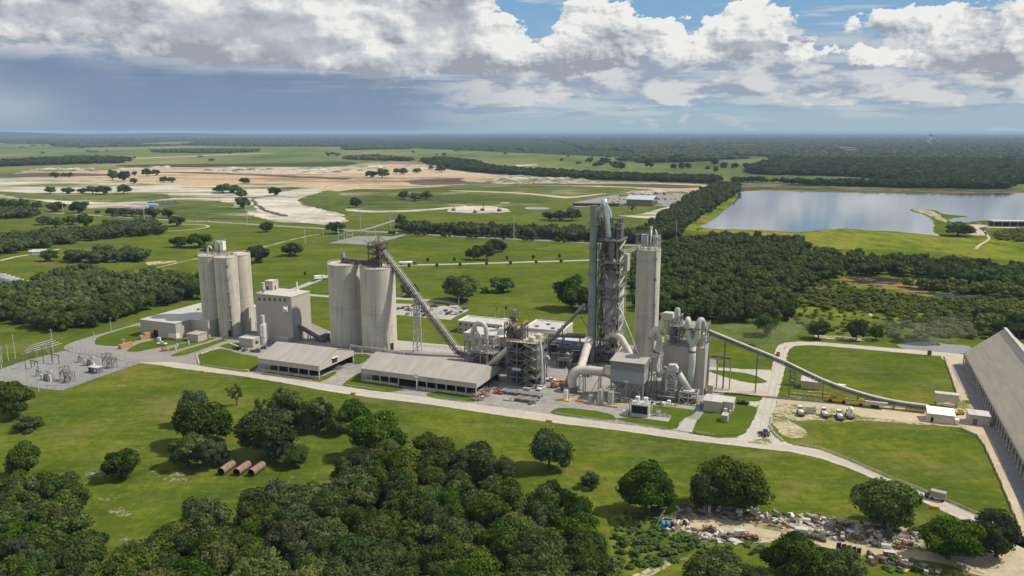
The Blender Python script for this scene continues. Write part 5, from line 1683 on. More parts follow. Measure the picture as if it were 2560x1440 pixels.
# --- open storage sheds
def open_shed(label, u0, u1, v0, depth, ze, fas, zr, bays, gap=None, wall_h=1.3):
	t = pthing('storage_shed', label, 'shed', u0, v0)
	vm = v0 + depth / 2
	v1 = v0 + depth
	b = MB('P')
	for a, c in (((v0 - .2, ze), (vm, zr)), ((v1 + .2, ze), (vm, zr))):
		p = [(u0 - .2, a[0], a[1]), (u1 + .2, a[0], a[1]), (u1 + .2, c[0], c[1]), (u0 - .2, c[0], c[1])]
		b.poly(p if a[0] < c[0] else p[::-1])
		b.poly([(x, y, z - .25) for x, y, z in (p[::-1] if a[0] < c[0] else p)])
	b.build('roof', ROOF, t)
	b = MB('P')
	zb = ze - fas
	for vv in (v0, v1): b.box(u0, u1, vv - .12, vv + .12, zb, ze - .02)
	for uu in (u0, u1):
		n = len(b.v)
		for du in (-.12, .12):
			b.v += [(uu + du, v0 + .13, zb), (uu + du, v1 - .13, zb), (uu + du, v1 - .13, ze - .05), (uu + du, vm, zr - .3), (uu + du, v0 + .13, ze - .05)]
		b.face([n, n + 1, n + 2, n + 3, n + 4]); b.face([n + 9, n + 8, n + 7, n + 6, n + 5])
		b.face([n, n + 5, n + 6, n + 1])
	b.build('fascia', CLAD_T, t)
	for k in range(bays + 1):
		x = u0 + .25 + (u1 - u0 - .5) * k / bays
		if gap and gap[0] < k < gap[1]: continue
		MB('P').box(x - .22, x + .22, v0 + .14, v0 + .6, 0, ze - .1).build('post', STEEL_L, t)
		MB('P').box(x - .22, x + .22, v1 - .6, v1 - .14, 0, ze - .1).build('post', STEEL_L, t)
	b = MB('P')
	for k in range(bays):
		if gap and gap[0] <= k < gap[1]: continue
		xa, xb = u0 + .5 + (u1 - u0 - .5) * k / bays, u0 + (u1 - u0 - .5) * (k + 1) / bays
		b.box(xa, xb, v0 + .3, v0 + .7, 0, wall_h)
	b.build('kerb_wall', TAN, t)
	MB('P').box(u0 + .7, u1 - .7, v1 - .8, v1 - .6, 0, ze - .5).build('back_wall', DARK, t)  # near-black wall: the shade under the roof is put into its colour
	MB('P').box(u0 + .8, u1 - 6, v0 + 2, v1 - .9, .17, .2).build('floor', plain('shaded_shed_floor', (.05, .047, .042), .3), t)  # floor painted dark to carry the shade inside the shed
	b = MB('P')
	rng = random.Random(int(-u0))
	n = 4
	for k in range(n):
		x = u0 + (u1 - u0) * (k + .5) / n; r = (u1 - u0) / n * .5
		if gap and gap[0] / bays < (k + .5) / n < gap[1] / bays: continue
		b.lathe(x, v1 - depth * .38, [(r, 0), (r * .62, 1.6), (r * .2, 3.0), (.05, 3.2)], 14)
	b.build('bulk_heap', PILE, t)
	return t


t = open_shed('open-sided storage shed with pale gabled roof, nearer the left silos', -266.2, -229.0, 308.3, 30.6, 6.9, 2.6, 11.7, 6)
b = MB('P'); b.box(-228.86, -228.75, 319.3, 323.6, 5.2, 7.7); b.build('doorway', DARK, t)
b = MB('P'); b.box(-228.7, -228.2, 319.0, 323.8, 7.7, 8.0); b.build('door_hood', WHITE, t)
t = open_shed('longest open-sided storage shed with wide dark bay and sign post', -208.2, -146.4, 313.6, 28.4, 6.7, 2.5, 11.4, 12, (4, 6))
u, v = UV(1042, 976)
t = pthing('sign_post', 'white square sign on a post before the dark bay of the long shed', 'sign', u, v)
MB().beam((0, 0, 0), (0, 0, 8.2), .4).build('post', STEEL_L, t)
MB().box(-1.1, 1.1, -.35, -.22, 6.4, 8.4).build('panel', WHITE, t)
u, v = UV(1063, 948)
u, z = RV(1077, 949.5, 313.4)
b = MB('P').box(u - 1.7, u + 1.7, 313.36, 313.46, z - .55, z + .55)
t = pthing('wall_sign', 'small blue-grey sign board on the long shed fascia', 'sign', u, 313.4)
b.build('panel', plain('blue_grey_sign', (.20, .27, .33), .1), t)


# --- finish mill: white roofed mill house, duct arch and its open steel frames
u, v = UV(1160, 829.5, 18)
t = pthing('mill_house', 'white flat-roofed mill house on open steel legs behind the shed', 'building', -173.5, 357)
MB('P').box(-173.5, -134, 356.5, 371, 17.2, 17.9).build('roof', ROOF_W, t)
MB('P').box(-173.3, -134.2, 356.7, 370.8, 13.6, 17.18).build('fascia', CLAD, t)
MB('P').frame_tower(-173, -134.6, 357, 370.5, [0, 4.5, 9, 13.5], .5, True, 5, 2).build('frame', STEEL, t)
MB('P').box(-160, -138, 362, 369, 0, 9).cyl(-166, 364, 0, 8, 2.6, 16).build('mill_body', STEEL_D, t)
fv = 346.0
fu0, fz0 = RV(1169, 843, fv); fu1, _ = RV(1201, 843, fv); fu2, _ = RV(1233, 843, fv)
t = pthing('cyclone_frame', 'open grey steel frame with two hoppers below the duct arch', 'steel frame', fu0, fv)
b = MB('P').frame_tower(fu0, fu2, fv, fv + 7, [0, fz0 * .3, fz0 * .6, fz0 * .8, fz0], .42, True, 2, 1)
b.rail([(fu0, fv, fz0), (fu2, fv, fz0), (fu2, fv + 7, fz0)], 1.1, .14)
b.box(fu0, fu2, fv, fv + 7, fz0 * .6 - .1, fz0 * .6)
b.build('frame', STEEL, t)
MB('P').box(fu0 + .8, fu2 - .8, fv + 4, fv + 6.6, 0, fz0 * .55).build('machine_room', STEEL_D, t)
for k, x in enumerate((fu0 + 2.3, fu0 + 5.9)):
	MB('P').lathe(x, fv + 3, [(.5, fz0 * .62), (1.7, fz0 * .76), (1.75, fz0 * .95), (1.0, fz0 * 1.0)], 16).build('cyclone', DUCT, t)
MB('P').cyl(fu1 + 2.6, fv + 2.5, 1, fz0 - .3, .7, 10).build('riser_pipe', DUCT, t)
def PV(pts, v): return [(*(lambda a: (a[0], v, a[1]))(RV(x, y, v)),) for x, y in pts]
t = pthing('duct_arch', 'large dusty inverted-U duct arching over the cyclone frame', 'duct', fu1, fv + 3)
av_ = fv + 3
MB('P').tube(smooth_open(PV([(1215.5, 852), (1215.5, 832), (1214, 819), (1208, 810), (1200, 806.5), (1191, 809), (1185.5, 818), (1182, 828), (1178, 838), (1177, 850)], av_), 4), 1.15, 14).build('main_duct', DUCT, t)
MB('P').tube(smooth_open(PV([(1187, 820), (1190, 826), (1195, 834), (1199, 842), (1200, 850)], av_ + .2), 4), 1.0, 12).build('branch_duct', DUCT, t)
t = pthing('fan_cowl', 'ribbed white exhaust cowl at the edge of the mill house roof', 'vent', *RV(1252, 832, 358)[:1], 358, 17.9)
for k in range(4):
	MB().tube([(k * .9 - 1.5, 0, 0), (k * .9 - 1.2, 0, 2.2), (k * .75 - .4, 0, 4.2)], [.75, .6, .3], 8).build('cowl', WHITE, t)
MB().lathe(0, 0, [(3.4, 0.01), (2.2, .5)], 16).build('curb', DUCT, t)

# --- raw mill / separator lattice tower
LU0, LU1, LV0, LV1, LZ = -140.2, -125.4, 336.0, 350.5, 21.6
t = pthing('separator_tower', 'big open lattice tower with yellow-railed stair, right of the long shed', 'tower', LU0, LV0)
zs = [0, 4.4, 8.6, 12.8, 17.0, LZ]
STEEL_M = plain('grimy_steel', (.155, .15, .14), .3, .3, .7, 0, .3, (.11, .1, .09))
MB('P').frame_tower(LU0, LU1, LV0, LV1, zs, .55, True, 3, 2).build('frame', STEEL_M, t)
for k, z in enumerate(zs[:-1]):
	MB('P').box(LU0 + 1.2, LU0 + 8.4, LV0 + 6 - k % 2, LV1 - 1.5, z + .1, z + 2.6 + .4 * (k % 3)).box(LU0 + 9.6, LU1 - 1, LV0 + 7, LV1 - 1.5, z + .1, z + 2.2).build('dark_infill_box', DARK if k % 2 == 0 else STEEL_D, t)  # dark boxes added on every floor to darken the inside of the tower
for z in zs[1:]:
	MB('P').box(LU0 + .1, LU1 - .1, LV0 + .1, LV1 - .1, z - .12, z + .06).build('floor', STEEL_D, t)
MB('P').box(LU0 - .4, LU1 + .4, LV0 - .4, LV1 + .4, LZ + .08, LZ + .3).build('deck', plain('dusty_deck', (.40, .385, .30), .15), t)
MB('P').rail([(LU0 - .4, LV0 - .4, LZ + .3), (LU1 + .4, LV0 - .4, LZ + .3), (LU1 + .4, LV1 + .4, LZ + .3), (LU0 - .4, LV1 + .4, LZ + .3)], 1.2, .2, 1.6).build('top_rail', plain('worn_yellow', (.34, .28, .11), .25), t)
b = MB('P')
su0, su1 = LU0 + 8.9, LU1 - .4
for k in range(9):
	za, zb = 1 + k * 2.25, 1 + (k + 1) * 2.25
	a, c = (su0, su1) if k % 2 else (su1, su0)
	b.beam((a, LV0 - 1.1, za), (c, LV0 - 1.1, zb), 1.1, .2)
	b.beam((a, LV0 - 1.7, za + 1.1), (c, LV0 - 1.7, zb + 1.1), .14)
	b.box(min(a, c) - .1 if k % 2 == 0 else su1 - .6, (min(a, c) + .7) if k % 2 == 0 else su1 + .5, LV0 - 1.7, LV0 - .4, zb - .1, zb)
b.build('stair', plain('yellowish_stair', (.25, .23, .17), .25), t)
b = MB('P')
for z in zs[1:-1]: b.rail([(LU1 + .1, LV0, z), (LU1 + .1, LV1, z)], 1.2, .16, 2).rail([(LU0 + 8.9, LV0 - .1, z), (LU1, LV0 - .1, z)], 1.2, .16, 2)
b.build('rail', plain('dull_yellow', (.27, .23, .11), .25), t)
MB('P').box(LU0 + 1.6, LU0 + 7.6, LV0 + 4, LV1 - 2, .1, 9).lathe(LU0 + 4.6, LV0 + 7, [(1, 9), (3, 13.2), (3, 17.6)], 16).build('separator', STEEL_D, t)
MB('P').lathe(LU0 + 11.6, LV0 + 7, [(1.1, 6), (2.6, 11), (2.6, 19.5)], 16).build('cyclone', DUCT, t)
b = MB('P').frame_tower(LU0 - 2.8, LU0 + 6.6, LV0 + 3, LV0 + 10, [LZ + .3, LZ + 4.2, LZ + 7.8], .4, True, 3, 2)
b.frame_tower(LU0 - .6, LU0 + 2.2, LV0 + 5, LV0 + 8, [LZ + 7.8, LZ + 10.5, LZ + 13], .3)
b.build('upper_frame', STEEL_D, t)
MB('P').box(LU0 - 1.6, LU0 + 1.8, LV0 + 4, LV0 + 8, LZ + .4, LZ + 6).box(LU0 + 3, LU0 + 5.6, LV0 + 4, LV0 + 8, LZ + .4, LZ + 5).cyl(LU0 + .6, LV0 + 6.4, LZ + 8, LZ + 11, 1.1, 10).build('elevator_head', STEEL_D, t)
MB('P').rail([(LU0 - 2.8, LV0 + 3, LZ + 7.8), (LU0 + 6.6, LV0 + 3, LZ + 7.8), (LU0 + 6.6, LV0 + 10, LZ + 7.8)], 1.2, .16).beam((LU0 + 2, LV0 + 4, LZ + 8), (LU0 + 6, LV0 + 5, LZ + 6.2), 1.4, .3).build('upper_rail', YELLOW, t)
for k, (x, y, r_) in enumerate(((LU0 + 11.2, LV0 + 3.6, 1.7), (LU0 + 12.2, LV0 + 9.5, 1.8))):
	MB('P').lathe(x, y, [(r_, LZ + .3), (r_, LZ + 2.4), (r_ * .3, LZ + 3)], 18).build('drum', DUCT, t)
MB('P').tube(smooth_open([(LU1 + .7, LV0 + 3, LZ + 1.4), (LU1 + 1.6, LV0 + 2, LZ - 3), (LU1 + 2.6, LV0 + 1, 9), (LU1 + 2.8, LV0 + .6, 1)], 4), .62, 10).build('down_pipe', DUCT_G, t)
MB('P').box(LU1 + 2.0, LU1 + 3.4, LV0 + .2, LV0 + 1.6, .2, 3.4).build('pipe_foot', BLUE, t)
u, z = RV(1291, 923, LV0 - .3)
MB('P').box(u - 2.2, u + 2.2, LV0 - .52, LV0 - .4, z - .7, z + .7).build('sign', plain('white_blue_sign', (.42, .5, .6), .1), t)
t = pthing('inlet_duct', 'thick dusty duct slanting up into the lattice tower', 'duct', LU0 - 9, LV0 + 5)
MB('P').tube(PV([(1226, 912), (1262, 880), (1276, 866)], LV0 + 5), 1.5, 12).build('pipe', DUCT, t)
u, v = UV(1382, 962)
t = pthing('hook_pipe', 'pale standing pipe with hooked top beside the lattice tower', 'pipe', u - 4.2, v)
hk = HT(1370, 966, 897)
MB().tube(smooth_open([(0, 0, 0), (0, 0, hk - 2), (.4, .2, hk - .4), (1.3, .4, hk), (2, .6, hk - 1.4)], 4), .62, 10).build('pipe', DUCT_G, t)
u, v = UV(1317, 980)
t = pthing('concrete_box', 'grey concrete box standing in front of the lattice tower', 'box', u, v)
MB().bx(0, 0, 0, 3.6, 2.2, 2.0).bx(0, 0, 2.0, 3.2, 1.8, .1).build('shell', GREYP, t)

# --- offices
def office(label, u0, u1, v0, v1, h, rows, cols, sky=()):
	t = pthing('office_building', label, 'office', u0, v0)
	MB('P').box(u0, u1, v0, v1, 0, h - .8).build('wall', CLAD_T, t)
	MB('P').box(u0 + .4, u1 - .4, v0 + .4, v1 - .4, h - .8, h - .6).build('roof', ROOF_W, t)
	b = MB('P')
	for a in ((u0 - .1, u1 + .1, v0 - .1, v0 + .3), (u0 - .1, u1 + .1, v1 - .3, v1 + .1), (u0 - .1, u0 + .3, v0 + .31, v1 - .31), (u1 - .3, u1 + .1, v0 + .31, v1 - .31)):
		b.box(*a, h - .79, h)
	b.build('parapet', WHITE, t)
	for r_ in range(rows):
		for c_ in range(cols):
			x = u0 + (u1 - u0) * (c_ + .5) / cols; z = 1 + r_ * 3.4
			MB('P').box(x - .8, x + .8, v0 - .06, v0 + .1, z, z + 1.4).build('window', GLASS, t)
	for (a, c_) in sky:
		x, y = u0 + (u1 - u0) * a, v0 + (v1 - v0) * c_
		MB('P').bx(x, y, h - .6, 2.2, 2.2, .5).build('skylight', GLASS, t)
	return t
office('two-storey tan office with white parapet by the car park', -207.2, -178, 418.5, 433, 7.4, 2, 8)
office('flat-roofed office with dark square skylights, left of the stack', -163, -140, 415.5, 437, 8.0, 1, 5, ((.25, .3), (.45, .62), (.7, .25), (.88, .6), (.9, .2)))
t = pthing('store_room', 'low white-roofed store between the second office and the stack', 'building', -141, 404)
MB('P').box(-139.8, -124, 408, 418, 0, 4.6).build('wall', CLAD_T, t)
MB('P').box(-140, -123.8, 407.8, 418.2, 4.62, 5).build('roof', ROOF_W, t)
MB('P').box(-137, -134, 407.94, 408.1, 0, 3).box(-130, -127, 407.94, 408.1, 0, 3).build('door', DARK, t)
t = pthing('office_entrance', 'small white entrance block at the right end of the first office', 'building', -177, 420)
MB('P').box(-177.9, -171, 420, 429, 0, 5).build('wall', WHITE, t)
MB('P').box(-178.4, -170.5, 419.6, 429.4, 5.02, 5.3).build('roof', ROOF_W, t)
for k, (px, py, top, c) in enumerate(((1238, 798, 767, YELLOW), (1261, 798.5, 763, RED), (1284, 801.5, 770, WHITE))):
	x, y = P(px, py)
	t = thing('flagpole', ('left flagpole with a yellow flag on the office lawn', 'middle flagpole, tallest, with a red flag on the office lawn', 'right flagpole with a white flag on the office lawn')[k], 'flagpole', (x, y, 0))
	hgt = HT(px, py, top)
	MB().lathe(0, 0, [(2.6, 0), (2.6, .25)], 20).build('base', WHITE, t)
	MB().lathe(0, 0, [(.14, .25), (.08, hgt)], 6).build('pole', STEEL_L, t)
	b = MB(); n = len(b.v)
	for i in range(5):
		xx = .1 + i * .45; w_ = .16 * math.sin(i * 1.6)
		b.v += [(xx, w_, hgt - .3 - i * .12), (xx, w_ + .02, hgt - 2.6 - i * .16)]
	for i in range(4): b.face([n + 2 * i, n + 2 * i + 1, n + 2 * i + 3, n + 2 * i + 2], True)
	b.build('flag', c, t)

# --- rotary kiln and its surroundings
kv = 396.0
ku0, kz0 = RV(1362, 868, kv); ku1, kz1 = RV(1462, 868, kv)
t = pthing('rotary_kiln', 'dark rotary kiln lying behind the lattice tower', 'kiln', ku0, kv)
MB('P').tube([(ku0, kv, kz0), (ku1 + 6, kv, kz0 + .8)], 2.5, 20).build('shell', plain('black_kiln_shell', (.035, .033, .032), .2), t)
b = MB('P')
for k in (.15, .5, .85):
	x = ku0 + (ku1 - ku0) * k
	b.box(x - 1.6, x + 1.6, kv - 3, kv + 3, 0, kz0 - 2.7)
b.build('pier', plain('dark_pier', (.17, .155, .14), .2), t)
b = MB('P')
for k in (.15, .5, .85):
	x = ku0 + (ku1 - ku0) * k
	b.tube([(x - .6, kv, kz0 + .1), (x + .6, kv, kz0 + .1)], 2.85, 20)
b.build('riding_ring', STEEL_D, t)
MB('P').box(ku0 - 1, ku1 + 2, kv - 4.5, kv - 4.3, kz0 - 4.2, kz0 - 3.6).box(ku0 - 1, ku1 + 2, kv - 5, kv - 3.4, kz0 - 4.4, kz0 - 4.21).build('walkway', STEEL_D, t)
MB('P').box(ku0 + 4, ku1 + 3, kv - 5.5, kv + 5, kz0 + 3.2, kz0 + 3.4).build('canopy', STEEL_D, t)
t = pthing('tarpaulin', 'blue tarpaulin heaped on the kiln canopy', 'tarpaulin', *(RV(1415, 856, kv)[0], kv), kz0 + 3.42)
b = MB()
n_, m_ = 14, 6
for j in range(m_):
	for i in range(n_): b.v.append((i * .75 - 4.9, j * .9 - 2.4, .1 + .7 * abs(math.sin(i * 1.3 + j * .9)) * abs(math.cos(j * 1.7 + i * .4))))
for j in range(m_ - 1):
	for i in range(n_ - 1): b.face([j * n_ + i, j * n_ + i + 1, (j + 1) * n_ + i + 1, (j + 1) * n_ + i])
b.build('cloth', plain('blue_tarp', (.10, .22, .55), .25, .8), t)
t = pthing('cooler_duct', 'long horizontal grey pipe behind the kiln, before the second office', 'duct', ku0, 402)
MB('P').tube([(*(lambda a: (a[0], 402, a[1]))(RV(1308, 833, 402)),), (*(lambda a: (a[0], 402, a[1]))(RV(1462, 840, 402)),)], 1.45, 12).build('pipe', STEEL, t)
b = MB('P')
for px in (1330, 1370, 1410, 1450):
	u, z = RV(px, 834 + (px - 1308) * .045, 402)
	b.beam((u, 401, 0), (u, 401.3, z - 1.2), .4).beam((u, 403, 0), (u, 402.7, z - 1.2), .4)
b.build('support', STEEL, t)
t = pthing('clinker_building', 'pale low cooler building with row of openings under the kiln', 'building', *UV(1372, 885))
u, v = UV(1385, 886)
MB('P').box(u - 6, u + 14, v, v + 8, 0, 3.6).build('wall', WHITE, t)
b = MB('P')
for k in range(6): b.box(u - 5 + k * 1.5, u - 4.2 + k * 1.5, v - .05, v + .1, 1.4, 2.8)
b.build('opening', DARK, t)
b = MB('P'); u, v = UV(1395, 905)
t = pthing('crusher_house', 'dark machine house on legs below the kiln', 'building', u, v)
MB('P').box(u - 2, u + 16, v + 2, v + 9, 4.6, 7.4).build('housing', plain('dark_brown_house', (.10, .085, .075), .2), t)
b = MB('P')
for x in (u - 1.5, u + 7, u + 15.5):
	for y in (v + 2.4, v + 8.6): b.beam((x, y, 0), (x, y, 4.6), .7)
b.lathe(u + 9, v + 4, [(.8, 1.5), (2.4, 4.6)], 10)
b.build('leg', STEEL_D, t)

# --- main stack
SU, SV = UV(1478, 905)
t = pthing('main_stack', 'tall slim grey steel chimney in front of the preheater tower', 'chimney', SU, SV)
SHT = HT(1478, 905, 514)
MB().lathe(0, 0, [(2.25, 0), (2.2, 40), (1.95, 44), (1.92, SHT)], 32).build('flue', STACKM, t)
for z in (SHT - 9.5, SHT - 22, SHT - 36, 30):
	MB().lathe(0, 0, [(3.0, z), (3.0, z + .15)], 24).rail([(2.9 * math.cos(k * .524), 2.9 * math.sin(k * .524), z + .15) for k in range(13)], 1.1, .12, 2).build('platform', STEEL, t)
MB().beam((-2.2, .6, 2), (-2.1, .6, SHT - 1), .3).beam((-2.2, 1.1, 2), (-2.1, 1.1, SHT - 1), .3).build('ladder', STEEL_D, t)
MB().lathe(0, 0, [(2.02, SHT - .3), (2.02, SHT + .02)], 32, False).build('lip', STEEL_D, t)

# --- preheater tower
PU0, PU1, PV0, PV1 = -110.6, -101.2, 387.5, 400.5
t = pthing('preheater_tower', 'very tall cluttered steel preheater tower full of cyclones and pipes', 'tower', PU0, PV0)
def zat(py): return RV(1515, py, PV0)[1]
ZP = [0, zat(880), zat(852), zat(810), zat(747), zat(720), zat(682), zat(658), zat(603)]
MB('P').frame_tower(PU0, PU1, PV0, PV1, ZP, .62, True, 1, 2).build('frame', STEEL_M, t)
DUSTG = plain('dusty_vessel', (.29, .275, .245), .2, .25, .7, 0, .3, (.2, .185, .16))
for k in range(len(ZP) - 1):
	MB('P').box(PU0 + 2.4, PU1 - 1.2, PV0 + 9, PV1 - .6, ZP[k] + .06, ZP[k] + (ZP[k + 1] - ZP[k]) * (.75 if k % 2 else .9)).build('dark_backing_box', STEEL_D if k % 2 else DARK, t)  # dark boxes added on each level so the frame looks dense and dim
	MB('P').box(PU0 + .4, PU0 + 1.6, PV0 + .8, PV0 + 3.2, ZP[k] + .06, ZP[k] + (ZP[k + 1] - ZP[k]) * .6).build('dark_side_box', STEEL_D, t)  # narrow dark box added for the same dim interior
ZT2 = [ZP[-1], zat(575), zat(548)]
MB('P').frame_tower(PU0 - 1.5, PU1 - 1, PV0 + 4, PV1, ZT2, .5, True, 2, 2).build('upper_frame', STEEL_M, t)
for k, z in enumerate(ZP[1:] + ZT2[1:]):
	ex = (0, 0, 0, 1.5, 1, 1.2, 1.8, 1.2, 0, 0)[k]
	y0 = PV0 if k < 8 else PV0 + 4
	MB('P').box(PU0 - .5, PU1 + .5 + ex, y0 - .5, PV1 + .5 + ex, z - .15, z + .05).build('floor', STEEL_D if k % 2 else STEEL_M, t)
	MB('P').rail([(PU0 - .5, y0 - .5, z + .05), (PU1 + .5 + ex, y0 - .5, z + .05), (PU1 + .5 + ex, PV1 + .5 + ex, z + .05)], 1.2, .15, 1.6).build('guard_rail', STEEL, t)
cu_, cv2 = (PU0 + PU1) / 2 + .3, PV0 + 4.5
MB('P').lathe(cu_, cv2, [(.9, ZP[1] + 1.0), (3.6, ZP[3] - 3), (3.7, ZP[3]), (3.7, ZP[4] - .3), (2.4, ZP[4] + 2)], 24).build('cyclone', DUSTG, t)
MB('P').lathe(cu_ - .2, cv2, [(2.3, ZP[4] + .6), (3.3, ZP[4] + 3.2), (3.3, ZP[5] + 2), (2.6, ZP[6] - .6)], 24).build('cyclone', DUSTG, t)
MB('P').lathe(cu_, cv2, [(1.0, ZP[6]), (2.9, ZP[6] + 3), (2.9, ZP[7] - .5)], 20).build('cyclone', STEEL_M, t)
MB('P').lathe(cu_ + .6, cv2 - 1, [(.8, ZP[7] + 1), (1.6, ZP[7] + 4.5), (1.6, ZP[8] + 1)], 18).build('cyclone', STACKM, t)
MB('P').lathe(PU0 + 1.4, PV0 + 8, [(.7, ZP[7] + 2), (2.3, ZP[8] - 3), (2.3, ZT2[2] - 2)], 18).build('cyclone', STEEL_M, t)
MB('P').lathe(PU1 - 1.6, PV0 + 9, [(.7, ZP[7] + 2), (2.3, ZP[8] - 3), (2.3, ZT2[2] - 3)], 18).build('cyclone', STEEL_M, t)
MB('P').lathe(PU1 - 1, PV1 - 2, [(.8, ZP[2]), (2.6, ZP[3]), (2.6, ZP[4] + 3), (1.2, ZP[5])], 18).build('cyclone', DUCT, t)
tu_, tz_ = RV(1511, 500, PV0 + 2)
gp = lambda x, y, v: (*(lambda a: (a[0], v, a[1]))(RV(x, y, v)),)
MB('P').tube(smooth_open([gp(1521.5, 594, PV0 + 2), gp(1519, 565, PV0 + 2), gp(1516, 535, PV0 + 2.2), gp(1513, 510, PV0 + 2.6), gp(1511.5, 501, PV0 + 3.4), gp(1510.5, 499.5, PV0 + 5), gp(1510, 505, PV0 + 6.6)], 4), [1.55] * 9 + [1.4] * 5 + [1.25] * 11, 16).build('gas_duct', SILVER, t)
MB('P').tube(smooth_open([gp(1510, 505, PV0 + 6.4), gp(1504, 518, PV0 + 6), gp(1496, 535, PV0 + 7), gp(1492, 548, PV0 + 8), gp(1492, 556, PV0 + 8)], 4), 1.1, 12).build('gas_duct', DUCT_G, t)
MB('P').tube(smooth_open([gp(1512, 506, PV0 + 6), gp(1519, 520, PV0 + 8), gp(1524, 535, PV0 + 9), gp(1525, 550, PV0 + 9)], 4), 1.1, 12).build('gas_duct', DUCT_G, t)
rng = random.Random(4)
for k in range(40):
	x, y = rng.uniform(PU0 + .8, PU1 - .5), rng.choice((PV0 + .6, PV0 + 1.4, PV1 - 1, PV0 + 9))
	z = rng.uniform(3, ZP[-1] - 4)
	MB('P').tube([(x, y, z), (x + rng.uniform(-2, 2), y + rng.uniform(-.5, .5), z + rng.uniform(2, 7))], rng.uniform(.16, .55), 6).build('pipe', rng.choice((STEEL_D, STEEL, DUCT)), t)
for k in range(34):
	x, y, z = rng.uniform(PU0 + 1, PU1 - 1), rng.uniform(PV0 + 1, PV1 - 2), rng.choice(ZP[1:])
	MB('P').bx(x, y, z + .06, rng.uniform(.6, 2.4), rng.uniform(.6, 2), rng.uniform(.6, 2.8)).build('cabinet', rng.choice((STEEL_D, STEEL_D, STEEL, DUCT)), t)
b = MB('P')
for k in range(22):
	za = 2 + k * 3.1
	if za > ZP[-1] - 3: break
	a, c = (PV0 + 1, PV1 - 1) if k % 2 else (PV1 - 1, PV0 + 1)
	b.beam((PU1 + 1.1, a, za), (PU1 + 1.1, c, za + 3.1), 1.0, .22).beam((PU1 + 1.6, a, za + 1.1), (PU1 + 1.6, c, za + 4.2), .15)
for y in (PV0, PV1): b.beam((PU1 + 1.8, y, 0), (PU1 + 1.8, y, ZP[-2]), .3)
b.build('stair', STEEL_L, t)
MB('P').box(PU0 + .4, PU0 + 2.6, PV0 + 9, PV1 - .4, 0, ZP[-1]).build('lift_shaft', STEEL_D, t)
MB('P').box(PU1 + .8, PU1 + 3.6, PV1 - 5, PV1 + .4, ZP[6], ZP[7] + 4).build('panel_wall', CLAD, t)
t = pthing('tertiary_duct', 'fat dusty elbow duct curving down at the right foot of the preheater', 'duct', PU1, PV0)
MB('P').tube(smooth_open([gp(1512, 858, PV0 + 3), gp(1520, 842, PV0 + 2), gp(1535, 837.5, PV0 + 1), gp(1550, 843, PV0), gp(1560, 858, PV0 - 2), gp(1572, 880, PV0 - 4), gp(1578, 893, PV0 - 5)], 5), 1.75, 14).build('pipe', DUCT, t)
t = pthing('slant_pipe', 'thin pale pipe slanting from the preheater down to the tall silo foot', 'pipe', PU1, PV0 + 4)
MB('P').tube([gp(1540, 748, PV0 + 4), gp(1568, 815, PV0 + 2), gp(1596, 888, PV0 - 2)], .42, 8).build('pipe', STEEL_L, t)
b = MB('P')
q0, q1 = Vector(gp(1560, 812, PV0 + 3)), Vector(gp(1590, 890, PV0 - 1))
for k in range(9):
	b.beam(q0.lerp(q1, k / 9) + Vector((-1.2, 0, -1)), q0.lerp(q1, (k + 1) / 9), .22)
b.beam(q0 + Vector((-1.2, 0, -1)), q1 + Vector((-1.2, 0, -1)), .25)
b.build('truss', STEEL, t)
t = pthing('coal_conveyor', 'thin tube conveyor slanting up to the left side of the stack', 'conveyor', SU - 14, SV - 2)
cva = SV - 3
e0, e1 = Vector(gp(1362, 866, cva)), Vector(gp(1462, 760, cva))
MB('P').tube([e0, e1], .75, 10).build('tube', STEEL, t)
b = MB('P').beam(e0 + Vector((0, 0, -1.4)), e1 + Vector((0, 0, -1.4)), .3)
for k in range(14): b.beam(e0.lerp(e1, k / 14) + Vector((0, 0, -1.4)), e0.lerp(e1, (k + 1) / 14) + Vector((0, 0, -.4)), .18)
m_ = e0.lerp(e1, .83)
b.beam(m_, (SU - 2, cva + 2, m_.z), .35).beam(m_, (SU - 2, cva + 2, m_.z - 9), .35).beam(m_ + Vector((-2, 0, -2)), (SU - 2, cva + 2, m_.z), .3)
for k in (.15, .45):
	q = e0.lerp(e1, k); b.beam((q.x, q.y, 0), q, .4)
b.build('support', STEEL_D, t)
# gas main from stack foot to filter house
t = pthing('gas_main', 'very thick dusty gas main bending from the stack to the filter house', 'duct', SU, SV - 20)
b = MB('P')
b.tube(smooth_open([(SU, SV - 1.5, 13), gp(1467, 870, SV - 8), gp(1458, 900, SV - 18), gp(1450, 925, SV - 34), gp(1447, 932, 340)], 5), [2.1] * 21, 16)
b.build('slant_duct', DUCT, t)
MB('P').tube(smooth_open([gp(1430, 972, 339), gp(1430, 955, 339), gp(1432, 940, 339), gp(1440, 929, 339.5), gp(1455, 925.5, 340), gp(1485, 927.5, 340), gp(1512, 930, 340)], 5), 2.15, 16).build('level_duct', DUCT, t)
e_ = gp(1512, 930, 340)
MB('P').tube([e_, (e_[0] + 4.5, 340, e_[2] - .3)], [2.16, 3.2], 4, True, False).build('transition', DUCT, t)
u, z = RV(1431, 985, 339)
MB('P').box(u - 2.4, u + 2.4, 336, 342, 0, max(2, RV(1430, 970, 339)[1])).lathe(u - 3.4, 338.5, [(2.2, .2), (2.2, 3.4)], 16).build('fan_house', STEEL_D, t)
b = MB('P')
for px in (1462, 1500):
	u, z = RV(px, 928, 340); b.beam((u, 338, 0), (u, 338.6, z - 1.8), .5).beam((u, 342, 0), (u, 341.4, z - 1.8), .5).beam((u - 4, 338, 0), (u, 338.4, z - 3), .35)
b.tube(smooth_open([gp(1449, 975, 334), gp(1449, 950, 334), gp(1450, 941, 334), gp(1453, 939, 334)], 4), .5, 8)
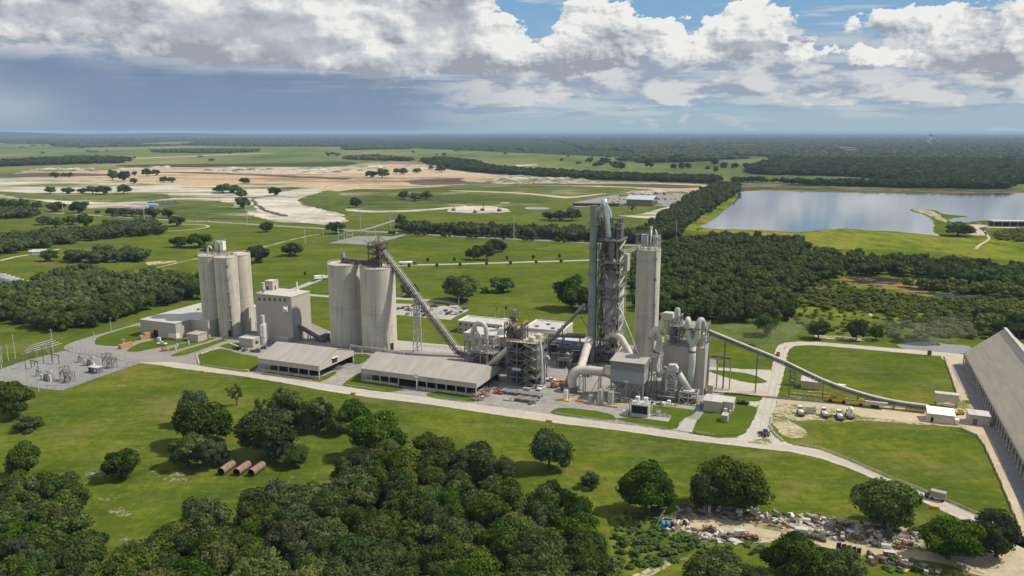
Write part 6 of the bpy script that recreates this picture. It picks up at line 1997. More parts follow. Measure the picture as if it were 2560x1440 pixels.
b.build('support', STEEL_L, t)

# dark block and frames added so the preheater foot and kiln yard read darker
t = pthing('dark_base_block', 'dark block added under the preheater tower to darken its foot', 'building', PU0, PV0)
MB('P').box(PU0 - 1.6, PU1 + 3.4, PV0 + 2.2, PV1 + 2, 0, 4.8).build('wall', plain('dark_block_side', (.13, .122, .11), .25), t)
MB('P').rail([(PU0 - 1.6, PV0 + 2.2, 4.82), (PU1 + 3.4, PV0 + 2.2, 4.82), (PU1 + 3.4, PV1 + 2, 4.82)], 1.1, .14, 1.6).build('guard_rail', STEEL_L, t)
for i, (px, py, w, d_, h, lab) in enumerate(((1392, 918, 7, 5, 7.5, 'dark open steel frame left of the gas main'), (1425, 906, 6, 5, 9.5, 'taller dark steel frame between the kiln and the gas main'), (1455, 940, 5, 4, 5.0, 'low steel frame under the bend of the gas main'), (1640, 1000, 9, 3, 3.2, 'low steel frame before the raw mill'), (1690, 1002, 6, 3, 4.2, 'steel frame at the foot of the knee duct'))):
	u, v = UV(px, py)
	t = pthing('machine_tower', lab, 'steel frame', u, v)
	MB('P').frame_tower(u, u + w, v, v + d_, [0, h * .5, h], .34, True, 2, 1).build('frame', STEEL_M, t)
	MB('P').box(u + .2, u + w - .2, v + .2, v + d_ - .2, h * .5 - .1, h * .5 + .05).build('floor', STEEL_D, t)
	MB('P').box(u + .8, u + w * .55, v + .8, v + d_ - .6, 0, h * .42).build('machine', STEEL_D, t)
	MB('P').lathe(u + w * .7, v + d_ * .5, [(.3, h * .2), (1.2, h * .55), (1.2, h * .95), (.5, h * 1.05)], 12).build('hopper', DUSTG, t)
	MB('P').tube([(u + .6, v, h * .7), (u + w - .3, v - .2, h * .75)], .28, 7).build('pipe', STEEL_L, t)


# --- tall blending silo
TSu, TSv = UV(1613.5, 883)
TSH = 57.6
t = pthing('blending_silo', 'tall slender concrete silo right of the preheater tower', 'silo', TSu, TSv)
MB().lathe(0, 0, [(6.4, 0), (6.4, TSH), (6.55, TSH + .02), (6.55, TSH + .5)], 64).build('shell', CONC, t)
MB().rail([(6.3 * math.cos(2 * math.pi * k / 32), 6.3 * math.sin(2 * math.pi * k / 32), TSH + .5) for k in range(33)], 1.1, .1, 3).build('guard_rail', STEEL_L, t)
a = math.atan2(-TSv, -TSu) + .62
q = Vector((math.cos(a), math.sin(a), 0)) * 6.7
b = MB().tube([q + Vector((0, 0, 1)), q + Vector((0, 0, TSH + 1))], .3, 6)
q2 = Vector((math.cos(a + .06), math.sin(a + .06), 0)) * 6.6
b.tube([q2 + Vector((0, 0, 1)), q2 + Vector((0, 0, TSH + 1))], .15, 6)
b.build('riser_pipe', STEEL, t)
b = MB()
for z in (16, 28, 42, 53): b.bx(q.x, q.y, z, 1.9, 1.9, .25).bx(q.x, q.y, z + .25, 1.2, 1.2, 1.0)
b.build('bracket', STEEL, t)
t = pthing('dust_filter', 'white filter house on top of the tall slender silo', 'filter', TSu - 2.4, TSv - .5, TSH + .5)
MB().bx(0, 0, 1.6, 3.2, 2.6, 6.2).lathe(0, 0, [(.5, .1), (1.3, 1.6)], 8).build('filter_box', STEEL_L, t)
MB().frame_tower(-4.2, 1.8, -1.8, 1.8, [0, 3.6, 7.6], .22, False).rail([(-4.2, -1.8, 7.9), (1.8, -1.8, 7.9), (1.8, 1.8, 7.9)], 1.1, .1, 1.4).build('frame', STEEL, t)
t = pthing('vent_mast', 'two white vent masts and ducts on top of the tall slender silo', 'vent', TSu + 1, TSv - .5, TSH + .5)
MB().tube([(0, 0, 0), (0, 0, 11)], .5, 8).cyl(0, 0, 11, 12, .75, 10).build('mast', WHITE, t)
MB().tube(smooth_open([(3.4, 0, 0), (3.3, 0, 6), (2.6, 0, 9.6), (2.0, 0, 10.4)], 4), .38, 8).build('mast', WHITE, t)
b = MB().frame_tower(1.6, 4.8, -1.8, 1.8, [0, 3, 6, 7.5], .25)
b.cyl(2.9, 0, 3, 7, 1.1, 10)
b.build('frame', STEEL_L, t)
b = MB()
for k in range(8): b.bx(-4.5 + k * 1.15, math.sin(k * 2.3) * 2.4 - 2, 0, .9, .9, .8 + (k % 3) * .5)
b.build('blower', WHITE, t)
t = pthing('link_bridge', 'thin footbridge from the preheater tower to the tall silo top', 'bridge', PU1, PV0 + 8)
z_ = TSH + .6
MB('P').beam((PU1 + .8, PV0 + 8, z_), (TSu - 5.2, TSv - 2.5, z_ - .2), 1.2, .3).build('deck', STEEL, t)
MB('P').rail([(PU1 + .8, PV0 + 7.4, z_ + .1), (TSu - 5.2, TSv - 3.1, z_ - .1)], 1.2, .14, 2).build('guard_rail', STEEL_L, t)

# --- filter house
BU0, BU1, BV0, BV1 = -81.6, -67.6, 335.3, 346.5
bz = RV(1611, 909.5, BV0)[1]
bu0 = RV(1526.7, 901, BV0)[0]; bu1 = RV(1611, 909.5, BV0)[0]
BU0, BU1 = bu0, bu1
bm_ = RV(1608, 933, BV0)[1]; bl_ = RV(1608, 962, BV0)[1]
t = pthing('filter_house', 'boxy filter house with tan roof, two-tone walls and hoppers below', 'building', BU0, BV0)
MB('P').prism([(BU0, BV0), (BU1, BV0), (BU1, BV1), (BU0, BV1)], bl_, bm_).build('lower_wall', CLAD_D, t)
MB('P').box(BU0, BU1, BV0, BV1, bm_ + .01, bz - .4).build('upper_wall', clad('dark_grey_cladding', (.20, .195, .185)), t)
b = MB('P')
rz0, rz1 = bz - .35, bz + .5
for z, s_ in ((rz0, 1),):
	pts = [(BU0 - .4, BV0 - .4, rz0), (BU1 + .4, BV0 - .4, rz0), (BU1 + .4, BV1 + .4, rz1), (BU0 - .4, BV1 + .4, rz1)]
	b.poly(pts).poly([(x, y, z + .25) for x, y, z in pts])
	for i in range(4):
		j = (i + 1) % 4
		b.poly([pts[i], pts[j], (*pts[j][:2], pts[j][2] + .25), (*pts[i][:2], pts[i][2] + .25)])
b.build('roof', ROOF, t)
b = MB('P')
for k in range(2):
	x0, x1 = BU0 + (BU1 - BU0) * k / 2, BU0 + (BU1 - BU0) * (k + 1) / 2
	n = len(b.v)
	xm = (x0 + x1) / 2; ym = (BV0 + BV1) / 2
	b.v += [(x0, BV0, bl_), (x1, BV0, bl_), (x1, BV1, bl_), (x0, BV1, bl_), (xm - .8, ym - .8, bl_ - 4.6), (xm + .8, ym - .8, bl_ - 4.6), (xm + .8, ym + .8, bl_ - 4.6), (xm - .8, ym + .8, bl_ - 4.6)]
	for i in range(4):
		j = (i + 1) % 4
		b.face([n + i, n + 4 + i, n + 4 + j, n + j])
	b.face([n + 4, n + 7, n + 6, n + 5])
b.build('hopper', CLAD_D, t)
b = MB('P')
for k in range(3):
	x = BU0 + .4 + (BU1 - BU0 - .8) * k / 2
	for y in (BV0 + .4, BV1 - .4): b.beam((x, y, 0), (x, y, bl_), .55)
	if k < 2:
		x2 = BU0 + .4 + (BU1 - BU0 - .8) * (k + 1) / 2
		b.beam((x, BV0 + .4, 0), ((x + x2) / 2, BV0 + .4, bl_ - .6), .32).beam((x2, BV0 + .4, 0), ((x + x2) / 2, BV0 + .4, bl_ - .6), .32)
b.build('leg', STEEL, t)
u, z = RV(1565, 953.5, BV0)
MB('P').box(u - 1.1, u + 1.1, BV0 - .12, BV0 - .02, z - .5, z + .5).build('sign', STEEL_L, t)
t = pthing('pump_skid', 'cluttered row of pumps, motors and small pipes at the foot of the filter house', 'machinery', BU1, BV0 - 2)
rng = random.Random(12)
for k in range(30):
	x, y = BU0 + 1 + k * .98 + rng.uniform(-.3, .3), rng.uniform(BV0 - 2.5, BV0 + 3)
	MB('P').bx(x, y, 0, rng.uniform(.6, 1.6), rng.uniform(.6, 1.6), rng.uniform(.5, 2)).build('motor', rng.choice((STEEL, STEEL_D, WHITE)), t)
for k in range(20):
	x, y = BU0 + 2 + k * 1.35, rng.uniform(BV0 - 3, BV0 + 1)
	MB('P').tube([(x, y, 0), (x, y, 1.4), (x + rng.uniform(1, 3), y, 1.4)], .14, 6).build('pipe', WHITE, t)
MB('P').rail([(BU0 + 4, BV0 - 3.4, 0), (BU1 + 14, BV0 - 3.4, 0)], 1.1, .12, 2).build('guard_rail', YELLOW, t)

# --- raw mill block
KU1, KV0 = -50.3, 356.0
KU0 = RV(1657, 866, KV0)[0]
KZ = RV(1750, 872, KV0)[1]
KV1 = 371.5
t = pthing('raw_mill', 'big plain grey raw mill block with equipment on its roof', 'building', KU0, KV0)
MB('P').box(KU0, KU1, KV0, KV1, 0, KZ).build('wall', CLAD, t)
MB('P').box(KU0 - .2, KU1 + .2, KV0 - .2, KV1 + .2, KZ + .01, KZ + .3).build('roof', ROOF, t)
MB('P').box(KU1 - .5, KU1 + .5, KV0 + 11, KV0 + 12.2, 0, KZ + 3).build('pilaster', STEEL_L, t)
fz = RV(1735, 822, KV0)[1]
fz = max(fz, KZ + 7)
ru0 = RV(1672, 866, KV0 + 1)[0]
b = MB('P').frame_tower(ru0, KU1 - .4, KV0 + .6, KV1 - 1, [KZ + .3, KZ + 4.5, fz], .42, True, 4, 2)
b.rail([(ru0, KV0 + .6, fz), (KU1 - .4, KV0 + .6, fz), (KU1 - .4, KV1 - 1, fz)], 1.2, .16, 1.6)
b.build('roof_frame', STEEL, t)
MB('P').box(ru0 - .2, KU1 - .2, KV0 + .5, KV1 - .8, fz - .12, fz).build('floor', STEEL, t)
for px in (1727, 1752):
	u, z = RV(px, 860, KV0 + 4)
	MB('P').lathe(u, KV0 + 5, [(2.3, KZ + .3), (2.3, KZ + 6.4)], 20).build('separator', DUCT, t)
t = pthing('frame_stair', 'open frame with stairs and fan at the left of the raw mill roof', 'steel frame', ru0, KV0 + 2, KZ)
u0_ = RV(1671, 866, KV0 + 6)[0]
b = MB('P').frame_tower(u0_, u0_ + 5.5, KV0 + 4, KV0 + 10, [KZ + .3, KZ + 5, KZ + 10, KZ + 13.5], .35, True, 2, 1)
for k in range(5): b.beam((u0_ + (k % 2) * 5, KV0 + 3.6, KZ + 1 + k * 2.4), (u0_ + 5 - (k % 2) * 5, KV0 + 3.6, KZ + 3.4 + k * 2.4), .8, .2)
b.build('frame', STEEL, t)
MB('P').box(u0_ + 1, u0_ + 4.6, KV0 + 5, KV0 + 9, KZ + .4, KZ + 4).cyl(u0_ + 3, KV0 + 6, KZ + 5.2, KZ + 9, 1.3, 12).build('fan', STEEL_D, t)
# Y-shaped duct in front of the block
yv = KV0 - 3.0
def yp(x, y, v=yv): return (*(lambda a: (a[0], v, a[1]))(RV(x, y, v)),)
t = pthing('forked_duct', 'pale Y-shaped duct with two bends on the front of the raw mill', 'duct', yp(1728, 965)[0], yv)
MB('P').tube([yp(1722.5, 968), yp(1728, 930), yp(1731, 905), yp(1732, 866)], [1.55, 1.5, 1.45, 1.45], 16).build('stem', DUCT_G, t)
MB('P').tube(smooth_open([yp(1732, 868), yp(1729, 858), yp(1722.5, 842), yp(1720.5, 826), yp(1720, 808), yp(1719.5, 800, yv + 1), yp(1720, 798, yv + 3), yp(1721, 803, yv + 6), yp(1721, 815, yv + 7)], 4), 1.25, 14).build('fork', DUCT_G, t)
MB('P').tube(smooth_open([yp(1732, 868), yp(1735, 858), yp(1742, 845), yp(1745, 830), yp(1745.5, 812), yp(1749, 802, yv + .6), yp(1754, 800, yv + 1.5), yp(1757.5, 806, yv + 3), yp(1757.5, 820, yv + 4)], 4), 1.25, 14).build('fork', DUCT_G, t)
MB('P').tube([yp(1730.3, 880), yp(1730.4, 876)], 1.75, 14).tube([yp(1720.5, 823), yp(1720.5, 821)], 1.5, 12).tube([yp(1745.5, 823), yp(1745.5, 821)], 1.5, 12).build('flange', RUST, t)
# duct knee on its own trestle
t = pthing('knee_duct', 'pale bent duct knee on a trestle, sloping right to the fan stand', 'duct', yp(1680, 990, 345)[0], 345)
kv_ = 345.0
kp = lambda x, y: yp(x, y, kv_)
MB('P').tube([kp(1696, 931), kp(1708, 952), kp(1722, 975)], 1.45, 14).build('slope_pipe', DUCT_G, t)
hp = [kp(x, y) for x, y in ((1664, 922), (1673, 910), (1690, 911), (1696, 920), (1694, 932), (1690, 930), (1668, 929))]
MB('P').extr([(p[0], p[2]) for p in hp][::-1], 'y', kv_ - 1.6, kv_ + 1.6).build('knee', DUCT_G, t) if False else None
b = MB('P')
n = len(hp)
b.v += [(p[0], kv_ - 1.5, p[2]) for p in hp] + [(p[0], kv_ + 1.5, p[2]) for p in hp]
b.face(list(range(n))); b.face([n + i for i in range(n)][::-1])
for i in range(n): b.face([(i + 1) % n, i, n + i, n + (i + 1) % n])
b.build('knee', DUCT_G, t)
MB('P').tube([kp(1669, 922), kp(1655, 932), kp(1645, 942)], [1.3, 1.0, .9], 12).build('side_pipe', DUCT_G, t)
MB('P').tube([kp(1695.5, 929.5), kp(1697, 932)], 1.7, 14).tube([kp(1667, 919), kp(1664.5, 922)], 1.6, 12).build('flange', RUST, t)
x0, x1 = kp(1667, 940)[0], kp(1690, 940)[0]
ztop = kp(1680, 932)[2]
MB('P').frame_tower(x0, x1, kv_ - 1.8, kv_ + 2.2, [0, ztop * .33, ztop * .66, ztop], .38).rail([(x0, kv_ - 1.8, ztop), (x1, kv_ - 1.8, ztop)], 1.1, .14).build('trestle', STEEL_L, t)
t = pthing('fan_stand', 'low steel fan stand with yellow legs at the foot of the sloping ducts', 'machinery', kp(1724, 985)[0], 344)
u = kp(1722, 990)[0]
MB('P').frame_tower(u - 3.4, u + 4.2, 341, 347, [0, 3, 5.4], .32, True, 2, 1).box(u - 2.2, u + 2.6, 342, 346, 5.4, 5.7).build('frame', STEEL_L, t)
MB('P').lathe(u - .5, 344, [(1.7, .2), (1.9, 3.2), (1.5, 5.3)], 14).box(u + 1.2, u + 3.6, 342.5, 345, .2, 2.4).build('fan', STEEL_D, t)
b = MB('P')
for x in (u - 3.6, u + 4.4, u + 6): b.box(x - .25, x + .25, 340.4, 340.9, 0, 2.2)
b.rail([(u + 4.4, 340.6, 1.0), (u + 8.5, 340.6, 1.0)], 1.1, .2, 1.2)
b.build('leg', YELLOW, t)
# left riser with elbows on a lattice leg
t = pthing('riser_duct', 'dusty double-bend riser duct between filter house and raw mill', 'duct', kp(1640, 985)[0], 349)
rv = 349.0
rp = lambda x, y, v=rv: yp(x, y, v)
MB('P').tube(smooth_open([rp(1632, 922), rp(1635, 908), rp(1640, 890), rp(1644.5, 872), rp(1649, 858), rp(1653, 840)], 4), 1.5, 14).build('lower_pipe', DUCT, t)
MB('P').tube(smooth_open([rp(1631, 850), rp(1632, 838), rp(1636, 828), rp(1641, 825), rp(1647, 830), rp(1650, 842), rp(1650, 856)], 4), 1.75, 14).build('elbow', DUCT, t)
MB('P').tube([rp(1653, 842), rp(1656, 815), rp(1660, 795)], 1.35, 14).build('upper_pipe', DUCT, t)
MB('P').tube([rp(1640, 880), rp(1641, 877)], 1.8, 14).tube([rp(1654, 832), rp(1654.5, 829)], 1.65, 14).build('flange', RUST, t)
MB('P').lathe(*rp(1634, 918)[:2], [(1.9, rp(1634, 926)[2]), (1.9, rp(1634, 912)[2]), (1.2, rp(1634, 905)[2])], 14).build('boot', DUCT, t)
q = [rp(x, y) for x, y in ((1654, 797), (1654, 784), (1662, 780.5), (1683, 782.5), (1684, 796), (1668, 800))]
b = MB('P'); n = len(q)
b.v += [(p[0], rv - 1.4, p[2]) for p in q] + [(p[0], rv + 2.4, p[2]) for p in q]
b.face(list(range(n))[::-1]); b.face([n + i for i in range(n)])
for i in range(n): b.face([i, (i + 1) % n, n + (i + 1) % n, n + i])
b.build('outlet_box', DUCT, t)
x0, x1 = rp(1613, 950)[0], rp(1640, 950)[0]
zt = rp(1626, 930)[2]
MB('P').frame_tower(x0, x1, rv - 5, rv + 2, [0, zt * .5, zt], .42, True, 2, 1).rail([(x0, rv - 5, zt), (x1, rv - 5, zt)], 1.1, .16).build('trestle', STEEL, t)
zq = rp(1640, 845)[2]
x2 = rp(1657, 845)[0]
MB('P').frame_tower(x0 + 2, x2, rv - 2.2, rv + 2.4, [zt, zt + (zq - zt) * .5, zq], .32).rail([(x0 + 2, rv - 2.2, zq), (x2, rv - 2.2, zq)], 1.2, .18).build('upper_frame', STEEL_L, t)
rng = random.Random(8)
for k in range(22):
	x, y, z = rng.uniform(x0, x2 + 3), rng.uniform(rv - 4.5, rv + 2), rng.choice((.2, zt * .5, zt + .2, zq))
	MB('P').bx(x, y, z, rng.uniform(.5, 1.6), rng.uniform(.5, 1.4), rng.uniform(.5, 2)).build('cabinet', rng.choice((STEEL_L, STEEL_D, STEEL)), t)
t = pthing('vent_stack', 'pale round-topped vent stack above the raw mill roof frame', 'vent stack', yp(1690, 805, KV0 + 8)[0], KV0 + 8)
vs = [yp(1690, y, KV0 + 8) for y in (868, 806, 774, 768.5)]
MB('P').lathe(vs[0][0], KV0 + 8, [(1.2, KZ + .3), (1.2, vs[1][2]), (1.35, vs[1][2] + .02), (1.35, vs[2][2]), (.9, vs[3][2] - .2), (.2, vs[3][2])], 16).build('pipe', DUCT_G, t)
b = MB('P')
for k in range(12):
	rng = random.Random(30 + k)
	x = vs[0][0] + rng.uniform(1.2, 5); z = vs[1][2] - rng.uniform(-2, 5)
	b.beam((x, KV0 + 7, z - 2), (x + rng.uniform(-1, 2.5), KV0 + 7, z + 2), .3)
b.build('brace', STEEL_L, t)

# --- tanks, cooling tower and huts before the raw mill
def tank(px, py, top, r, label, m=STEEL_L, base=None):
	u, v = UV(px, py)
	h = HT(px, py, top)
	t = pthing('storage_tank', label, 'tank', u, v)
	MB().lathe(0, 0, [(r, .5), (r, h - .5), (r * .6, h - .15), (.05, h)], 20).build('shell', m, t)
	MB().rail([(r * .95 * math.cos(k * .785), r * .95 * math.sin(k * .785), h - .4) for k in range(9)], 1.0, .1, 1.4).beam((r + .2, 0, 0), (r + .2, 0, h), .3).build('ladder', STEEL, t)
	if base:
		MB().bx(0, 0, 0, r * 2 + base, r * 2 + base * .8, .5).build('plinth', YELLOW if base > 2 else GREYP, t)
	return t
tank(1415, 1000, 973, 1.15, 'short white tank on a yellow frame, apart from the others', WHITE, 2.4)
tank(1477, 1006, 986, 1.15, 'shortest of the three grey tanks in a row', STEEL_L, 1)
tank(1500, 1009, 972, 1.3, 'middle tall grey tank of the row of three', DUCT_G, 1)
tank(1527, 1013, 977, 1.35, 'right tall grey tank of the row of three', DUCT_G, 1)
t = pthing('bund_wall', 'low yellow-edged bund around the row of three tanks', 'wall', *UV(1505, 1016))
p0, p1 = UV(1466, 1009), UV(1542, 1020)
b = MB('P').beam((*p0, .3), (*p1, .3), .4, .8).beam((*p1, .3), (p1[0] + .2, p1[1] + 5, .3), .4, .8)
b.build('kerb', YELLOW, t)
u, v = UV(1598, 1043)
t = pthing('cooling_tower', 'boxy cooling tower with dark louvres and two fans on top', 'cooling tower', u, v)
hw = HT(1598, 1043, 1012)
cw = 7.4
MB().box(-cw / 2, cw / 2, 0, 4.6, 0, 1.5).box(-cw / 2, cw / 2, 0, 4.6, hw - .6, hw).box(-cw / 2 - .02, -cw / 2 + .3, .02, 4.58, 1.5, hw - .6).box(cw / 2 - .3, cw / 2 + .02, .02, 4.58, 1.5, hw - .6).build('casing', STEEL_L, t)
MB().box(-cw / 2 + .31, cw / 2 - .31, .15, 4.4, 1.5, hw - .61).build('louvre', DARK, t)
for x in (-1.8, 1.8): MB().lathe(x, 2.3, [(1.6, hw), (1.5, hw + .7), (1.35, hw + .7), (1.3, hw + .1)], 20, False).lathe(x, 2.3, [(.3, hw), (.3, hw + .5)], 8).build('fan_ring', WHITE, t)
for x in (-2.4, 1.2): MB().bx(x, 6.6, 0, 1.6, 1.6, hw + 1.3).build('riser_box', WHITE, t)
MB().rail([(-cw / 2, 0, hw), (cw / 2, 0, hw), (cw / 2, 4.6, hw)], 1.0, .1, 1.2).tube([(cw / 2 + 1.2, 2, 0), (cw / 2 + 1.2, 2, hw)], .25, 6).build('guard_rail', STEEL_L, t)
MB().bx(-cw / 2 - 2.3, .6, 0, 2.4, 2.6, 2.0).bx(-cw / 2 - 1.2, 2.6, 0, .3, .3, 6).build('pump_box', STEEL_L, t)
MB().box(-cw / 2 - 4, cw / 2 + 9, -1.0, 5.4, .14, .2).build('slab', M['concrete_path'], t)
tank(1645, 1040, 1026, 1.1, 'squat grey tank right of the cooling tower', DUCT_G, .6)
u, v = UV(1664, 1044)
t = pthing('valve_group', 'small white valves and pipes at the edge of the cooling tower slab', 'valves', u, v)
b = MB()
for k in range(5): b.tube([(k * .9 - 2, (k % 2) * .8, .15), (k * .9 - 2, (k % 2) * .8, 1 + k % 3 * .5), (k * .9 - 1.2, .4, 1)], .18, 6).bx(k * .9 - 2, (k % 2) * .8, .15, .6, .6, .5)
b.build('pipe', STEEL_L, t)
u, v = UV(1758, 1027); u2, _ = UV(1795, 1034)
t = pthing('switch_house', 'pale flat-roofed switch house with a recessed front, right of the raw mill', 'building', u, v)
hs = 4.6
MB('P').prism([(u, v), (u + 7.6, v), (u + 7.6, v + 1.6), (u + 12.3, v + 1.6), (u + 12.3, v + 9), (u, v + 9)], 0, hs).build('wall', CLAD, t)
MB('P').prism([(u - .3, v - .3), (u + 7.9, v - .3), (u + 7.9, v + 1.3), (u + 12.6, v + 1.3), (u + 12.6, v + 9.3), (u - .3, v + 9.3)], hs + .01, hs + .35).build('roof', ROOF_W, t)
MB('P').bx(u + 9.4, v + .4, 0, 1.4, 1.4, 2.4).bx(u + 11.4, v + .7, 0, .8, .9, 1.6).build('cabinet', WHITE, t)
MB('P').box(u - 1.6, u - .1, v + 1, v + 3, .2, 2.4).build('blue_box', BLUE, t)
u, v = UV(1812, 1052)
t = pthing('steel_container', 'small tan equipment container standing on the lawn', 'container', u, v)
MB().bx(0, 0, .25, 2.6, 4.2, 2.8).build('body', TAN, t)
MB().box(-1.2, 1.2, -2.16, -2.11, .5, 2.6).build('door', STEEL, t)
MB().bx(-.9, 0, 0, .3, 4, .25).bx(.9, 0, 0, .3, 4, .25).build('skid', STEEL_D, t)
u, v = UV(1773, 990)
t = pthing('cabinet', 'small tan electrical cabinet against the right wall of the raw mill', 'cabinet', u, v + 4)
MB().bx(0, 0, .2, 2.4, 3.4, 4.2).build('body', TAN, t)
MB().bx(0, 0, 0, 2.6, 3.6, .2).build('plinth', GREYP, t)
u, v = UV(1790, 972)
t = pthing('pipe_bridge', 'rusty pipe bridge on two legs right of the raw mill', 'pipe rack', u, v)
zz = HT(1792, 975, 898)
b = MB('P')
for x in (u, u + 6.0):
	b.beam((x, v, 0), (x, v, zz), .35).beam((x, v + 1.8, 0), (x, v + 1.8, zz), .35)
	for k in range(5): b.beam((x, v, zz * k / 5), (x, v + 1.8, zz * (k + 1) / 5), .2)
b.beam((u - 4, v, zz), (u + 6, v, zz), .4).beam((u - 4, v + 1.8, zz), (u + 6, v + 1.8, zz), .4)
b.build('frame', STEEL, t)
MB('P').tube([(u - 4, v + .9, zz + .4), (u + 6, v + .9, zz + .4)], .5, 8).build('pipe', RUST, t)

# --- the long conveyor to the store
lv = UV(1888, 981.5)[1]
pts = [gp(x, y, lv) for x, y in ((1766, 823), (1860, 861), (1954, 899), (2057, 948), (2144, 979), (2232, 1001), (2322, 1014))]
pts = smooth_open(pts, 4)
t = pthing('long_conveyor', 'very long covered conveyor descending from the raw mill to the big store', 'conveyor', pts[-1][0], lv)
b = MB('P')
for p, q in zip(pts[:-1], pts[1:]):
	p, q = Vector(p), Vector(q)
	b.beam(p, q, 1.9, .5)
b.build('cover', roofm('conveyor_cover', (.44, .42, .37), 2.5), t)
b = MB('P')
for p, q in zip(pts[:-1], pts[1:]):
	p, q = Vector(p), Vector(q)
	for s_ in (-.9, .9):
		o = Vector((0, s_, 0))
		b.beam(p + o - Vector((0, 0, 1.9)), q + o - Vector((0, 0, 1.9)), .3)
		m_ = 3
		for k in range(m_):
			b.beam(p.lerp(q, k / m_) + o, p.lerp(q, (k + 1) / m_) + o - Vector((0, 0, 1.9)), .2).beam(p.lerp(q, k / m_) + o, p.lerp(q, k / m_) + o - Vector((0, 0, 1.9)), .18)
b.build('truss', STEEL, t)
b = MB('P')
for p, q in zip(pts[:-1], pts[1:]): b.beam(Vector(p) - Vector((0, 0, 1.2)), Vector(q) - Vector((0, 0, 1.2)), 1.2, .6)
b.build('belt', STEEL_D, t)
def zline(u):
	for p, q in zip(pts[:-1], pts[1:]):
		if p[0] <= u <= q[0]: return p[2] + (q[2] - p[2]) * (u - p[0]) / (q[0] - p[0])
	return pts[-1][2]
for px, py in ((1807, 972), (1888, 981.5), (1972.5, 989), (2055, 1003), (2142, 1006), (2232, 1012)):
	u = UV(px, py)[0]
	zt = zline(u) - 2
	b = MB('P')
	for s_ in (-.8, .8): b.beam((u, lv + s_ * 1.5, 0), (u, lv + s_, zt), .38)
	nb_ = max(1, int(zt / 3.5))
	for k in range(nb_): b.beam((u, lv - 1.1, zt * k / nb_), (u, lv + 1.1, zt * (k + 1) / nb_), .18)
	b.build('trestle', STEEL_D, t)
MB('P').box(pts[-1][0] - 9, pts[-1][0] - 1, lv - 1.4, lv + 1.4, .6, 1.6).build('yellow_skirt', YELLOW, t)

# --- the big store at the right edge
EU = 65.8
ev1 = RU(2406, 881, EU)[0]; ez = RU(2406, 881, EU)[1]
ev1 = UV(2406, 911)[1]
ez = RV(2406, 881, ev1)[1]
ru_, rz_ = RV(2513, 821, ev1)
EUL = UV(2406, 911)[0]
t = pthing('limestone_store', 'enormous steep-roofed storage hall at the right edge', 'storage hall', EUL, ev1)
V_END = 240.0
b = MB('P')
W2 = ru_ - EUL
b.poly([(EUL, ev1, ez), (EUL, V_END, ez), (ru_, V_END, rz_), (ru_, ev1, rz_)])
b.poly([(ru_, ev1, rz_), (ru_, V_END, rz_), (EUL + 2 * W2, V_END, ez), (EUL + 2 * W2, ev1, ez)])
b.poly([(EUL, ev1, ez - .4), (ru_, ev1, rz_ - .4), (ru_, V_END, rz_ - .4), (EUL, V_END, ez - .4)])
b.build('roof', ROOF_S, t)
MB('P').poly([(EUL + .5, ev1 - .4, ez - 3), (EUL + .5, ev1 - .4, ez - .5), (ru_, ev1 - .4, rz_ - .6), (EUL + 2 * W2 - .5, ev1 - .4, ez - .5), (EUL + 2 * W2 - .5, ev1 - .4, ez - 3)]).build('gable', CLAD_T, t)
MB('P').box(EUL - .12, EUL + .12, V_END, ev1, ez - 1.1, ez - .42).build('fascia', STEEL, t)
b = MB('P').beam((ru_, ev1, rz_ + .25), (ru_, V_END, rz_ + .25), 1.4, .5)
b.build('ridge_cap', ROOF_W, t)
k = 0
y = ev1 - .4
while y > V_END:
	b = MB('P').beam((EUL + .3, y, 0), (EUL + .3, y, ez - .5), .5).beam((EUL + .3, y, ez - 2.2), (EUL + 3.2, y, ez - .6), .3).beam((EUL + .3, y, 1.0), (EUL + 2.8, y, 0), .4)
	b.build('buttress', STEEL_L, t)
	y -= 5.4
MB('P').box(EUL + 4, EUL + 4.6, V_END, ev1 - 1, 0, ez - .6).build('inner_wall', plain('dusty_dark_wall', (.13, .12, .105), .25), t)
MB('P').box(EUL + 1.0, EUL + 3.6, V_END, ev1 - 1, .1, 1.2).build('plinth', PILE, t)
t = pthing('transfer_house', 'long pale box house on stilts at the conveyor tail', 'building', *UV(2338, 1012))
u, v = UV(2336, 1016)
zb = 2.6
MB('P').box(u, u + 9.2, v, v + 3.4, zb, zb + 3.4).build('wall', CLAD_T, t)
MB('P').box(u - .2, u + 9.4, v - .2, v + 3.6, zb + 3.42, zb + 3.65).build('roof', ROOF_W, t)
b = MB('P')
for x in (u + .5, u + 8.7):
	for y in (v + .4, v + 3): b.beam((x, y, 0), (x, y, zb), .4)
b.beam((u + .5, v + .4, .2), (u + 8.7, v + .4, zb), .2)
b.build('leg', STEEL, t)
u, v = UV(2318, 1054); u2, v2 = UV(2384, 1059)
t = pthing('workshop', 'cream workshop with bright white roof near the big store', 'building', u, v)
wu = u2 - u
MB('P').box(u, u + wu, v, v + 7, 0, 3.6).build('wall', plain('cream_wall', (.58, .54, .45), .08), t)
b = MB('P').extr([(v - .3, 3.62), (v + 7.3, 4.6), (v + 7.3, 4.8), (v - .3, 3.82)], 'x', u - .3, u + wu + .3)
b.build('roof', plain('bright_white_roof', (.74, .73, .68), .05), t)
MB('P').box(u + 1.2, u + 2.2, v - .06, v + .1, 0, 2.2).build('door', DARK, t)
MB('P').bx(u + wu + 1.0, v + 1, .3, 1.6, 2.4, 2.0).build('tank_box', WHITE, t)
u, v = UV(2420, 1061)
t = pthing('block_shed', 'square grey shed with flat pale roof against the big store', 'building', u, v)
MB('P').box(u, u + 7.8, v, v + 7, 0, 4.2).build('wall', CLAD, t)
MB('P').box(u - .2, u + 8, v - .2, v + 7.2, 4.22, 4.5).build('roof', ROOF_W, t)
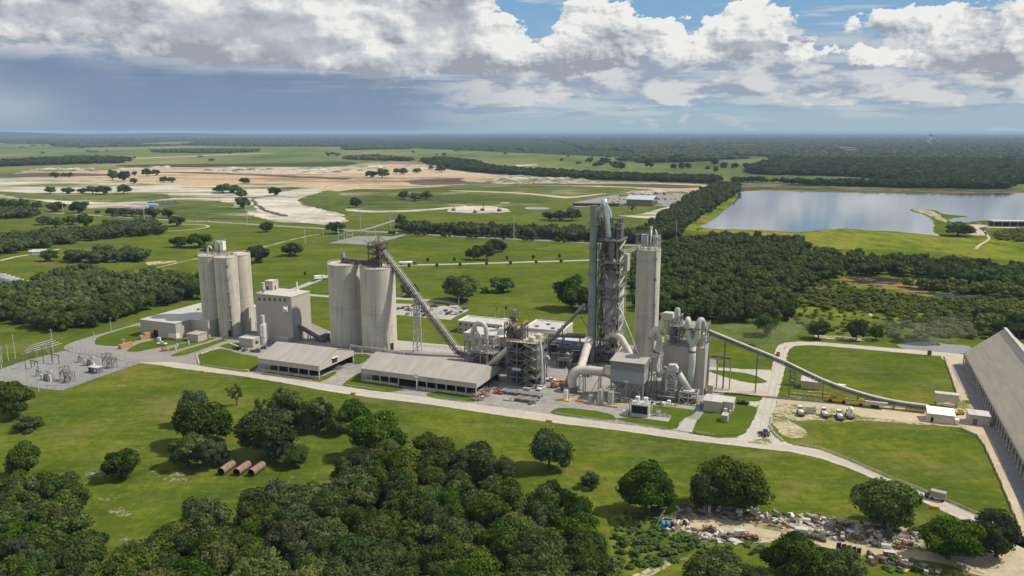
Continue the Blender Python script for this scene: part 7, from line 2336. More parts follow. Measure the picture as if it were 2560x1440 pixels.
MB('P').box(u + 1.5, u + 3.2, v - .06, v + .1, 0, 2.8).build('door', STEEL_D, t)
u, v = UV(2002, 971)
t = pthing('pump_house', 'tan shed with pale roof under the long conveyor', 'building', u, v)
MB('P').box(u, u + 8.9, v, v + 6.2, 0, 3.7).build('wall', TAN, t)
MB('P').extr([(v - .3, 3.72), (v + 6.5, 4.3), (v + 6.5, 4.5), (v - .3, 3.92)], 'x', u - .3, u + 9.2).build('roof', ROOF_W, t)
u, v = UV(1979, 962)
t = pthing('transformer_rack', 'small steel rack with transformers beside the tan shed', 'transformer', u, v)
MB('P').frame_tower(u - 1, u + 1.4, v - 1, v + 1, [0, 3, 6.5], .25).beam((u - 1.6, v, 6.6), (u + 2, v, 6.6), .3).build('frame', STEEL_D, t)
MB('P').bx(u + .2, v, .3, 1.5, 1.4, 2).bx(u + 2.6, v - .5, 0, 1, 1, 1.2).build('tank', GREYP, t)


# ---------------------------------------------------------------- vehicles
PAINT = {n: plain('car_' + n, c, .05, .5, .35, 0, .5) for n, c in dict(white=(.70, .70, .68), silver=(.38, .39, .40), black=(.02, .02, .022), grey=(.12, .125, .13), red=(.33, .035, .03), blue=(.03, .06, .17), tan=(.32, .27, .19)).items()}


def wheels(t, xs, w, r, z=None):
	for x in xs:
		for y in (-w / 2, w / 2):
			MB().tube([(x, y - .12, r), (x, y + .12, r)], r, 10).build('wheel', TYRE, t)


def car(x, y, rot, paint, label, group=None, z=.1, kind='car'):
	t = thing('parked_car' if kind == 'car' else 'pickup_truck', label, 'car' if kind == 'car' else 'pickup', (x, y, z), rot, group)
	b = MB()
	if kind == 'car':
		b.extr([(-2.2, .35), (2.2, .35), (2.25, .8), (1.3, .95), (-1.9, 1.0), (-2.25, .85)], 'y', -.88, .88)
	else:
		b.extr([(-2.7, .5), (2.7, .5), (2.7, 1.1), (1.5, 1.2), (-2.7, 1.2)], 'y', -.95, .95)
	b.build('body', PAINT[paint], t)
	g = MB()
	if kind == 'car': g.extr([(-1.75, 1.0), (1.1, .96), (.45, 1.4), (-1.2, 1.42)], 'y', -.78, .78)
	else: g.extr([(-.6, 1.2), (1.5, 1.2), (.9, 1.8), (-.4, 1.8)], 'y', -.85, .85)
	g.build('window', GLASS, t)
	(MB().box(-1.1, .4, -.72, .72, 1.42, 1.46) if kind == 'car' else MB().box(-.35, .85, -.8, .8, 1.8, 1.85)).build('roof', PAINT[paint], t)
	wheels(t, (-1.35, 1.35) if kind == 'car' else (-1.7, 1.7), 1.6, .34)
	return t


def copy_car(src, x, y, rot, label, group, z=.1):
	return dup(src, (x, y, z), rot, label, group)


CW = {'white': 'white', 'silver': 'silver', 'black': 'black', 'grey': 'dark grey', 'red': 'red', 'blue': 'dark blue', 'tan': 'tan'}
lot = [(275, 250, 'grey'), (372, 236, 'black'), (402, 230, 'grey'), (440, 224, 'red'), (418, 258, 'white'), (452, 266, 'grey'), (488, 268, 'black'), (528, 276, 'silver'), (565, 190, 'black'), (610, 250, 'white'), (628, 282, 'silver'), (662, 232, 'white'), (690, 268, 'white'), (735, 300, 'black'), (605, 332, 'white'), (618, 366, 'black'), (690, 356, 'silver'), (765, 376, 'black'), (800, 360, 'silver'), (448, 348, 'tan'), (885, 270, 'red'), (915, 207, 'black'), (950, 190, 'black'), (1000, 205, 'blue'), (1085, 318, 'white'), (1112, 300, 'silver'), (1155, 290, 'black'), (1195, 342, 'black'), (1238, 332, 'grey'), (1268, 312, 'red'), (1308, 346, 'white'), (1338, 326, 'white'), (1378, 346, 'silver'), (1440, 320, 'grey'), (1400, 242, 'white'), (1520, 250, 'blue')]
SRC = {}
for (cx, cy, pc) in lot:
	x, y = P(960 + cx / 7.53, 740 + cy / 7.53)
	lab = {(885, 270): 'red car parked alone in the middle of the car park', (1520, 250): 'dark blue car in the far right corner of the car park', (1400, 242): 'white car beside the lamp post at the car park edge', (448, 348): 'tan car at the near left edge of the car park', (275, 250): 'dark grey car nearest the big silo in the car park'}.get((cx, cy), CW[pc] + ' car among the rows of the car park')
	grp = None if (cx, cy) in ((885, 270), (1520, 250), (1400, 242), (448, 348), (275, 250)) else CW[pc] + ' cars in the car park'
	rot = AX + math.pi / 2 + (.12 if cx % 3 else -.06)
	if pc in SRC:
		cc = copy_car(SRC[pc], x, y, rot, lab, grp)
		if grp is None and 'group' in cc: del cc['group']
	else:
		SRC[pc] = car(x, y, rot, pc, lab, grp)
# cars and machines at the far depot
rng = random.Random(77)
k = 0
for i in range(46):
	px, py = rng.choice(((1640 + rng.random() * 80, 494 + rng.random() * 20), (1660 + rng.random() * 75, 489 + rng.random() * 12), (1520 + rng.random() * 60, 500 + rng.random() * 9), (1575 + rng.random() * 90, 486 + rng.random() * 3)))
	if 1562 < px < 1634 and py > 488 and py < 516: continue
	pc = rng.choice(('black', 'grey', 'white', 'blue', 'silver', 'black', 'grey'))
	x, y = P(px, py)
	copy_car(SRC[pc], x, y, AX + rng.uniform(-.1, .1), CW[pc] + ' car parked in the depot yard by the lake wood', CW[pc] + ' cars at the depot', .62)
u, v = UV(1566, 512)
x, y = P(1566, 513)
t = thing('depot_building', 'brown depot building with pale blue-grey gable roof beyond the tower', 'building', (x, y, .6), -.42)
MB().box(0, 44, 0, 34, 0, 9).build('wall', plain('brown_wall', (.22, .17, .12), .1), t)
b = MB().extr([(-1, 9), (17, 14.5), (35, 9), (35, 9.6), (17, 15.1), (-1, 9.6)], 'x', -1, 45)
b.build('roof', plain('blue_grey_roof', (.42, .46, .50), .08), t)
for y in (6, 19): MB().box(43.9, 44.2, y, y + 8, 0, 6).build('door', DARK, t)
x, y = P(1430, 516)
t = thing('depot_shed', 'long low brown open shed in front of the depot yard', 'shed', (x, y, .6), -.07)
MB().box(0, 78, 0, 9, 3.6, 4.6).build('roof', plain('brown_shed_roof', (.17, .12, .09), .15), t)
for i in range(9): MB().box(1 + i * 9.4, 1.4 + i * 9.4, .2, .6, 0, 3.6).build('post', STEEL, t)
MB().box(0, 78, 8.4, 8.8, 0, 3.6).build('back_wall', plain('shed_wall', (.30, .27, .23), .1), t)
for i, (px, py, m, nm, lab) in enumerate(((1552, 492, YELLOW, 'loader', 'left yellow loader at the back of the depot yard'), (1562, 490, YELLOW, 'loader', 'right yellow loader at the back of the depot yard'), (1585, 490, ORANGE, 'loader', 'orange machine between the yellow loaders and the depot roof'), (1640, 487, RED, 'loader', 'red machine at the back of the depot yard, right of its roof'), (1660, 488, RED, 'loader', 'red machine at the far right of the depot yard'))):
	x, y = P(px, py)
	t = thing(nm, lab, 'loader', (x, y, .6), .3 * i)
	MB().bx(0, 0, 1.2, 7, 3.2, 1.8).bx(-1, 0, 3, 2.6, 2.6, 2).build('body', m, t)
	MB().beam((3, 0, 2.6), (6, 0, 1.4), 1.0).bx(6.4, 0, .2, 1.6, 3.6, 1.6).build('bucket', m, t)
	wheels(t, (-2.2, 2.2), 3.2, 1.1)
for i, (px, py) in enumerate(((1520, 497), (1535, 499), (1549, 497), (1560, 500))):
	x, y = P(px, py)
	t = thing('low_trailer', 'pale empty trailer standing in the depot yard', 'trailer', (x, y, .6), -.6, 'pale trailers in the depot yard')
	MB().bx(0, 0, 1.2, 12, 2.8, .5).bx(0, 0, .2, 2.4, 2.4, 1).build('deck', TAN, t)

# trucks
def tanker(px, py, rot, lab, cab, tank=WHITE, L=9.5, z=.1, flat=False):
	x, y = P(px, py)
	t = thing('truck', lab, 'truck', (x, y, z), rot)
	if flat: MB().bx(-1.5, 0, 1.2, L, 2.5, 2.6).build('box', tank, t)
	else: MB().tube([(-L / 2 - 1.5, 0, 2.3), (-L / 2 - .9, 0, 2.35), (-1.5, 0, 2.0), (L / 2 - 1.9, 0, 2.35), (L / 2 - 1.3, 0, 2.3)], [.9, 1.25, 1.3, 1.25, .9], 14).build('tank', tank, t)
	MB().bx(L / 2 + .6, 0, .9, 2.4, 2.4, 2.4).bx(L / 2 + 2.1, 0, .7, 1.3, 2.2, 1.3).build('cab', cab, t)
	MB().box(L / 2 + 1.3, L / 2 + 1.84, -1.1, 1.1, 2.2, 3.0).build('windscreen', GLASS, t)
	wheels(t, (-L / 2, -L / 2 + 1.3, L / 2 + .4, L / 2 + 2.1), 2.3, .5)
	return t
tanker(1018, 662.5, .12, 'white tanker truck with a red cab on the plant drive', RED, WHITE, 12)
tanker(799, 699.5, .62, 'pale box truck standing on the drive behind the hall', WHITE, WHITE, 6, .1, True)
x, y = P(783, 704); car(x, y, .62, 'grey', 'dark car behind the box truck on the drive')
x, y = P(812, 693.5); car(x, y, .62, 'white', 'white car ahead of the box truck on the drive')
x, y = P(487, 551.5); car(x, y, -.42, 'red', 'dark red car on the highway, left', None, .15)
x, y = P(519, 554); car(x, y, -.42, 'white', 'white car on the highway, left', None, .15)
x, y = P(1424, 605); car(x, y, -.42, 'red', 'dark car on the highway left of the stack', None, .15)
x, y = P(1352, 974); car(x, y, AX + math.pi / 2 - .1, 'white', 'white crew pickup parked before the lattice tower', None, .1, 'pickup')
x, y = P(1376, 953); car(x, y, AX + .1, 'white', 'white pickup under the gas main', None, .1, 'pickup')
x, y = P(1857, 1011); car(x, y, AX + .15, 'black', 'black pickup beside the switch house', None, .1, 'pickup')
x, y = P(1945, 889); car(x, y, AX + math.pi / 2, 'red', 'dark red pickup on the white road under the long conveyor', None, .14, 'pickup')
x, y = P(405, 863); car(x, y, AX + .3, 'white', 'white pickup on the grass island before the warehouse', None, .16, 'pickup')
x, y = P(1330, 1010); t = car(x, y, AX + 1.2, 'grey', 'small grey utility cart beside the stacked gratings', None, .1, 'pickup'); t.scale = (.7, .7, .7)
x, y = P(410, 878)
t = thing('forklift', 'small orange forklift on the loop road before the warehouse', 'forklift', (x, y, .1), .6)
MB().bx(0, 0, .4, 2.6, 1.5, 1.0).bx(-.6, 0, 1.4, 1.0, 1.4, .5).build('body', ORANGE, t)
MB().beam((1.4, -.5, .2), (1.4, -.5, 2.8), .18).beam((1.4, .5, .2), (1.4, .5, 2.8), .18).beam((-.9, .6, 1.4), (-.8, .6, 2.4), .1).bx(-.1, 0, 2.3, 1.6, 1.3, .1).bx(1.9, 0, .2, 1.0, .9, .1).build('mast', STEEL_D, t)
wheels(t, (-.8, .9), 1.4, .38)
# boom lift, crane truck group by the hut
x, y = P(1386, 969)
t = thing('boom_lift', 'orange boom lift with folded red arm beside the gas main', 'lift', (x, y, .1), AX)
MB().bx(0, 0, .7, 3.4, 2.0, 1.3).bx(-.6, 0, 2.0, 1.8, 1.6, .8).build('chassis', ORANGE, t)
MB().beam((-.5, 0, 2.8), (5.5, 1, 3.6), .5).beam((5.5, 1, 3.6), (8, 1.2, 2.6), .4).build('arm', RED, t)
wheels(t, (-1.2, 1.2), 2.0, .5)
x, y = P(1406, 965)
t = thing('yellow_loader', 'small yellow loader beside the boom lift', 'loader', (x, y, .1), AX + 1.2)
MB().bx(0, 0, .7, 3, 1.8, 1.2).bx(-.3, 0, 1.9, 1.3, 1.5, 1.2).build('body', YELLOW, t)
MB().bx(2.2, 0, .2, .9, 2, .8).beam((1, 0, 1.6), (2.2, 0, .6), .3).build('bucket', YELLOW, t)
wheels(t, (-.9, .9), 1.7, .5)
x, y = P(1449, 1003)
t = thing('orange_skid', 'low orange skid lying between the white tank and the grey tanks', 'skid', (x, y, .1), AX)
MB().box(-1.6, 1.6, -1.1, -.9, 0, .6).box(-1.6, 1.6, .9, 1.1, 0, .6).box(-1.6, -1.4, -.9, .9, 0, .6).box(1.4, 1.6, -.9, .9, 0, .6).box(-1.3, 1.3, -.8, .8, .05, .3).build('frame', ORANGE, t)
for i, (px, py, L, m, lab) in enumerate(((593, 874, 5.5, PAINT['black'], 'dark flatbed beside the tan hut'), (612, 878, 2.2, PAINT['grey'], 'small dark cart in the yard below the hut'), (640, 880, 6, PAINT['grey'], 'dark trailer loaded with yellow sheets below the hut'), (660, 872, 3, STEEL_D, 'dark pump wagon at the foot of the slim white silo'))):
	x, y = P(px, py)
	t = thing('flatbed_trailer', lab, 'trailer', (x, y, .08), AX + .15 * (i - 1))
	MB().bx(0, 0, .7, L, 2.2, .5).bx(L * .25, 0, 1.2, L * .4, 1.9, .9).build('deck', m, t)
	if i == 2: MB().bx(-L * .2, 0, 1.2, L * .45, 1.8, .5).build('load', YELLOW, t)
	if i == 0: MB().beam((L * .2, 0, 2.0), (-L * 1.1, 0, 2.9), .45).build('boom', WHITE, t)
	wheels(t, (-L * .3, L * .3), 2.0, .4)
x, y = P(618, 862)
t = thing('mixer_drum', 'small white drum mixer standing before the tan hut', 'mixer', (x, y, .08), .4)
MB().lathe(0, 0, [(.5, .6), (1.1, 1.3), (1.1, 2.4), (.5, 3.0)], 12).build('drum', WHITE, t)
MB().bx(0, 0, 0, 2, 1.6, .6).bx(1.2, 0, .6, .6, .6, 1.4).build('stand', STEEL, t)

# --- mobile plant on the lane to the store
def plant_machine(px, py, rot, lab, cat='truck'):
	x, y = P(px, py)
	return thing('heavy_truck', lab, cat, (x, y, .08), rot)
x, y = P(2092, 1006)
t = thing('mobile_crane', 'yellow mobile crane with lowered boom under the long conveyor', 'crane', (x, y, .08), AX + math.pi)
MB().bx(0, 0, 1.1, 8.5, 2.8, 1.0).bx(-1.5, 0, 2.1, 4, 2.4, 1.3).build('carrier', YELLOW, t)
MB().beam((-3, 0, 3.0), (9.5, 0, 3.4), 1.1).beam((5, 0, 3.2), (12.5, 0, 3.3), .7).build('boom', YELLOW, t)
MB().bx(1.2, -.9, 2.1, 1.6, 1.0, 1.5).build('cab', GLASS, t)
wheels(t, (-2.8, 2.8), 2.6, .85)
x, y = P(2174, 1018)
t = thing('dump_truck', 'yellow articulated dump truck with tan bed on the store lane', 'dump truck', (x, y, .08), AX)
b = MB().extr([(-3.6, 1.6), (3.8, 1.6), (5.0, 3.0), (-4.2, 3.0)], 'y', -1.5, 1.5)
for i in range(len(b.v)): b.v[i] = (b.v[i][0] + 2.0, b.v[i][1], b.v[i][2])
b.build('bed', TAN, t)
MB().bx(-4.0, 0, 1.0, 3.4, 2.6, 1.2).bx(-3.4, 0, 2.2, 1.8, 2.2, 1.4).build('cab', YELLOW, t)
MB().bx(-3.4, 0, 2.5, 1.84, 2.0, .8).bx(-4.4, 0, 2.2, .6, 1.6, .5).build('window', WHITE, t)
wheels(t, (-3.8, 1.2, 2.9), 2.8, .85)
for i, (px, py, big) in enumerate(((2001, 1037, 0), (2061, 1041, 0), (2099, 1047, 0), (2123, 1044, 1))):
	x, y = P(px, py)
	t = thing('haul_tractor', ('white haul tractor at the left end of the sandy yard', 'white haul tractor in the middle of the sandy yard', 'white haul tractor second from the right in the sandy yard', 'tall white tank truck at the right end of the sandy yard')[i], 'tractor', (x, y, .09), AX + math.pi / 2 + .25)
	MB().bx(.3, 0, .9, 4.4, 1.8, 1.0).bx(1.9, 0, 1.9, 1.5, 1.7, 1.4).build('body', WHITE, t)
	MB().bx(1.9, 0, 2.2, 1.54, 1.74, .7).build('window', GLASS, t)
	MB().bx(-2.4, 0, .8, 1.8, 2.6, .5).beam((-1.5, -1, 1), (-1.5, 1, 2.4), .25).build('hitch', STEEL_D, t)
	if big: MB().lathe(-1.2, 0, [(1.1, 1.4), (1.2, 4.4), (.6, 5.2)], 12).build('tank', WHITE, t)
	wheels(t, (-1.6, 1.7), 2.1, .75)
x, y = P(2026, 1033)
t = thing('steel_skip', 'small pale skip between two white tractors in the sandy yard', 'skip', (x, y, .09), AX + .2)
b = MB().extr([(-1.8, .2), (1.8, .2), (2.2, 2.2), (-2.2, 2.2)], 'y', -1.2, 1.2)
b.build('body', STEEL_L, t); MB().box(-2.1, 2.1, -1.1, 1.1, 2.21, 2.23).build('opening', STEEL_D, t)
x, y = P(2079, 1043)
t = thing('rock_pile', 'small dark heap of rubble in the sandy yard', 'heap', (x, y, .09))
MB().lathe(0, 0, [(1.6, 0), (1.1, .7), (.3, 1.1)], 9).lathe(1.3, .5, [(1.0, 0), (.5, .6), (.1, .8)], 8).build('rubble', PILE, t)
x, y = P(1912, 1091)
t = thing('road_grader', 'dark dusty backhoe loader on the road junction', 'backhoe', (x, y, .12), AX + 2.3)
MB().bx(0, 0, .8, 3.2, 1.5, .9).bx(-.2, 0, 1.7, 1.4, 1.4, .2).build('body', plain('dusty_brown_machine', (.16, .12, .09), .2), t)
MB().bx(-.2, 0, 1.9, 1.3, 1.3, 1.1).build('cab', GLASS, t)
MB().beam((1.6, 0, 1.4), (2.9, 0, .6), .3).bx(3.1, 0, .15, .8, 1.9, .8).beam((-1.6, 0, 1.5), (-2.6, 0, 3.1), .3).beam((-2.6, 0, 3.1), (-3.4, 0, 1.2), .25).build('arm', STEEL_D, t)
wheels(t, (-1.0, 1.1), 1.6, .6)
x, y = P(2344, 1250)
t = thing('box_trailer', 'dusty grey box trailer being hauled along the curved white road', 'trailer', (x, y, .12), -.62)
MB().bx(0, 0, .9, 4.6, 2.3, 2.2).build('body', plain('dusty_grey_box', (.30, .27, .235), .15), t)
MB().bx(-3.2, 0, .6, 1.4, 1.8, 1.4).build('tractor_cab', STEEL_D, t)
wheels(t, (-1.6, 1.6, -3.2), 2.0, .45)
x, y = P(2397, 1037)
t = thing('yellow_machine', 'yellow machine parked between the cream workshop and the grey shed', 'machine', (x, y, .09), .2)
MB().bx(0, 0, .6, 4.4, 1.6, .9).bx(.6, 0, 1.5, 1.4, 1.4, .8).build('body', YELLOW, t); wheels(t, (-1.4, 1.4), 1.6, .45)
x, y = P(2103, 972)
t = thing('white_trailer', 'small white trailer on the grass under the long conveyor', 'trailer', (x, y, .05), AX)
MB().bx(0, 0, .6, 3.6, 1.9, 1.5).build('body', WHITE, t); wheels(t, (0,), 1.9, .35)
MB().beam((-1.8, 0, .6), (-3, 0, .6), .15).build('tow_bar', STEEL, t)

# --- stacks, crates, heaps in the yard
def crate_stack(px0, py0, px1, py1, n, rows, lab, grp, s=1.9):
	p0, p1 = P(px0, py0), P(px1, py1)
	rot = math.atan2(p1[1] - p0[1], p1[0] - p0[0])
	src = None
	for r_ in range(rows):
		for i in range(n):
			if r_ == rows - 1 and i < n * .35 and rows > 2: continue
			f = (i + .5) / n
			loc = (p0[0] + (p1[0] - p0[0]) * f, p0[1] + (p1[1] - p0[1]) * f, .16 + r_ * 1.12)
			if src is None:
				src = thing('wooden_crate', lab, 'crate', loc, rot, grp)
				w = math.dist(p0, p1) / n * .94
				MB().bx(0, 0, .14, w, s, .96).build('case', plain('orange_crate_board', (.42, .21, .07), .2, 1.5), src)
				b = MB()
				for y in (-s / 2 + .1, s / 2 - .1): b.box(-w / 2, w / 2, y - .1, y + .1, 0, .14)
				b.build('skid', TAN, src)
			else: dup(src, loc, rot, lab, grp)
crate_stack(350, 850, 378, 844, 5, 3, 'orange-brown crate in the stack against the warehouse front', 'crates by the warehouse', 2.6)
crate_stack(378, 843, 388, 840, 2, 3, 'orange-brown crate in the short stack beside the warehouse door', 'crates by the warehouse door', 2.6)
crate_stack(299, 873, 330, 864, 6, 2, 'orange crate in the row on the far kerb of the loop road', 'crates by the loop road', 2.2)
x, y = P(1290, 993)
def grating(px0, py0, L, W_, lab):
	u, v = UV(px0, py0)
	t = pthing('grating_stack', lab, 'steel stack', u, v)
	n = int(L / 1.0)
	b = MB()
	for i in range(n): b.box(i * 1.0, i * 1.0 + .7, 0, W_, .5 + .12 * (i % 3), 1.4 + .1 * ((i * 7) % 4))
	b.build('bars', plain('grey_grating', (.20, .195, .185), .2), t)
	MB().box(0, L, .3, .6, .1, .5).box(0, L, W_ - .6, W_ - .3, .1, .5).build('bearer', STEEL_D, t)
grating(1250, 984, 20, 4.2, 'long grey stack of steel gratings in the yard, farther row')
grating(1285, 1003, 10.5, 4.6, 'shorter grey stack of steel gratings in the yard, nearer row')
def heap(name, lab, quad, n, cols, hmax, seed, base=.06):
	rng = random.Random(seed)
	poly = [P(*q) for q in quad]
	b = MB(); mats = cols
	xs = [p[0] for p in poly]; ys = [p[1] for p in poly]
	k = 0
	while k < n:
		x, y = rng.uniform(min(xs), max(xs)), rng.uniform(min(ys), max(ys))
		if not in_poly(x, y, poly): continue
		k += 1
		b.cur = rng.randrange(len(cols))
		a = rng.uniform(0, 3.14); L = rng.uniform(.6, 3)
		z = rng.uniform(.2, hmax)
		b.beam((x, y, base + z * .5), (x + L * math.cos(a), y + L * math.sin(a), base + z * .5 + rng.uniform(-.1, .4)), rng.uniform(.15, .5))
	o = b.build(name, cols)
	return setp(o, lab, 'scrap heap', kind='stuff')
heap('rusty_offcuts', 'heap of rusty and grey steel offcuts along the end of the long shed', [(1182, 1004), (1206, 1002), (1242, 964), (1232, 958), (1200, 985)], 110, [RUST, RED, STEEL, DUCT_G, STEEL_D], 1.6, 3, .05)
heap('rusty_offcuts', 'small heap of rusty steel at the left end of the grating stacks', [(1234, 982), (1254, 990), (1262, 984), (1246, 976)], 40, [RUST, RED, STEEL_D], 1.4, 4, .05)
u, v = UV(1258, 1001)
t = pthing('green_beams', 'pale green bundle of beams before the gratings', 'steel stack', u, v)
for i in range(5): MB().box(0, 5, i * .5, i * .5 + .4, .2, .6 + .1 * (i % 2)).build('beam', DUCT_G, t)
u, v = UV(1272, 1002)
t = pthing('rusty_beams', 'rusty bundle of beams between the green beams and the gratings', 'steel stack', u, v)
for i in range(4): MB().box(0, 1.0 + .2 * (i % 2), i * .6, i * .6 + .45, .2, .7).build('beam', RUST, t)

# --- rusty pipes on the meadow
RIN = plain('dark_pipe_inside', (.035, .022, .016), .3)  # inside of the pipes, coloured much darker than the outer shell
def rust_fn(t):
	g = t.n('ShaderNodeTexCoord').outputs['Object']
	c = t.ramp(t.lin(t.noise(g, .9, 5.0, .7), .3, .7), [(0, (.24, .135, .10)), (.5, (.36, .225, .175)), (1, (.46, .33, .27))])
	return c
RUSTP = mat('rusty_pipe_shell', rust_fn, .85, 0, .2)
for i, (ax_, ay_) in enumerate(((553, 1189), (592, 1190.5), (628, 1192))):
	x, y = P(ax_, ay_)
	xe, ye = P(ax_ + 29, ay_ - 21)
	ln = math.dist((x, y), (xe, ye))
	rot = math.atan2(ye - y, xe - x)
	t = thing('rusty_pipe', ('left one of three large rusty pipes lying in the meadow', 'middle one of three large rusty pipes lying in the meadow', 'right one of three large rusty pipes lying in the meadow')[i], 'pipe', (x, y, 0), rot)
	r_ = 1.42
	n = 28
	b = MB()
	for (xx, rr) in ((0, r_), (ln, r_)): b.v += [(xx, rr * math.cos(6.2832 * k / n), r_ + rr * math.sin(6.2832 * k / n)) for k in range(n)]
	for (xx, rr) in ((0, r_ - .07), (ln, r_ - .07)): b.v += [(xx, rr * math.cos(6.2832 * k / n), r_ + rr * math.sin(6.2832 * k / n)) for k in range(n)]
	for k in range(n):
		k2 = (k + 1) % n
		b.face([k, k2, n + k2, n + k][::-1], True)
		b.face([k, k2, 2 * n + k2, 2 * n + k]); b.face([n + k, n + k2, 3 * n + k2, 3 * n + k])
	b.build('shell', RUSTP, t)
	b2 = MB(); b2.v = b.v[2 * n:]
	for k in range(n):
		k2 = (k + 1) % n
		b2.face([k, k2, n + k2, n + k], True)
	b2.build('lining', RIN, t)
	MB().bx(.8, 0, 0, .3, 2.4, .25).bx(ln - .8, 0, 0, .3, 2.4, .25).build('chock', BARK, t)

# --- poles and lamp posts
POLES = [(158, 536, 489, 'steel pole by the highway behind the quarry oaks at the far left'), (361, 548, 499, 'steel pole by the highway beside the coloured containers'), (618, 564, 507, 'steel pole by the highway before the white quarry road'), (902, 583, 526, 'tall pole behind the far substation'), (977, 577, 540, 'pole right of the far substation'), (763, 611, 567, 'thin pole on the field behind the hall'), (808, 593, 573, 'short pole left of the far substation'), (1285, 602, 537, 'tall floodlight pole on the highway in front of the tree belt'), (1690, 600, 554, 'pole before the lake wood, right of the tall silo'), (2157, 617, 577, 'pole in the yellow meadow by the lake'), (2454, 642, 618, 'short pole at the right end of the yellow meadow'), (197, 700, 676, 'pole above the left wood'),
 (38.6, 898, 836, 'tall pole left of the substation, farthest one'), (21, 902, 860, 'short pole with crossarm at the left edge'), (6, 906, 866, 'pole at the very left edge behind the others'), (5, 929, 868, 'pole at the very left edge nearest the camera'), (133, 881, 822, 'pole at the back corner of the substation'), (50, 955, 905, 'pole on the front fence of the substation, left'), (73, 975, 921, 'dark pole before the substation fence'), (97, 979, 930, 'pole before the substation fence, right of the dark pole'), (186, 963, 877, 'tallest pole inside the substation front'), (317, 919, 846, 'pole at the right corner of the substation'), (310, 875, 845, 'twin-looking pole beside the crates on the loop road'), (278, 826, 795, 'lamp pole beside the left wood'), (236, 851, 829, 'thin post on the inside of the loop road'), (1147, 770, 744, 'lamp post at the far edge of the car park'), (1092, 796, 768, 'lamp post in the middle of the car park'), (1029, 789, 762, 'lamp post at the left of the car park')]
for (px, py, tp, lab) in POLES:
	x, y = P(px, py); h = HT(px, py, tp)
	t = thing('lamp_post' if 'lamp' in lab else 'utility_pole', lab, 'lamp post' if 'lamp' in lab else 'pole', (x, y, 0))
	far_ = py < 620
	w = .42 if far_ else .2
	MB().lathe(0, 0, [(w, 0), (w * .62, h)], 8).build('shaft', STEEL_L, t)
	if not 'lamp' in lab and not 'post' in lab: MB().beam((-1.3, .4, h - .8), (1.3, -.4, h - .8), .16 if not far_ else .3).build('crossarm', STEEL_L, t)
	elif 'lamp' in lab: MB().bx(.4, 0, h - .1, 1.2, .3, .18).build('lamp_head', STEEL_L, t)

# --- the near substation
Z7 = lambda x, y: (x * .2031, y * .2031 + 780)
def sub_thing(name, lab, cat, x, y, rot=AX):
	a, b_ = P(*Z7(x, y))
	return thing(name, lab, cat, (a, b_, .1), rot)
PORC = plain('insulator_grey', (.36, .35, .33), .1)
for i, (x, y) in enumerate(((1135, 655), (610, 835))):
	t = sub_thing('power_transformer', ('power transformer with fins at the back of the substation', 'power transformer with fins at the front of the substation')[i], 'transformer', x, y)
	MB().bx(0, 0, .3, 4.2, 2.6, 3.0).build('tank', GREYP, t)
	for k in range(2): MB().bx(-1.2 + 5.2 * k - 1.4, -1.9 + .2 * k, .5, 1.6, .9, 2.4).build('radiator', STEEL_L, t)
	MB().tube([(-1.4, .5, 4.2), (1.6, .5, 4.2)], .5, 10).build('conservator', STEEL_L, t)
	for k in range(3): MB().lathe(-1.2 + k * 1.2, -.4, [(.22, 3.3), (.14, 5.4)], 8).build('bushing', PORC, t)
	for k in range(3): MB().beam((-.5 + k * 1.0, .8, 3.3), (-1.2 + k * 1.4, 1.2, 6.2), .2).build('arm', PORC, t)
	MB().bx(2.9, -1.6, .1, 1.3, 1.1, 1.7).build('cabinet', WHITE, t)
for i, (x, y) in enumerate(((1325, 675), (1390, 690), (805, 845), (865, 865))):
	t = sub_thing('switch_rack', ('steel switch rack behind the substation hut, left of two', 'steel switch rack behind the substation hut, right of two', 'steel switch rack at the front of the substation, left of two', 'steel switch rack at the front of the substation, right of two')[i], 'switchgear', x, y)
	h = 7.0 if i % 2 == 0 else 5.2
	MB().frame_tower(-1.4, 1.4, -1.6, 1.6, [.1, h * .55, h], .2, True).build('frame', STEEL_D, t)
	for k in range(4): MB().bx(-1.1 + k * .75, (-1) ** k * .8, h * .62, .5, 1.4, 1.0).build('breaker', STEEL, t)
	for k in range(3): MB().lathe(-1 + k, 0, [(.14, h), (.1, h + .9)], 6).build('insulator', PORC, t)
for i, (x, y) in enumerate(((995, 620), (480, 790))):
	t = sub_thing('circuit_breaker', ('small breaker cluster with raised arms at the back of the substation', 'small breaker cluster with raised arms at the front of the substation')[i], 'switchgear', x, y)
	MB().frame_tower(-.9, .9, -.7, .7, [.1, 2.6], .18).build('frame', STEEL_D, t)
	MB().bx(0, 0, 2.6, 1.8, 1.2, 1.0).build('tank', STEEL, t)
	for k in range(3): MB().beam((-.6 + k * .6, 0, 3.6), (-1.5 + k * .9, .6, 5.6), .16).build('arm', PORC, t)
for i, (x, y, hh) in enumerate(((690, 640, 5.0), (430, 700, 4.2), (590, 620, 9.0), (375, 690, 9.0))):
	t = sub_thing('gantry', ('dark low gantry under the busbars, right', 'dark low gantry under the busbars, left', 'tall slim gantry at the back of the busbars', 'tall slim gantry at the left of the busbars')[i], 'gantry', x, y, AX + (0 if i < 2 else 1.57))
	MB().beam((-2.4, 0, .1), (-2.4, 0, hh), .3).beam((2.4, 0, .1), (2.4, 0, hh), .3).beam((-3, 0, hh), (3, 0, hh), .35).beam((-2.4, 0, hh * .6), (2.4, 0, hh), .15).build('frame', STEEL_D, t)
	for k in range(3): MB().lathe(-1.6 + k * 1.6, 0, [(.16, hh + .15), (.1, hh + 1.1)], 6).build('insulator', PORC, t)
p0, p1 = P(55, 908), P(160, 880)
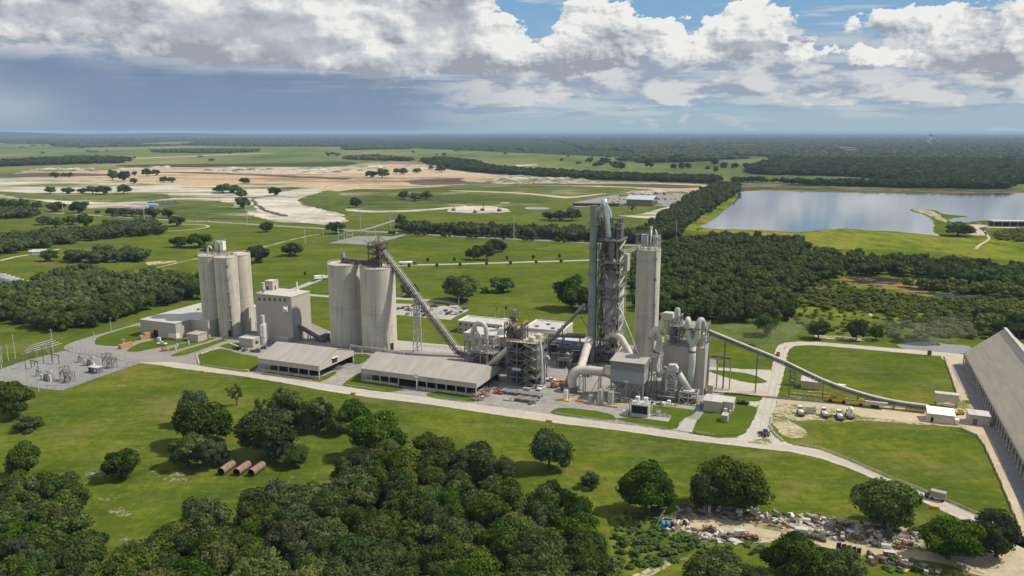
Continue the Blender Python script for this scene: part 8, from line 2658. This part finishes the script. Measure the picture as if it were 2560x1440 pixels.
for k in range(4):
	q0 = P(56 + k * 6, 910 - k * 7); q1 = P(158 - k * 8, 881 - k * 3.2)
	t = thing('busbar', ('pale busbar tube over the substation, nearest of four', 'pale busbar tube over the substation, second from the front', 'pale busbar tube over the substation, third from the front', 'pale busbar tube over the substation, farthest of four')[k], 'busbar', (*q0, .1))
	dx, dy = q1[0] - q0[0], q1[1] - q0[1]
	MB().tube([(0, 0, 5.2), (dx, dy, 5.2)], .14, 6).build('tube', DUCT_G, t)
	for f in (.03, .35, .66, .97): MB().beam((dx * f, dy * f, 0), (dx * f, dy * f, 5.1), .16).build('post', STEEL, t)
t = sub_thing('control_hut', 'dark control hut with pale roof and open door inside the substation', 'hut', 1180, 745)
MB().bx(0, 0, 0, 6.2, 3.2, 2.9).build('wall', plain('dark_hut_wall', (.14, .145, .15), .1), t)
MB().bx(0, 0, 2.92, 6.8, 3.8, .25).build('roof', ROOF_W, t)
MB().box(-2.6, -1.6, -1.66, -1.58, 0, 2.4).build('door', DARK, t)
MB().box(1.0, 2.3, -1.66, -1.58, .9, 2.2).build('window', WHITE, t)
def fence(name, lab, px, h, w, m, step=3, closed=False, mid=True, z=.1, cat='fence'):
	pts = [P(*q) for q in px]
	if closed: pts.append(pts[0])
	o = pts[0]
	t = thing(name, lab, cat, (*o, z))
	b = MB(); r_ = MB()
	for a, c in zip(pts[:-1], pts[1:]):
		L = math.dist(a, c); n = max(1, int(L / step))
		for k in range(n):
			x, y = a[0] + (c[0] - a[0]) * k / n - o[0], a[1] + (c[1] - a[1]) * k / n - o[1]
			b.beam((x, y, 0), (x, y, h), w)
		p, q = (a[0] - o[0], a[1] - o[1]), (c[0] - o[0], c[1] - o[1])
		r_.beam((*p, h), (*q, h), w * .8)
		if mid: r_.beam((*p, h * .5), (*q, h * .5), w * .6)
	b.build('posts', m, t)
	r_.build('rails', m, t)
	return t
fence('wire_fence', 'wire fence round the near substation', [(0, 952), (101, 972), (156, 977.5), (250, 943), (347, 909), (264, 895), (162, 876)], 2.2, .09, STEEL, 3.2)
# guard rails along the front road
RW = plain('weathered_rail', (.40, .35, .29), .15)
for pts, lab in (([(1387, 1036.5), (1500, 1053), (1600, 1066), (1667, 1075.5)], 'low guard rail along the lawn right of the tanks'), ([(1084, 995.5), (1125, 1001.5), (1165, 1007)], 'low guard rail before the right bays of the long shed'), ([(866, 967), (915, 973), (962, 980)], 'low guard rail before the left bays of the long shed'), ([(641, 934.5), (710, 944), (782, 955)], 'low guard rail before the left shed'), ([(508, 916), (560, 923), (614, 931)], 'low guard rail along the lawn left of the sheds'), ([(1735, 1082), (1760, 1087), (1788, 1091)], 'short guard rail on the lawn beside the junction'), ([(1985, 1113), (2050, 1123.5), (2125, 1152.5), (2200, 1186.5), (2270, 1214.5), (2350, 1246.5), (2425, 1280), (2480, 1303)], 'long guard rail on the outside of the curved white road'), ([(1050, 866), (1100, 870), (1160, 876)], 'rail along the pale road behind the trestle')):
	fence('guard_rail', lab, pts, .95, .16, RW, 2.6, False, True, .12, 'guard rail')
def kerb(px, lab, grp, n, sz=(1.7, .6, .7), m=TAN, z=.1, gap=1.0):
	pts = [P(*q) for q in px]
	segs = [math.dist(a, c) for a, c in zip(pts[:-1], pts[1:])]
	tot = sum(segs); src = None
	rng = random.Random(n)
	for k in range(n):
		s_ = tot * (k + .5) / n; i = 0
		while s_ > segs[i] and i < len(segs) - 1: s_ -= segs[i]; i += 1
		a, c = pts[i], pts[i + 1]; f = s_ / segs[i]
		loc = (a[0] + (c[0] - a[0]) * f + rng.uniform(-.15, .15), a[1] + (c[1] - a[1]) * f + rng.uniform(-.15, .15), z)
		rot = math.atan2(c[1] - a[1], c[0] - a[0]) + rng.uniform(-.06, .06)
		if src is None:
			me = MB().extr([(-sz[1] / 2, 0), (sz[1] / 2, 0), (sz[1] * .32, sz[2]), (-sz[1] * .32, sz[2])], 'x', -sz[0] / 2, sz[0] / 2)
			src = me.build('concrete_block', m); src.location = loc; src.rotation_euler = (0, 0, rot); setp(src, lab, 'concrete block', grp)
		else: dup(src, loc, rot, lab, grp)
kerb([(2361, 893), (2378, 940), (2390, 975), (2399, 1003)], 'tan concrete block in the line along the field beside the big store, far part', 'blocks along the far field', 24, (3.0, .8, .8))
kerb([(2405, 1073), (2444, 1090), (2462, 1115), (2500, 1199), (2530, 1270), (2549, 1319)], 'tan concrete block in the line along the field beside the big store, near part', 'blocks along the near field', 40, (2.2, .7, .7))
kerb([(1930, 1043), (1925, 1068), (1936, 1088), (1958, 1106)], 'pale concrete block on the inside curve of the road junction', 'blocks at the junction', 17, (1.1, .8, .8), STEEL_L)
kerb([(1978, 985), (2020, 989), (2100, 999), (2225, 1009)], 'pale concrete block in the farther row under the long conveyor', 'blocks under the conveyor, far row', 15, (2.0, .6, .6), STEEL_L)
kerb([(1965, 992), (2010, 998), (2060, 1006)], 'pale concrete block in the nearer row under the long conveyor', 'blocks under the conveyor, near row', 7, (2.0, .6, .6), STEEL_L)
kerb([(492, 889), (498, 911)], 'pale kerb block at the left end of the lawn by the sheds', 'kerb blocks of the lawn', 7, (2.4, 1.0, .6), TAN)
kerb([(502, 886), (520, 879), (545, 871)], 'tan kerb block along the top of the lawn by the sheds', 'kerb blocks of the lawn top', 8, (1.5, .7, .6), TAN)
for (px, py, lab) in ((509, 932, 'yellow block at the road edge below the lawn'), (617, 928.5, 'yellow block at the corner of the left shed drive'), (884, 986, 'yellow block on the verge below the long shed'), (1373, 1055, 'yellow block on the verge below the tanks'), (2337, 1272, 'yellow block on the inside of the curved road'), (566, 852, 'yellow block by the hut drive'), (1927, 900, 'orange marker block beside the white road')):
	x, y = P(px, py)
	o = MB().extr([(-.6, 0), (.6, 0), (.4, .9), (-.4, .9)], 'x', -1.3, 1.3).build('marker_block', YELLOW)
	o.location = (x, y, .05); o.rotation_euler = (0, 0, AX); setp(o, lab, 'marker block')
for (px, py, m, lab, nm) in ((2323, 889, RUST, 'small rust-red box on the verge of the far white road', 'steel_box'), (443, 869, WHITE, 'white marker post between the two drives, left', 'marker_post'), (472, 862, WHITE, 'white marker post between the two drives, right', 'marker_post'), (439, 875, WHITE, 'short white post at the tip of the grass strip', 'marker_post'), (398, 853, WHITE, 'tall white cabinet on the grass before the warehouse', 'cabinet')):
	x, y = P(px, py)
	t = thing(nm, lab, nm.replace('_', ' '), (x, y, .13))
	s_ = 1.6 if nm != 'marker_post' else .7
	MB().bx(0, 0, .2, s_, s_ * .8, 2.0 if nm != 'steel_box' else 2.6).build('body', m, t)
	MB().bx(0, 0, 0, s_ * 1.2, s_, .2).build('base', GREYP, t)

# --- far substation and other far things
sheet('gravel_pad', [(822, 608), (850, 600), (890, 591), (935, 590.5), (985, 591), (1012, 585), (1015, 588), (925, 613), (870, 609)], M['gravel'], .1, 0)
for i, (px0, px1, pb, pt) in enumerate(((846, 861, 602, 571), (867, 882, 598.5, 577), (917.5, 940, 596, 567))):
	a, c = P(px0, pb), P(px1, pb - 1)
	t = thing('gantry', ('left lattice gantry of the far substation', 'middle lattice gantry of the far substation', 'right lattice gantry of the far substation')[i], 'gantry', (*a, .1), math.atan2(c[1] - a[1], c[0] - a[0]))
	L = math.dist(a, c); h = HT(px0, pb, pt)
	MB().beam((0, 0, 0), (0, 0, h), .5).beam((L, 0, 0), (L, 0, h), .5).beam((0, 0, h * .9), (L, 0, h * .9), .5).beam((0, 0, h * .45), (L, 0, h * .45), .5).build('frame', STEEL_L, t)
	for k in range(3): MB().beam((L * (k + 1) / 4, 0, h * .45), (L * (k + 1) / 4, 0, h * .45 + 1.6), .4).build('insulator', PORC, t)
rng = random.Random(6)
for i in range(16):
	x, y = P(rng.uniform(860, 945), rng.uniform(596, 607))
	t = thing('switch_post', 'thin grey switch post inside the far substation', 'switchgear', (x, y, .1), rng.uniform(0, 3), 'switch posts of the far substation')
	MB().beam((0, 0, 0), (0, 0, 3.2), .3).beam((-1, 0, 3.2), (1, 0, 3.2), .3).build('post', STEEL_L, t)
x, y = P(914, 605)
t = thing('white_cabinet', 'small white cabinet in the middle of the far substation', 'cabinet', (x, y, .1))
MB().bx(0, 0, .2, 3, 2, 3.2).build('body', WHITE, t); MB().bx(0, 0, 0, 3.4, 2.4, .2).build('base', GREYP, t)
# white trailers in the yard at the left edge
for i in range(7):
	x, y = P(-6 + i * 10.5, 696 + i * 3.4)
	t = thing('box_trailer', 'long white box trailer parked in the row at the left edge', 'trailer', (x, y, .08), -.12, 'white trailers at the left edge') if i == 0 else dup(t0, (x, y, .08), -.12)
	if i == 0:
		t0 = t
		MB().bx(0, 0, 1.2, 15, 2.6, 2.8).build('box', STEEL_L, t)
		MB().bx(-5, 0, 0, 2.4, 2.2, 1.1).build('bogie', TYRE, t); MB().bx(5, 0, 0, .4, 2, 1.1).build('leg', STEEL, t)
x, y = P(100, 636)
t = thing('white_house', 'small white house with grey roof by the sandy lane, far left', 'house', (x, y, .05), .3)
MB().bx(0, 0, 0, 12, 7, 3.2).build('wall', WHITE, t); MB().extr([(-4, 3.22), (4, 3.22), (0, 5.2)], 'x', -6.4, 6.4).build('roof', STEEL_L, t)
x, y = P(84, 634)
t = thing('garden_shed', 'low grey shed left of the white house', 'shed', (x, y, .05), .3)
MB().bx(0, 0, 0, 7, 5, 2.4).build('wall', GREYP, t); MB().extr([(-2.8, 2.42), (2.8, 2.42), (0, 3.6)], 'x', -3.7, 3.7).build('roof', STEEL_L, t)
TEAL, PINK = plain('teal_tarp', (.26, .42, .42), .1), plain('pink_tarp', (.44, .28, .34), .1)
for i, (px, py, w, m, lab) in enumerate(((330, 520, 24, PINK, 'pink-covered stack beside the highway trees, left'), (352, 519, 24, TEAL, 'teal-covered stack in the middle of the coloured stacks'), (373, 518, 18, BLUE, 'light blue covered stack right of the teal one'), (380, 514, 18, TEAL, 'teal round-topped stack behind the others'), (345, 522, 18, PINK, 'pink-covered low stack in front of the coloured stacks'))):
	x, y = P(px, py)
	t = thing('covered_stack', lab, 'stack', (x, y, .45), .1)
	MB().extr([(-4, 0), (4, 0), (3.5, 2), (1.5, 3), (-1.5, 3), (-3.5, 2)], 'x', -w / 2, w / 2).build('cover', m, t)
	MB().bx(0, 0, -.3, w + 1, 13, .3).build('base', GREYP, t)
for i in range(5):
	x, y = P(378 + i * 15, 512.5 - i * .8)
	t = thing('dark_heap', 'dark grey spoil heap in the row behind the coloured stacks', 'heap', (x, y, .45), 0, 'dark spoil heaps')
	MB().lathe(0, 0, [(11, 0), (7, 3), (2, 5), (.3, 5.4)], 10).build('spoil', plain('dark_spoil', (.06, .06, .065), .2) if i == 0 else bpy.data.materials['dark_spoil'], t)
# rubble mounds over the quarry: countless small heaps
rng = random.Random(21)
def mounds(name, lab, polys, n, seed, m, smin, smax):
	rng = random.Random(seed)
	b = MB('W')
	for poly_px, cnt in polys:
		poly = [P(*q) for q in poly_px]
		xs = [p[0] for p in poly]; ys = [p[1] for p in poly]
		k = 0; tries = 0
		while k < cnt and tries < cnt * 30:
			tries += 1
			x, y = rng.uniform(min(xs), max(xs)), rng.uniform(min(ys), max(ys))
			if not in_poly(x, y, poly): continue
			k += 1
			r_ = rng.uniform(smin, smax); h = r_ * rng.uniform(.22, .45)
			n = len(b.v); nn_ = 9
			b.v.append((x, y, .2 + h))
			for q, f in ((.5, .75), (1.0, 0)):
				for j in range(nn_):
					a = 6.2832 * j / nn_; w = q * r_ * rng.uniform(.75, 1.25)
					b.v.append((x + w * math.cos(a) * 1.6, y + w * math.sin(a), .2 + h * f * rng.uniform(.7, 1.1)))
			for j in range(nn_):
				j2 = (j + 1) % nn_
				b.face([n, n + 1 + j, n + 1 + j2])
				b.face([n + 1 + j, n + 1 + nn_ + j, n + 1 + nn_ + j2, n + 1 + j2])
	return setp(b.build(name, m), lab, 'spoil heaps', kind='stuff')
mounds('spoil_mounds', 'countless pale rubble mounds across the quarry', [(QM([(1080, 400), (1180, 358), (1400, 352), (1700, 372), (1880, 398), (1850, 415), (1300, 420), (1080, 412)]), 130), (QF([(250, 305), (400, 292), (800, 312), (1050, 290), (1250, 288), (1250, 305), (900, 325), (300, 325)]), 90), (QF([(1500, 300), (2560, 300), (2560, 350), (2000, 340), (1500, 320)]), 80), (QM([(0, 290), (700, 280), (820, 320), (500, 330), (0, 330)]), 60), (QM([(2150, 480), (2500, 478), (2560, 492), (2200, 492)]), 40)], 0, 3, M['white_sand'], 4, 14)
for i, (x_, y_) in enumerate(((1030, 618), (815, 617), (975, 634), (1155, 622))):
	x, y = P(860 + x_ / 2.977, 320 + y_ / 2.977)
	t = thing('drill_rig' if i == 0 else 'excavator', ('rusty drill rig standing upright on the white sand pad', 'small rusty machine at the left of the white sand pad', 'small rusty machine at the front of the white sand pad', 'small dark machine at the right of the white sand pad')[i], 'machine', (x, y, .5), i)
	MB().bx(0, 0, .8, 6, 3.4, 2.4).build('body', RUST, t)
	MB().beam((1, 0, 2), (1.5, 0, 16 if i == 0 else 5), 1.1).build('mast', RUST, t); MB().bx(0, 0, 0, 6.5, 4, .8).build('track', TYRE, t)
# plant on the far shore
x, y = P(2484, 567)
t = thing('far_shed', 'long dark open-fronted shed with pale roof on the lake shore', 'shed', (x, y, .1), -.06)
MB().box(0, 90, 0, 14, 6.2, 7.4).build('roof', STEEL_L, t); MB().box(0, 90, 10, 13.6, 0, 6.2).build('wall', plain('far_dark_wall', (.05, .055, .06), .1), t)
for i in range(10): MB().box(i * 9.8, i * 9.8 + .6, 0, .6, 0, 6.2).build('post', STEEL, t)
for i, (px, py, lab) in enumerate(((2402, 574, 'dark heap on the far yard, left'), (2416, 571, 'dark heap on the far yard, middle'), (2462, 574, 'dark heap on the far yard beside the track'), (2440, 560, 'dark brown heap before the far shed'))):
	x, y = P(px, py)
	t = thing('dark_heap', lab, 'heap', (x, y, .1))
	MB().lathe(0, 0, [(7, 0), (4, 2.2), (.5, 3.6)], 9).lathe(5, 2, [(4, 0), (2, 1.6), (.3, 2.4)], 8).build('spoil', plain('brown_spoil', (.09, .075, .06), .2) if i == 0 else bpy.data.materials['brown_spoil'], t)
# far white roofs and the smoke plume
for i, (px, py, w, lab) in enumerate(((2118, 376, 90, 'white-roofed far building in the forest clearing'), (2126, 382, 60, 'lower white far building in the forest clearing'), (1748, 341, 200, 'far white building near the horizon, centre right'), (1362, 346, 120, 'tiny far white tower block near the horizon'))):
	x, y = P(px, py)
	t = thing('far_building', lab, 'building', (x, y, 1), 0)
	MB().bx(0, 0, 0, w, w * .4, 14 if i < 3 else 30).build('wall', TAN, t); MB().bx(0, 0, 14.02 if i < 3 else 30.02, w * 1.05, w * .45, 2).build('roof', WHITE, t)
sheet('clearing', [(2108, 380), (2130, 372), (2140, 376), (2128, 386), (2118, 390)], M['yellow_field'], 1.4, 3)
x, y = P(2322, 362)
sm_m = bpy.data.materials.new('smoke'); sm_m.use_nodes = True
t_ = NT(sm_m.node_tree); o_ = t_.n('ShaderNodeOutputMaterial'); pv = t_.n('ShaderNodeVolumePrincipled')
pv.inputs['Color'].default_value = (.95, .95, .95, 1); pv.inputs['Density'].default_value = .02; pv.inputs['Anisotropy'].default_value = .0
t_.lk(pv.outputs[0], o_.inputs['Volume'])
b = MB('W')
k_ = PXM(2322, 362)
path = [(2321, 362, 3), (2323, 357, 4), (2321, 352, 4.5), (2325, 347, 6), (2322, 343, 6), (2326, 339.5, 7)]
pts = [(x + (px - 2322) / k_, y + random.Random(i).uniform(-20, 20), max(1.5, 118 * (362 - py) / 34)) for i, (px, py, w) in enumerate(path)]
pts = [(a, c, min(d, 122 - i)) for i, (a, c, d) in enumerate(pts)]
b.tube(smooth_open(pts, 4), [max(5, (1.6 + 2.4 * i / 20) / k_) * (1 + .3 * math.sin(i * 1.9)) for i in range(21)], 12)
o = b.build('smoke_plume', sm_m); setp(o, 'small white smoke plume rising from the far forest', 'smoke', kind='stuff')

# ---------------------------------------------------------------- scrap yard
RED = plain('faded_red_scrap', (.24, .08, .06), .25)
ORANGE = plain('faded_orange_scrap', (.32, .14, .06), .25)
SCOL = [('rusty', RUST), ('white', WHITE), ('grey', GREYP), ('dark', STEEL_D), ('tan', TAN), ('orange', ORANGE), ('red', RED), ('pale green', DUCT_G), ('yellow', YELLOW)]
KINDS_ = {}
def scrap_proto(kind, col, m, rng):
	b, c = MB(), MB()
	if kind == 'crate': b.bx(0, 0, .1, 1.6, 1.2, 1.0); c.bx(0, 0, 1.12, 1.7, 1.3, .12); c.bx(.5, -.62, .3, .5, .06, .5)
	elif kind == 'beams':
		for i in range(5): b.box(-1.8 + .2 * i, 1.9 - .1 * i, i * .3 - .7, i * .3 - .5, .05 + .12 * (i % 2), .3 + .12 * (i % 2))
		c.bx(-1, 0, 0, .2, 1.5, .06); c.bx(1, 0, 0, .2, 1.5, .06)
	elif kind == 'drum': b.lathe(0, 0, [(.55, 0), (.6, .1), (.6, 1.1), (.55, 1.2)], 12); c.lathe(0, 0, [(.64, .4), (.64, .48)], 12); c.lathe(0, 0, [(.64, .8), (.64, .88)], 12)
	elif kind == 'tank': b.tube([(-1.3, 0, .8), (-1.1, 0, .8), (1.1, 0, .8), (1.3, 0, .8)], [.4, .7, .7, .4], 12); c.bx(-.7, 0, 0, .3, 1.2, .3); c.bx(.7, 0, 0, .3, 1.2, .3)
	elif kind == 'machine': b.bx(0, 0, .3, 1.8, 1.1, .9); b.bx(.5, 0, 1.2, .7, .8, .6); c.tube([(-.6, -.7, .4), (-.6, .7, .4)], .42, 10); c.beam((.2, .3, 1.2), (-1.2, .3, 1.9), .18); c.bx(0, 0, 0, 2, 1.2, .28)
	elif kind == 'frame': b.frame_tower(-.9, .9, -.6, .6, [0, .9, 1.7], .14); c.bx(0, 0, .9, 1.7, 1.1, .1)
	elif kind == 'plate': b.poly([(-1.4, -.9, .1), (1.4, -.7, .5), (1.2, .9, .7), (-1.3, .8, .2)]); b.poly([(-1.4, -.9, .04), (-1.3, .8, .14), (1.2, .9, .64), (1.4, -.7, .44)]); c.bx(.9, 0, 0, .3, 1.2, .45)
	return b, c
PARTN = dict(crate=('case', 'lid'), beams=('bars', 'bearer'), drum=('body', 'hoop'), tank=('shell', 'saddle'), machine=('housing', 'base'), frame=('frame', 'shelf'), plate=('sheet', 'prop'))
NM = dict(crate='scrap_crate', beams='beam_bundle', drum='steel_drum', tank='scrap_tank', machine='scrap_machine', frame='scrap_rack', plate='scrap_plate')
rows = [('north', Z8([(260, 545), (520, 560), (780, 590), (1000, 610), (1250, 640), (1480, 690), (1830, 720), (1850, 800), (1600, 790), (1350, 740), (1050, 690), (850, 665), (600, 640), (420, 610), (300, 590)]), 92, 'on the far side of the scrap track'),
		('south', Z8([(200, 690), (330, 700), (560, 720), (760, 765), (860, 800), (700, 800), (400, 790), (240, 740)]), 40, 'on the near side of the scrap track'),
		('east', Z8([(1310, 820), (1500, 870), (1850, 930), (2000, 990), (1900, 1010), (1600, 960), (1330, 870)]), 34, 'below the right end of the scrap track'),
		('west', Z8([(1180, 730), (1400, 740), (1700, 800), (1830, 830), (1700, 840), (1450, 800), (1230, 760)]), 26, 'on the near right edge of the track')]
for rn, poly_px, cnt, where in rows:
	rng = random.Random(len(where) * 7 + cnt)
	poly = [P(*q) for q in poly_px]
	xs = [p[0] for p in poly]; ys = [p[1] for p in poly]
	k = 0
	while k < cnt:
		x, y = rng.uniform(min(xs), max(xs)), rng.uniform(min(ys), max(ys))
		if not in_poly(x, y, poly): continue
		k += 1
		kind = rng.choice(('crate', 'beams', 'drum', 'tank', 'machine', 'machine', 'frame', 'plate', 'plate', 'beams'))
		cn, m = SCOL[rng.choices(range(9), (6, 3, 6, 7, 4, .4, .8, 3, .4))[0]]
		lab = '%s %s lying %s' % (cn, dict(crate='box', beams='bundle of steel bars', drum='drum', tank='small tank', machine='scrap machine', frame='steel frame', plate='bent metal sheet')[kind], where)
		grp = '%s scrap %s' % (cn, dict(crate='boxes', beams='bars', drum='drums', tank='tanks', machine='machines', frame='frames', plate='sheets')[kind]) + ' ' + where
		key = (kind, cn)
		s_ = rng.uniform(.6, 1.25)
		if key not in KINDS_:
			t = thing(NM[kind], lab, 'scrap', (x, y, .1), rng.uniform(0, 3.1), grp)
			b, c = scrap_proto(kind, cn, m, rng)
			b.build(PARTN[kind][0], m, t); c.build(PARTN[kind][1], STEEL_D if cn != 'dark' else RUST, t)
			KINDS_[key] = t
			t.scale = (s_,) * 3
		else:
			dup(KINDS_[key], (x, y, .1), rng.uniform(0, 3.1), lab, grp, (s_,) * 3)
BLUE_P = plain('bright_blue_drum', (.08, .24, .42), .12)
x, y = P(1657, 1318)
for k in range(2):
	t = thing('cable_drum', ('left blue cable drum at the end of the scrap yard', 'right blue cable drum at the end of the scrap yard')[k], 'cable drum', (x + k * 1.5, y - .15 * k, .05), .1)
	MB().tube([(-.62, 0, 1.05), (.62, 0, 1.05)], 1.02, 18).build('drum', BLUE_P, t)
	MB().tube([(-.66, 0, 1.05), (-.58, 0, 1.05)], 1.12, 18).tube([(.58, 0, 1.05), (.66, 0, 1.05)], 1.12, 18).build('flange', plain('blue_flange', (.05, .16, .30), .1) if k == 0 else bpy.data.materials['blue_flange'], t)
x, y = P(1680, 1318)
t = thing('tyre_stack', 'black coil beside the blue cable drums', 'coil', (x, y, .05), .1)
MB().tube([(-.5, 0, .9), (.5, 0, .9)], .9, 16).build('coil', TYRE, t); MB().tube([(-.54, 0, .9), (.54, 0, .9)], .4, 12).build('core', STEEL, t)
x, y = P(1715, 1313)
t = thing('steel_reel', 'silver reel among brown scrap right of the black coil', 'reel', (x, y, .05), .5)
MB().tube([(-.5, 0, .9), (.5, 0, .9)], .88, 16).build('drum', STEEL_L, t); MB().tube([(-.6, 0, .9), (-.5, 0, .9)], 1.0, 16).tube([(.5, 0, .9), (.6, 0, .9)], 1.0, 16).build('flange', RUST, t)
for (px, py, w, d_, h, m, lab, nm) in ((1848, 1340, 3.2, 1.9, 1.7, WHITE, 'white box on the near edge of the scrap track', 'white_cabin'), (2003, 1334, 3.6, 2.2, 1.6, WHITE, 'white tank box at the bend of the scrap track', 'white_cabin'), (1848, 1284, 2.2, 1.4, 1.2, WHITE, 'white box under the yellow-green oak', 'white_cabin'), (1884, 1290, 2.2, 1.2, 2.4, TAN, 'upright cream cabinet right of the yellow-green oak', 'tan_cabinet'), (2015, 1306, 2.4, 1.4, 1.0, WHITE, 'white box far side of the track behind the white tank box', 'white_cabin'), (2215, 1370, 2.6, 1.3, .9, WHITE, 'white trough near the right end of the scrap track', 'white_cabin'), (2222, 1391, 3.0, 1.6, 1.4, RUST, 'rusty box at the edge of the scrap track, bottom right', 'rusty_box'), (1762, 1280, 1.0, .8, 2.8, STEEL, 'grey upright column under the dark oak of the scrap yard', 'steel_column'), (1773, 1284, .9, .9, 2.6, STEEL_L, 'second grey upright column under the dark oak', 'steel_column')):
	x, y = P(px, py)
	t = thing(nm, lab, nm.replace('_', ' '), (x, y, .1), AX + .1)
	MB().bx(0, 0, .12, w, d_, h).build('body', m, t); MB().bx(0, 0, 0, w * .9, d_ * .9, .12).build('base', STEEL_D, t)
	MB().bx(0, 0, h + .13, w * 1.02, d_ * 1.02, .06).build('lid', STEEL_L, t)
for i in range(5):
	x, y = P(2096 + i * 12.5, 1374 + i * 3.4)
	t = thing('louvre_panel', 'upright dark louvre panel in the row of five below the scrap track', 'panel', (x, y, .1), AX + .5, 'five dark louvre panels')
	MB().box(-.7, .7, -.08, .08, .1, 2.2).build('frame', STEEL, t); MB().box(-.55, .55, -.12, .12, .3, 2.0).build('louvre', DARK, t)
for i in range(10):
	x, y = P(1984 + i * 8.2, 1340 + i * 1.6 - 4 * math.sin(i * .33))
	t = thing('cage_pallet', 'dark wire cage in the curved row beside the scrap track', 'cage', (x, y, .1), .3 * i, 'dark wire cages')
	MB().frame_tower(-.8, .8, -.6, .6, [0, 1.1], .16).build('frame', STEEL_D, t); MB().bx(0, 0, .1, 1.3, 1.0, .6).build('load', STEEL_D, t)
heap('loose_scrap', 'loose small scrap strewn over the whole scrap yard', Z8([(220, 560), (520, 560), (1000, 600), (1480, 680), (1860, 740), (1840, 840), (1250, 750), (700, 660), (420, 640), (300, 700), (760, 770), (860, 810), (400, 800), (180, 720)]), 380, [RUST, GREYP, STEEL_D, TAN, WHITE, GREYP, STEEL_D], .4, 15, .08)
fence('wire_fence', 'thin wire fence at the left end of the scrap yard', Z8([(110, 725), (200, 510)]), 2.4, .12, STEEL, 5)

# thin dust hanging over the white road and behind the store
dm = bpy.data.materials.new('dust_air'); dm.use_nodes = True
t_ = NT(dm.node_tree); o_ = t_.n('ShaderNodeOutputMaterial'); pv = t_.n('ShaderNodeVolumePrincipled')
pv.inputs['Color'].default_value = (.9, .86, .78, 1); pv.inputs['Density'].default_value = .006
t_.lk(pv.outputs[0], o_.inputs['Volume'])
rng = random.Random(3)
for nm, lab, px, py, n, w, h in (('dust_cloud', 'faint dust hanging over the scrub behind the big store', 2335, 850, 10, 26, 15), ('dust_cloud', 'faint dust over the lawn beside the raw mill', 1900, 850, 9, 34, 16)):
	b = MB('W'); x, y = P(px, py)
	iv, if_ = ico(2)
	for i in range(n):
		cx, cy, r_ = x + rng.uniform(-1, 1) * w, y + rng.uniform(-.6, .6) * w, rng.uniform(5, 12)
		k0 = len(b.v)
		b.v += [(cx + p[0] * r_ * 1.5, cy + p[1] * r_, .3 + max(0, h * .35 + rng.uniform(-2, 2) + p[2] * r_ * .6)) for p in iv]
		for f in if_: b.face([k0 + int(q) for q in f])
	setp(b.build(nm, dm), lab, 'dust', kind='stuff')


# ---------------------------------------------------------------- the air
hz_b = MB('W').box(-60000, 60000, -900, 45000, -4, 128)
hm = bpy.data.materials.new('haze_air')
hm.use_nodes = True
t = NT(hm.node_tree)
o_ = t.n('ShaderNodeOutputMaterial')
pv = t.n('ShaderNodeVolumePrincipled')
pv.inputs['Color'].default_value = (.52, .72, 1.0, 1)
pv.inputs['Density'].default_value = 4.2e-5
pv.inputs['Anisotropy'].default_value = 0.0
t.lk(pv.outputs[0], o_.inputs['Volume'])
setp(hz_b.build('haze', hm), 'thin blue haze in the air over the plain', 'haze', kind='stuff')
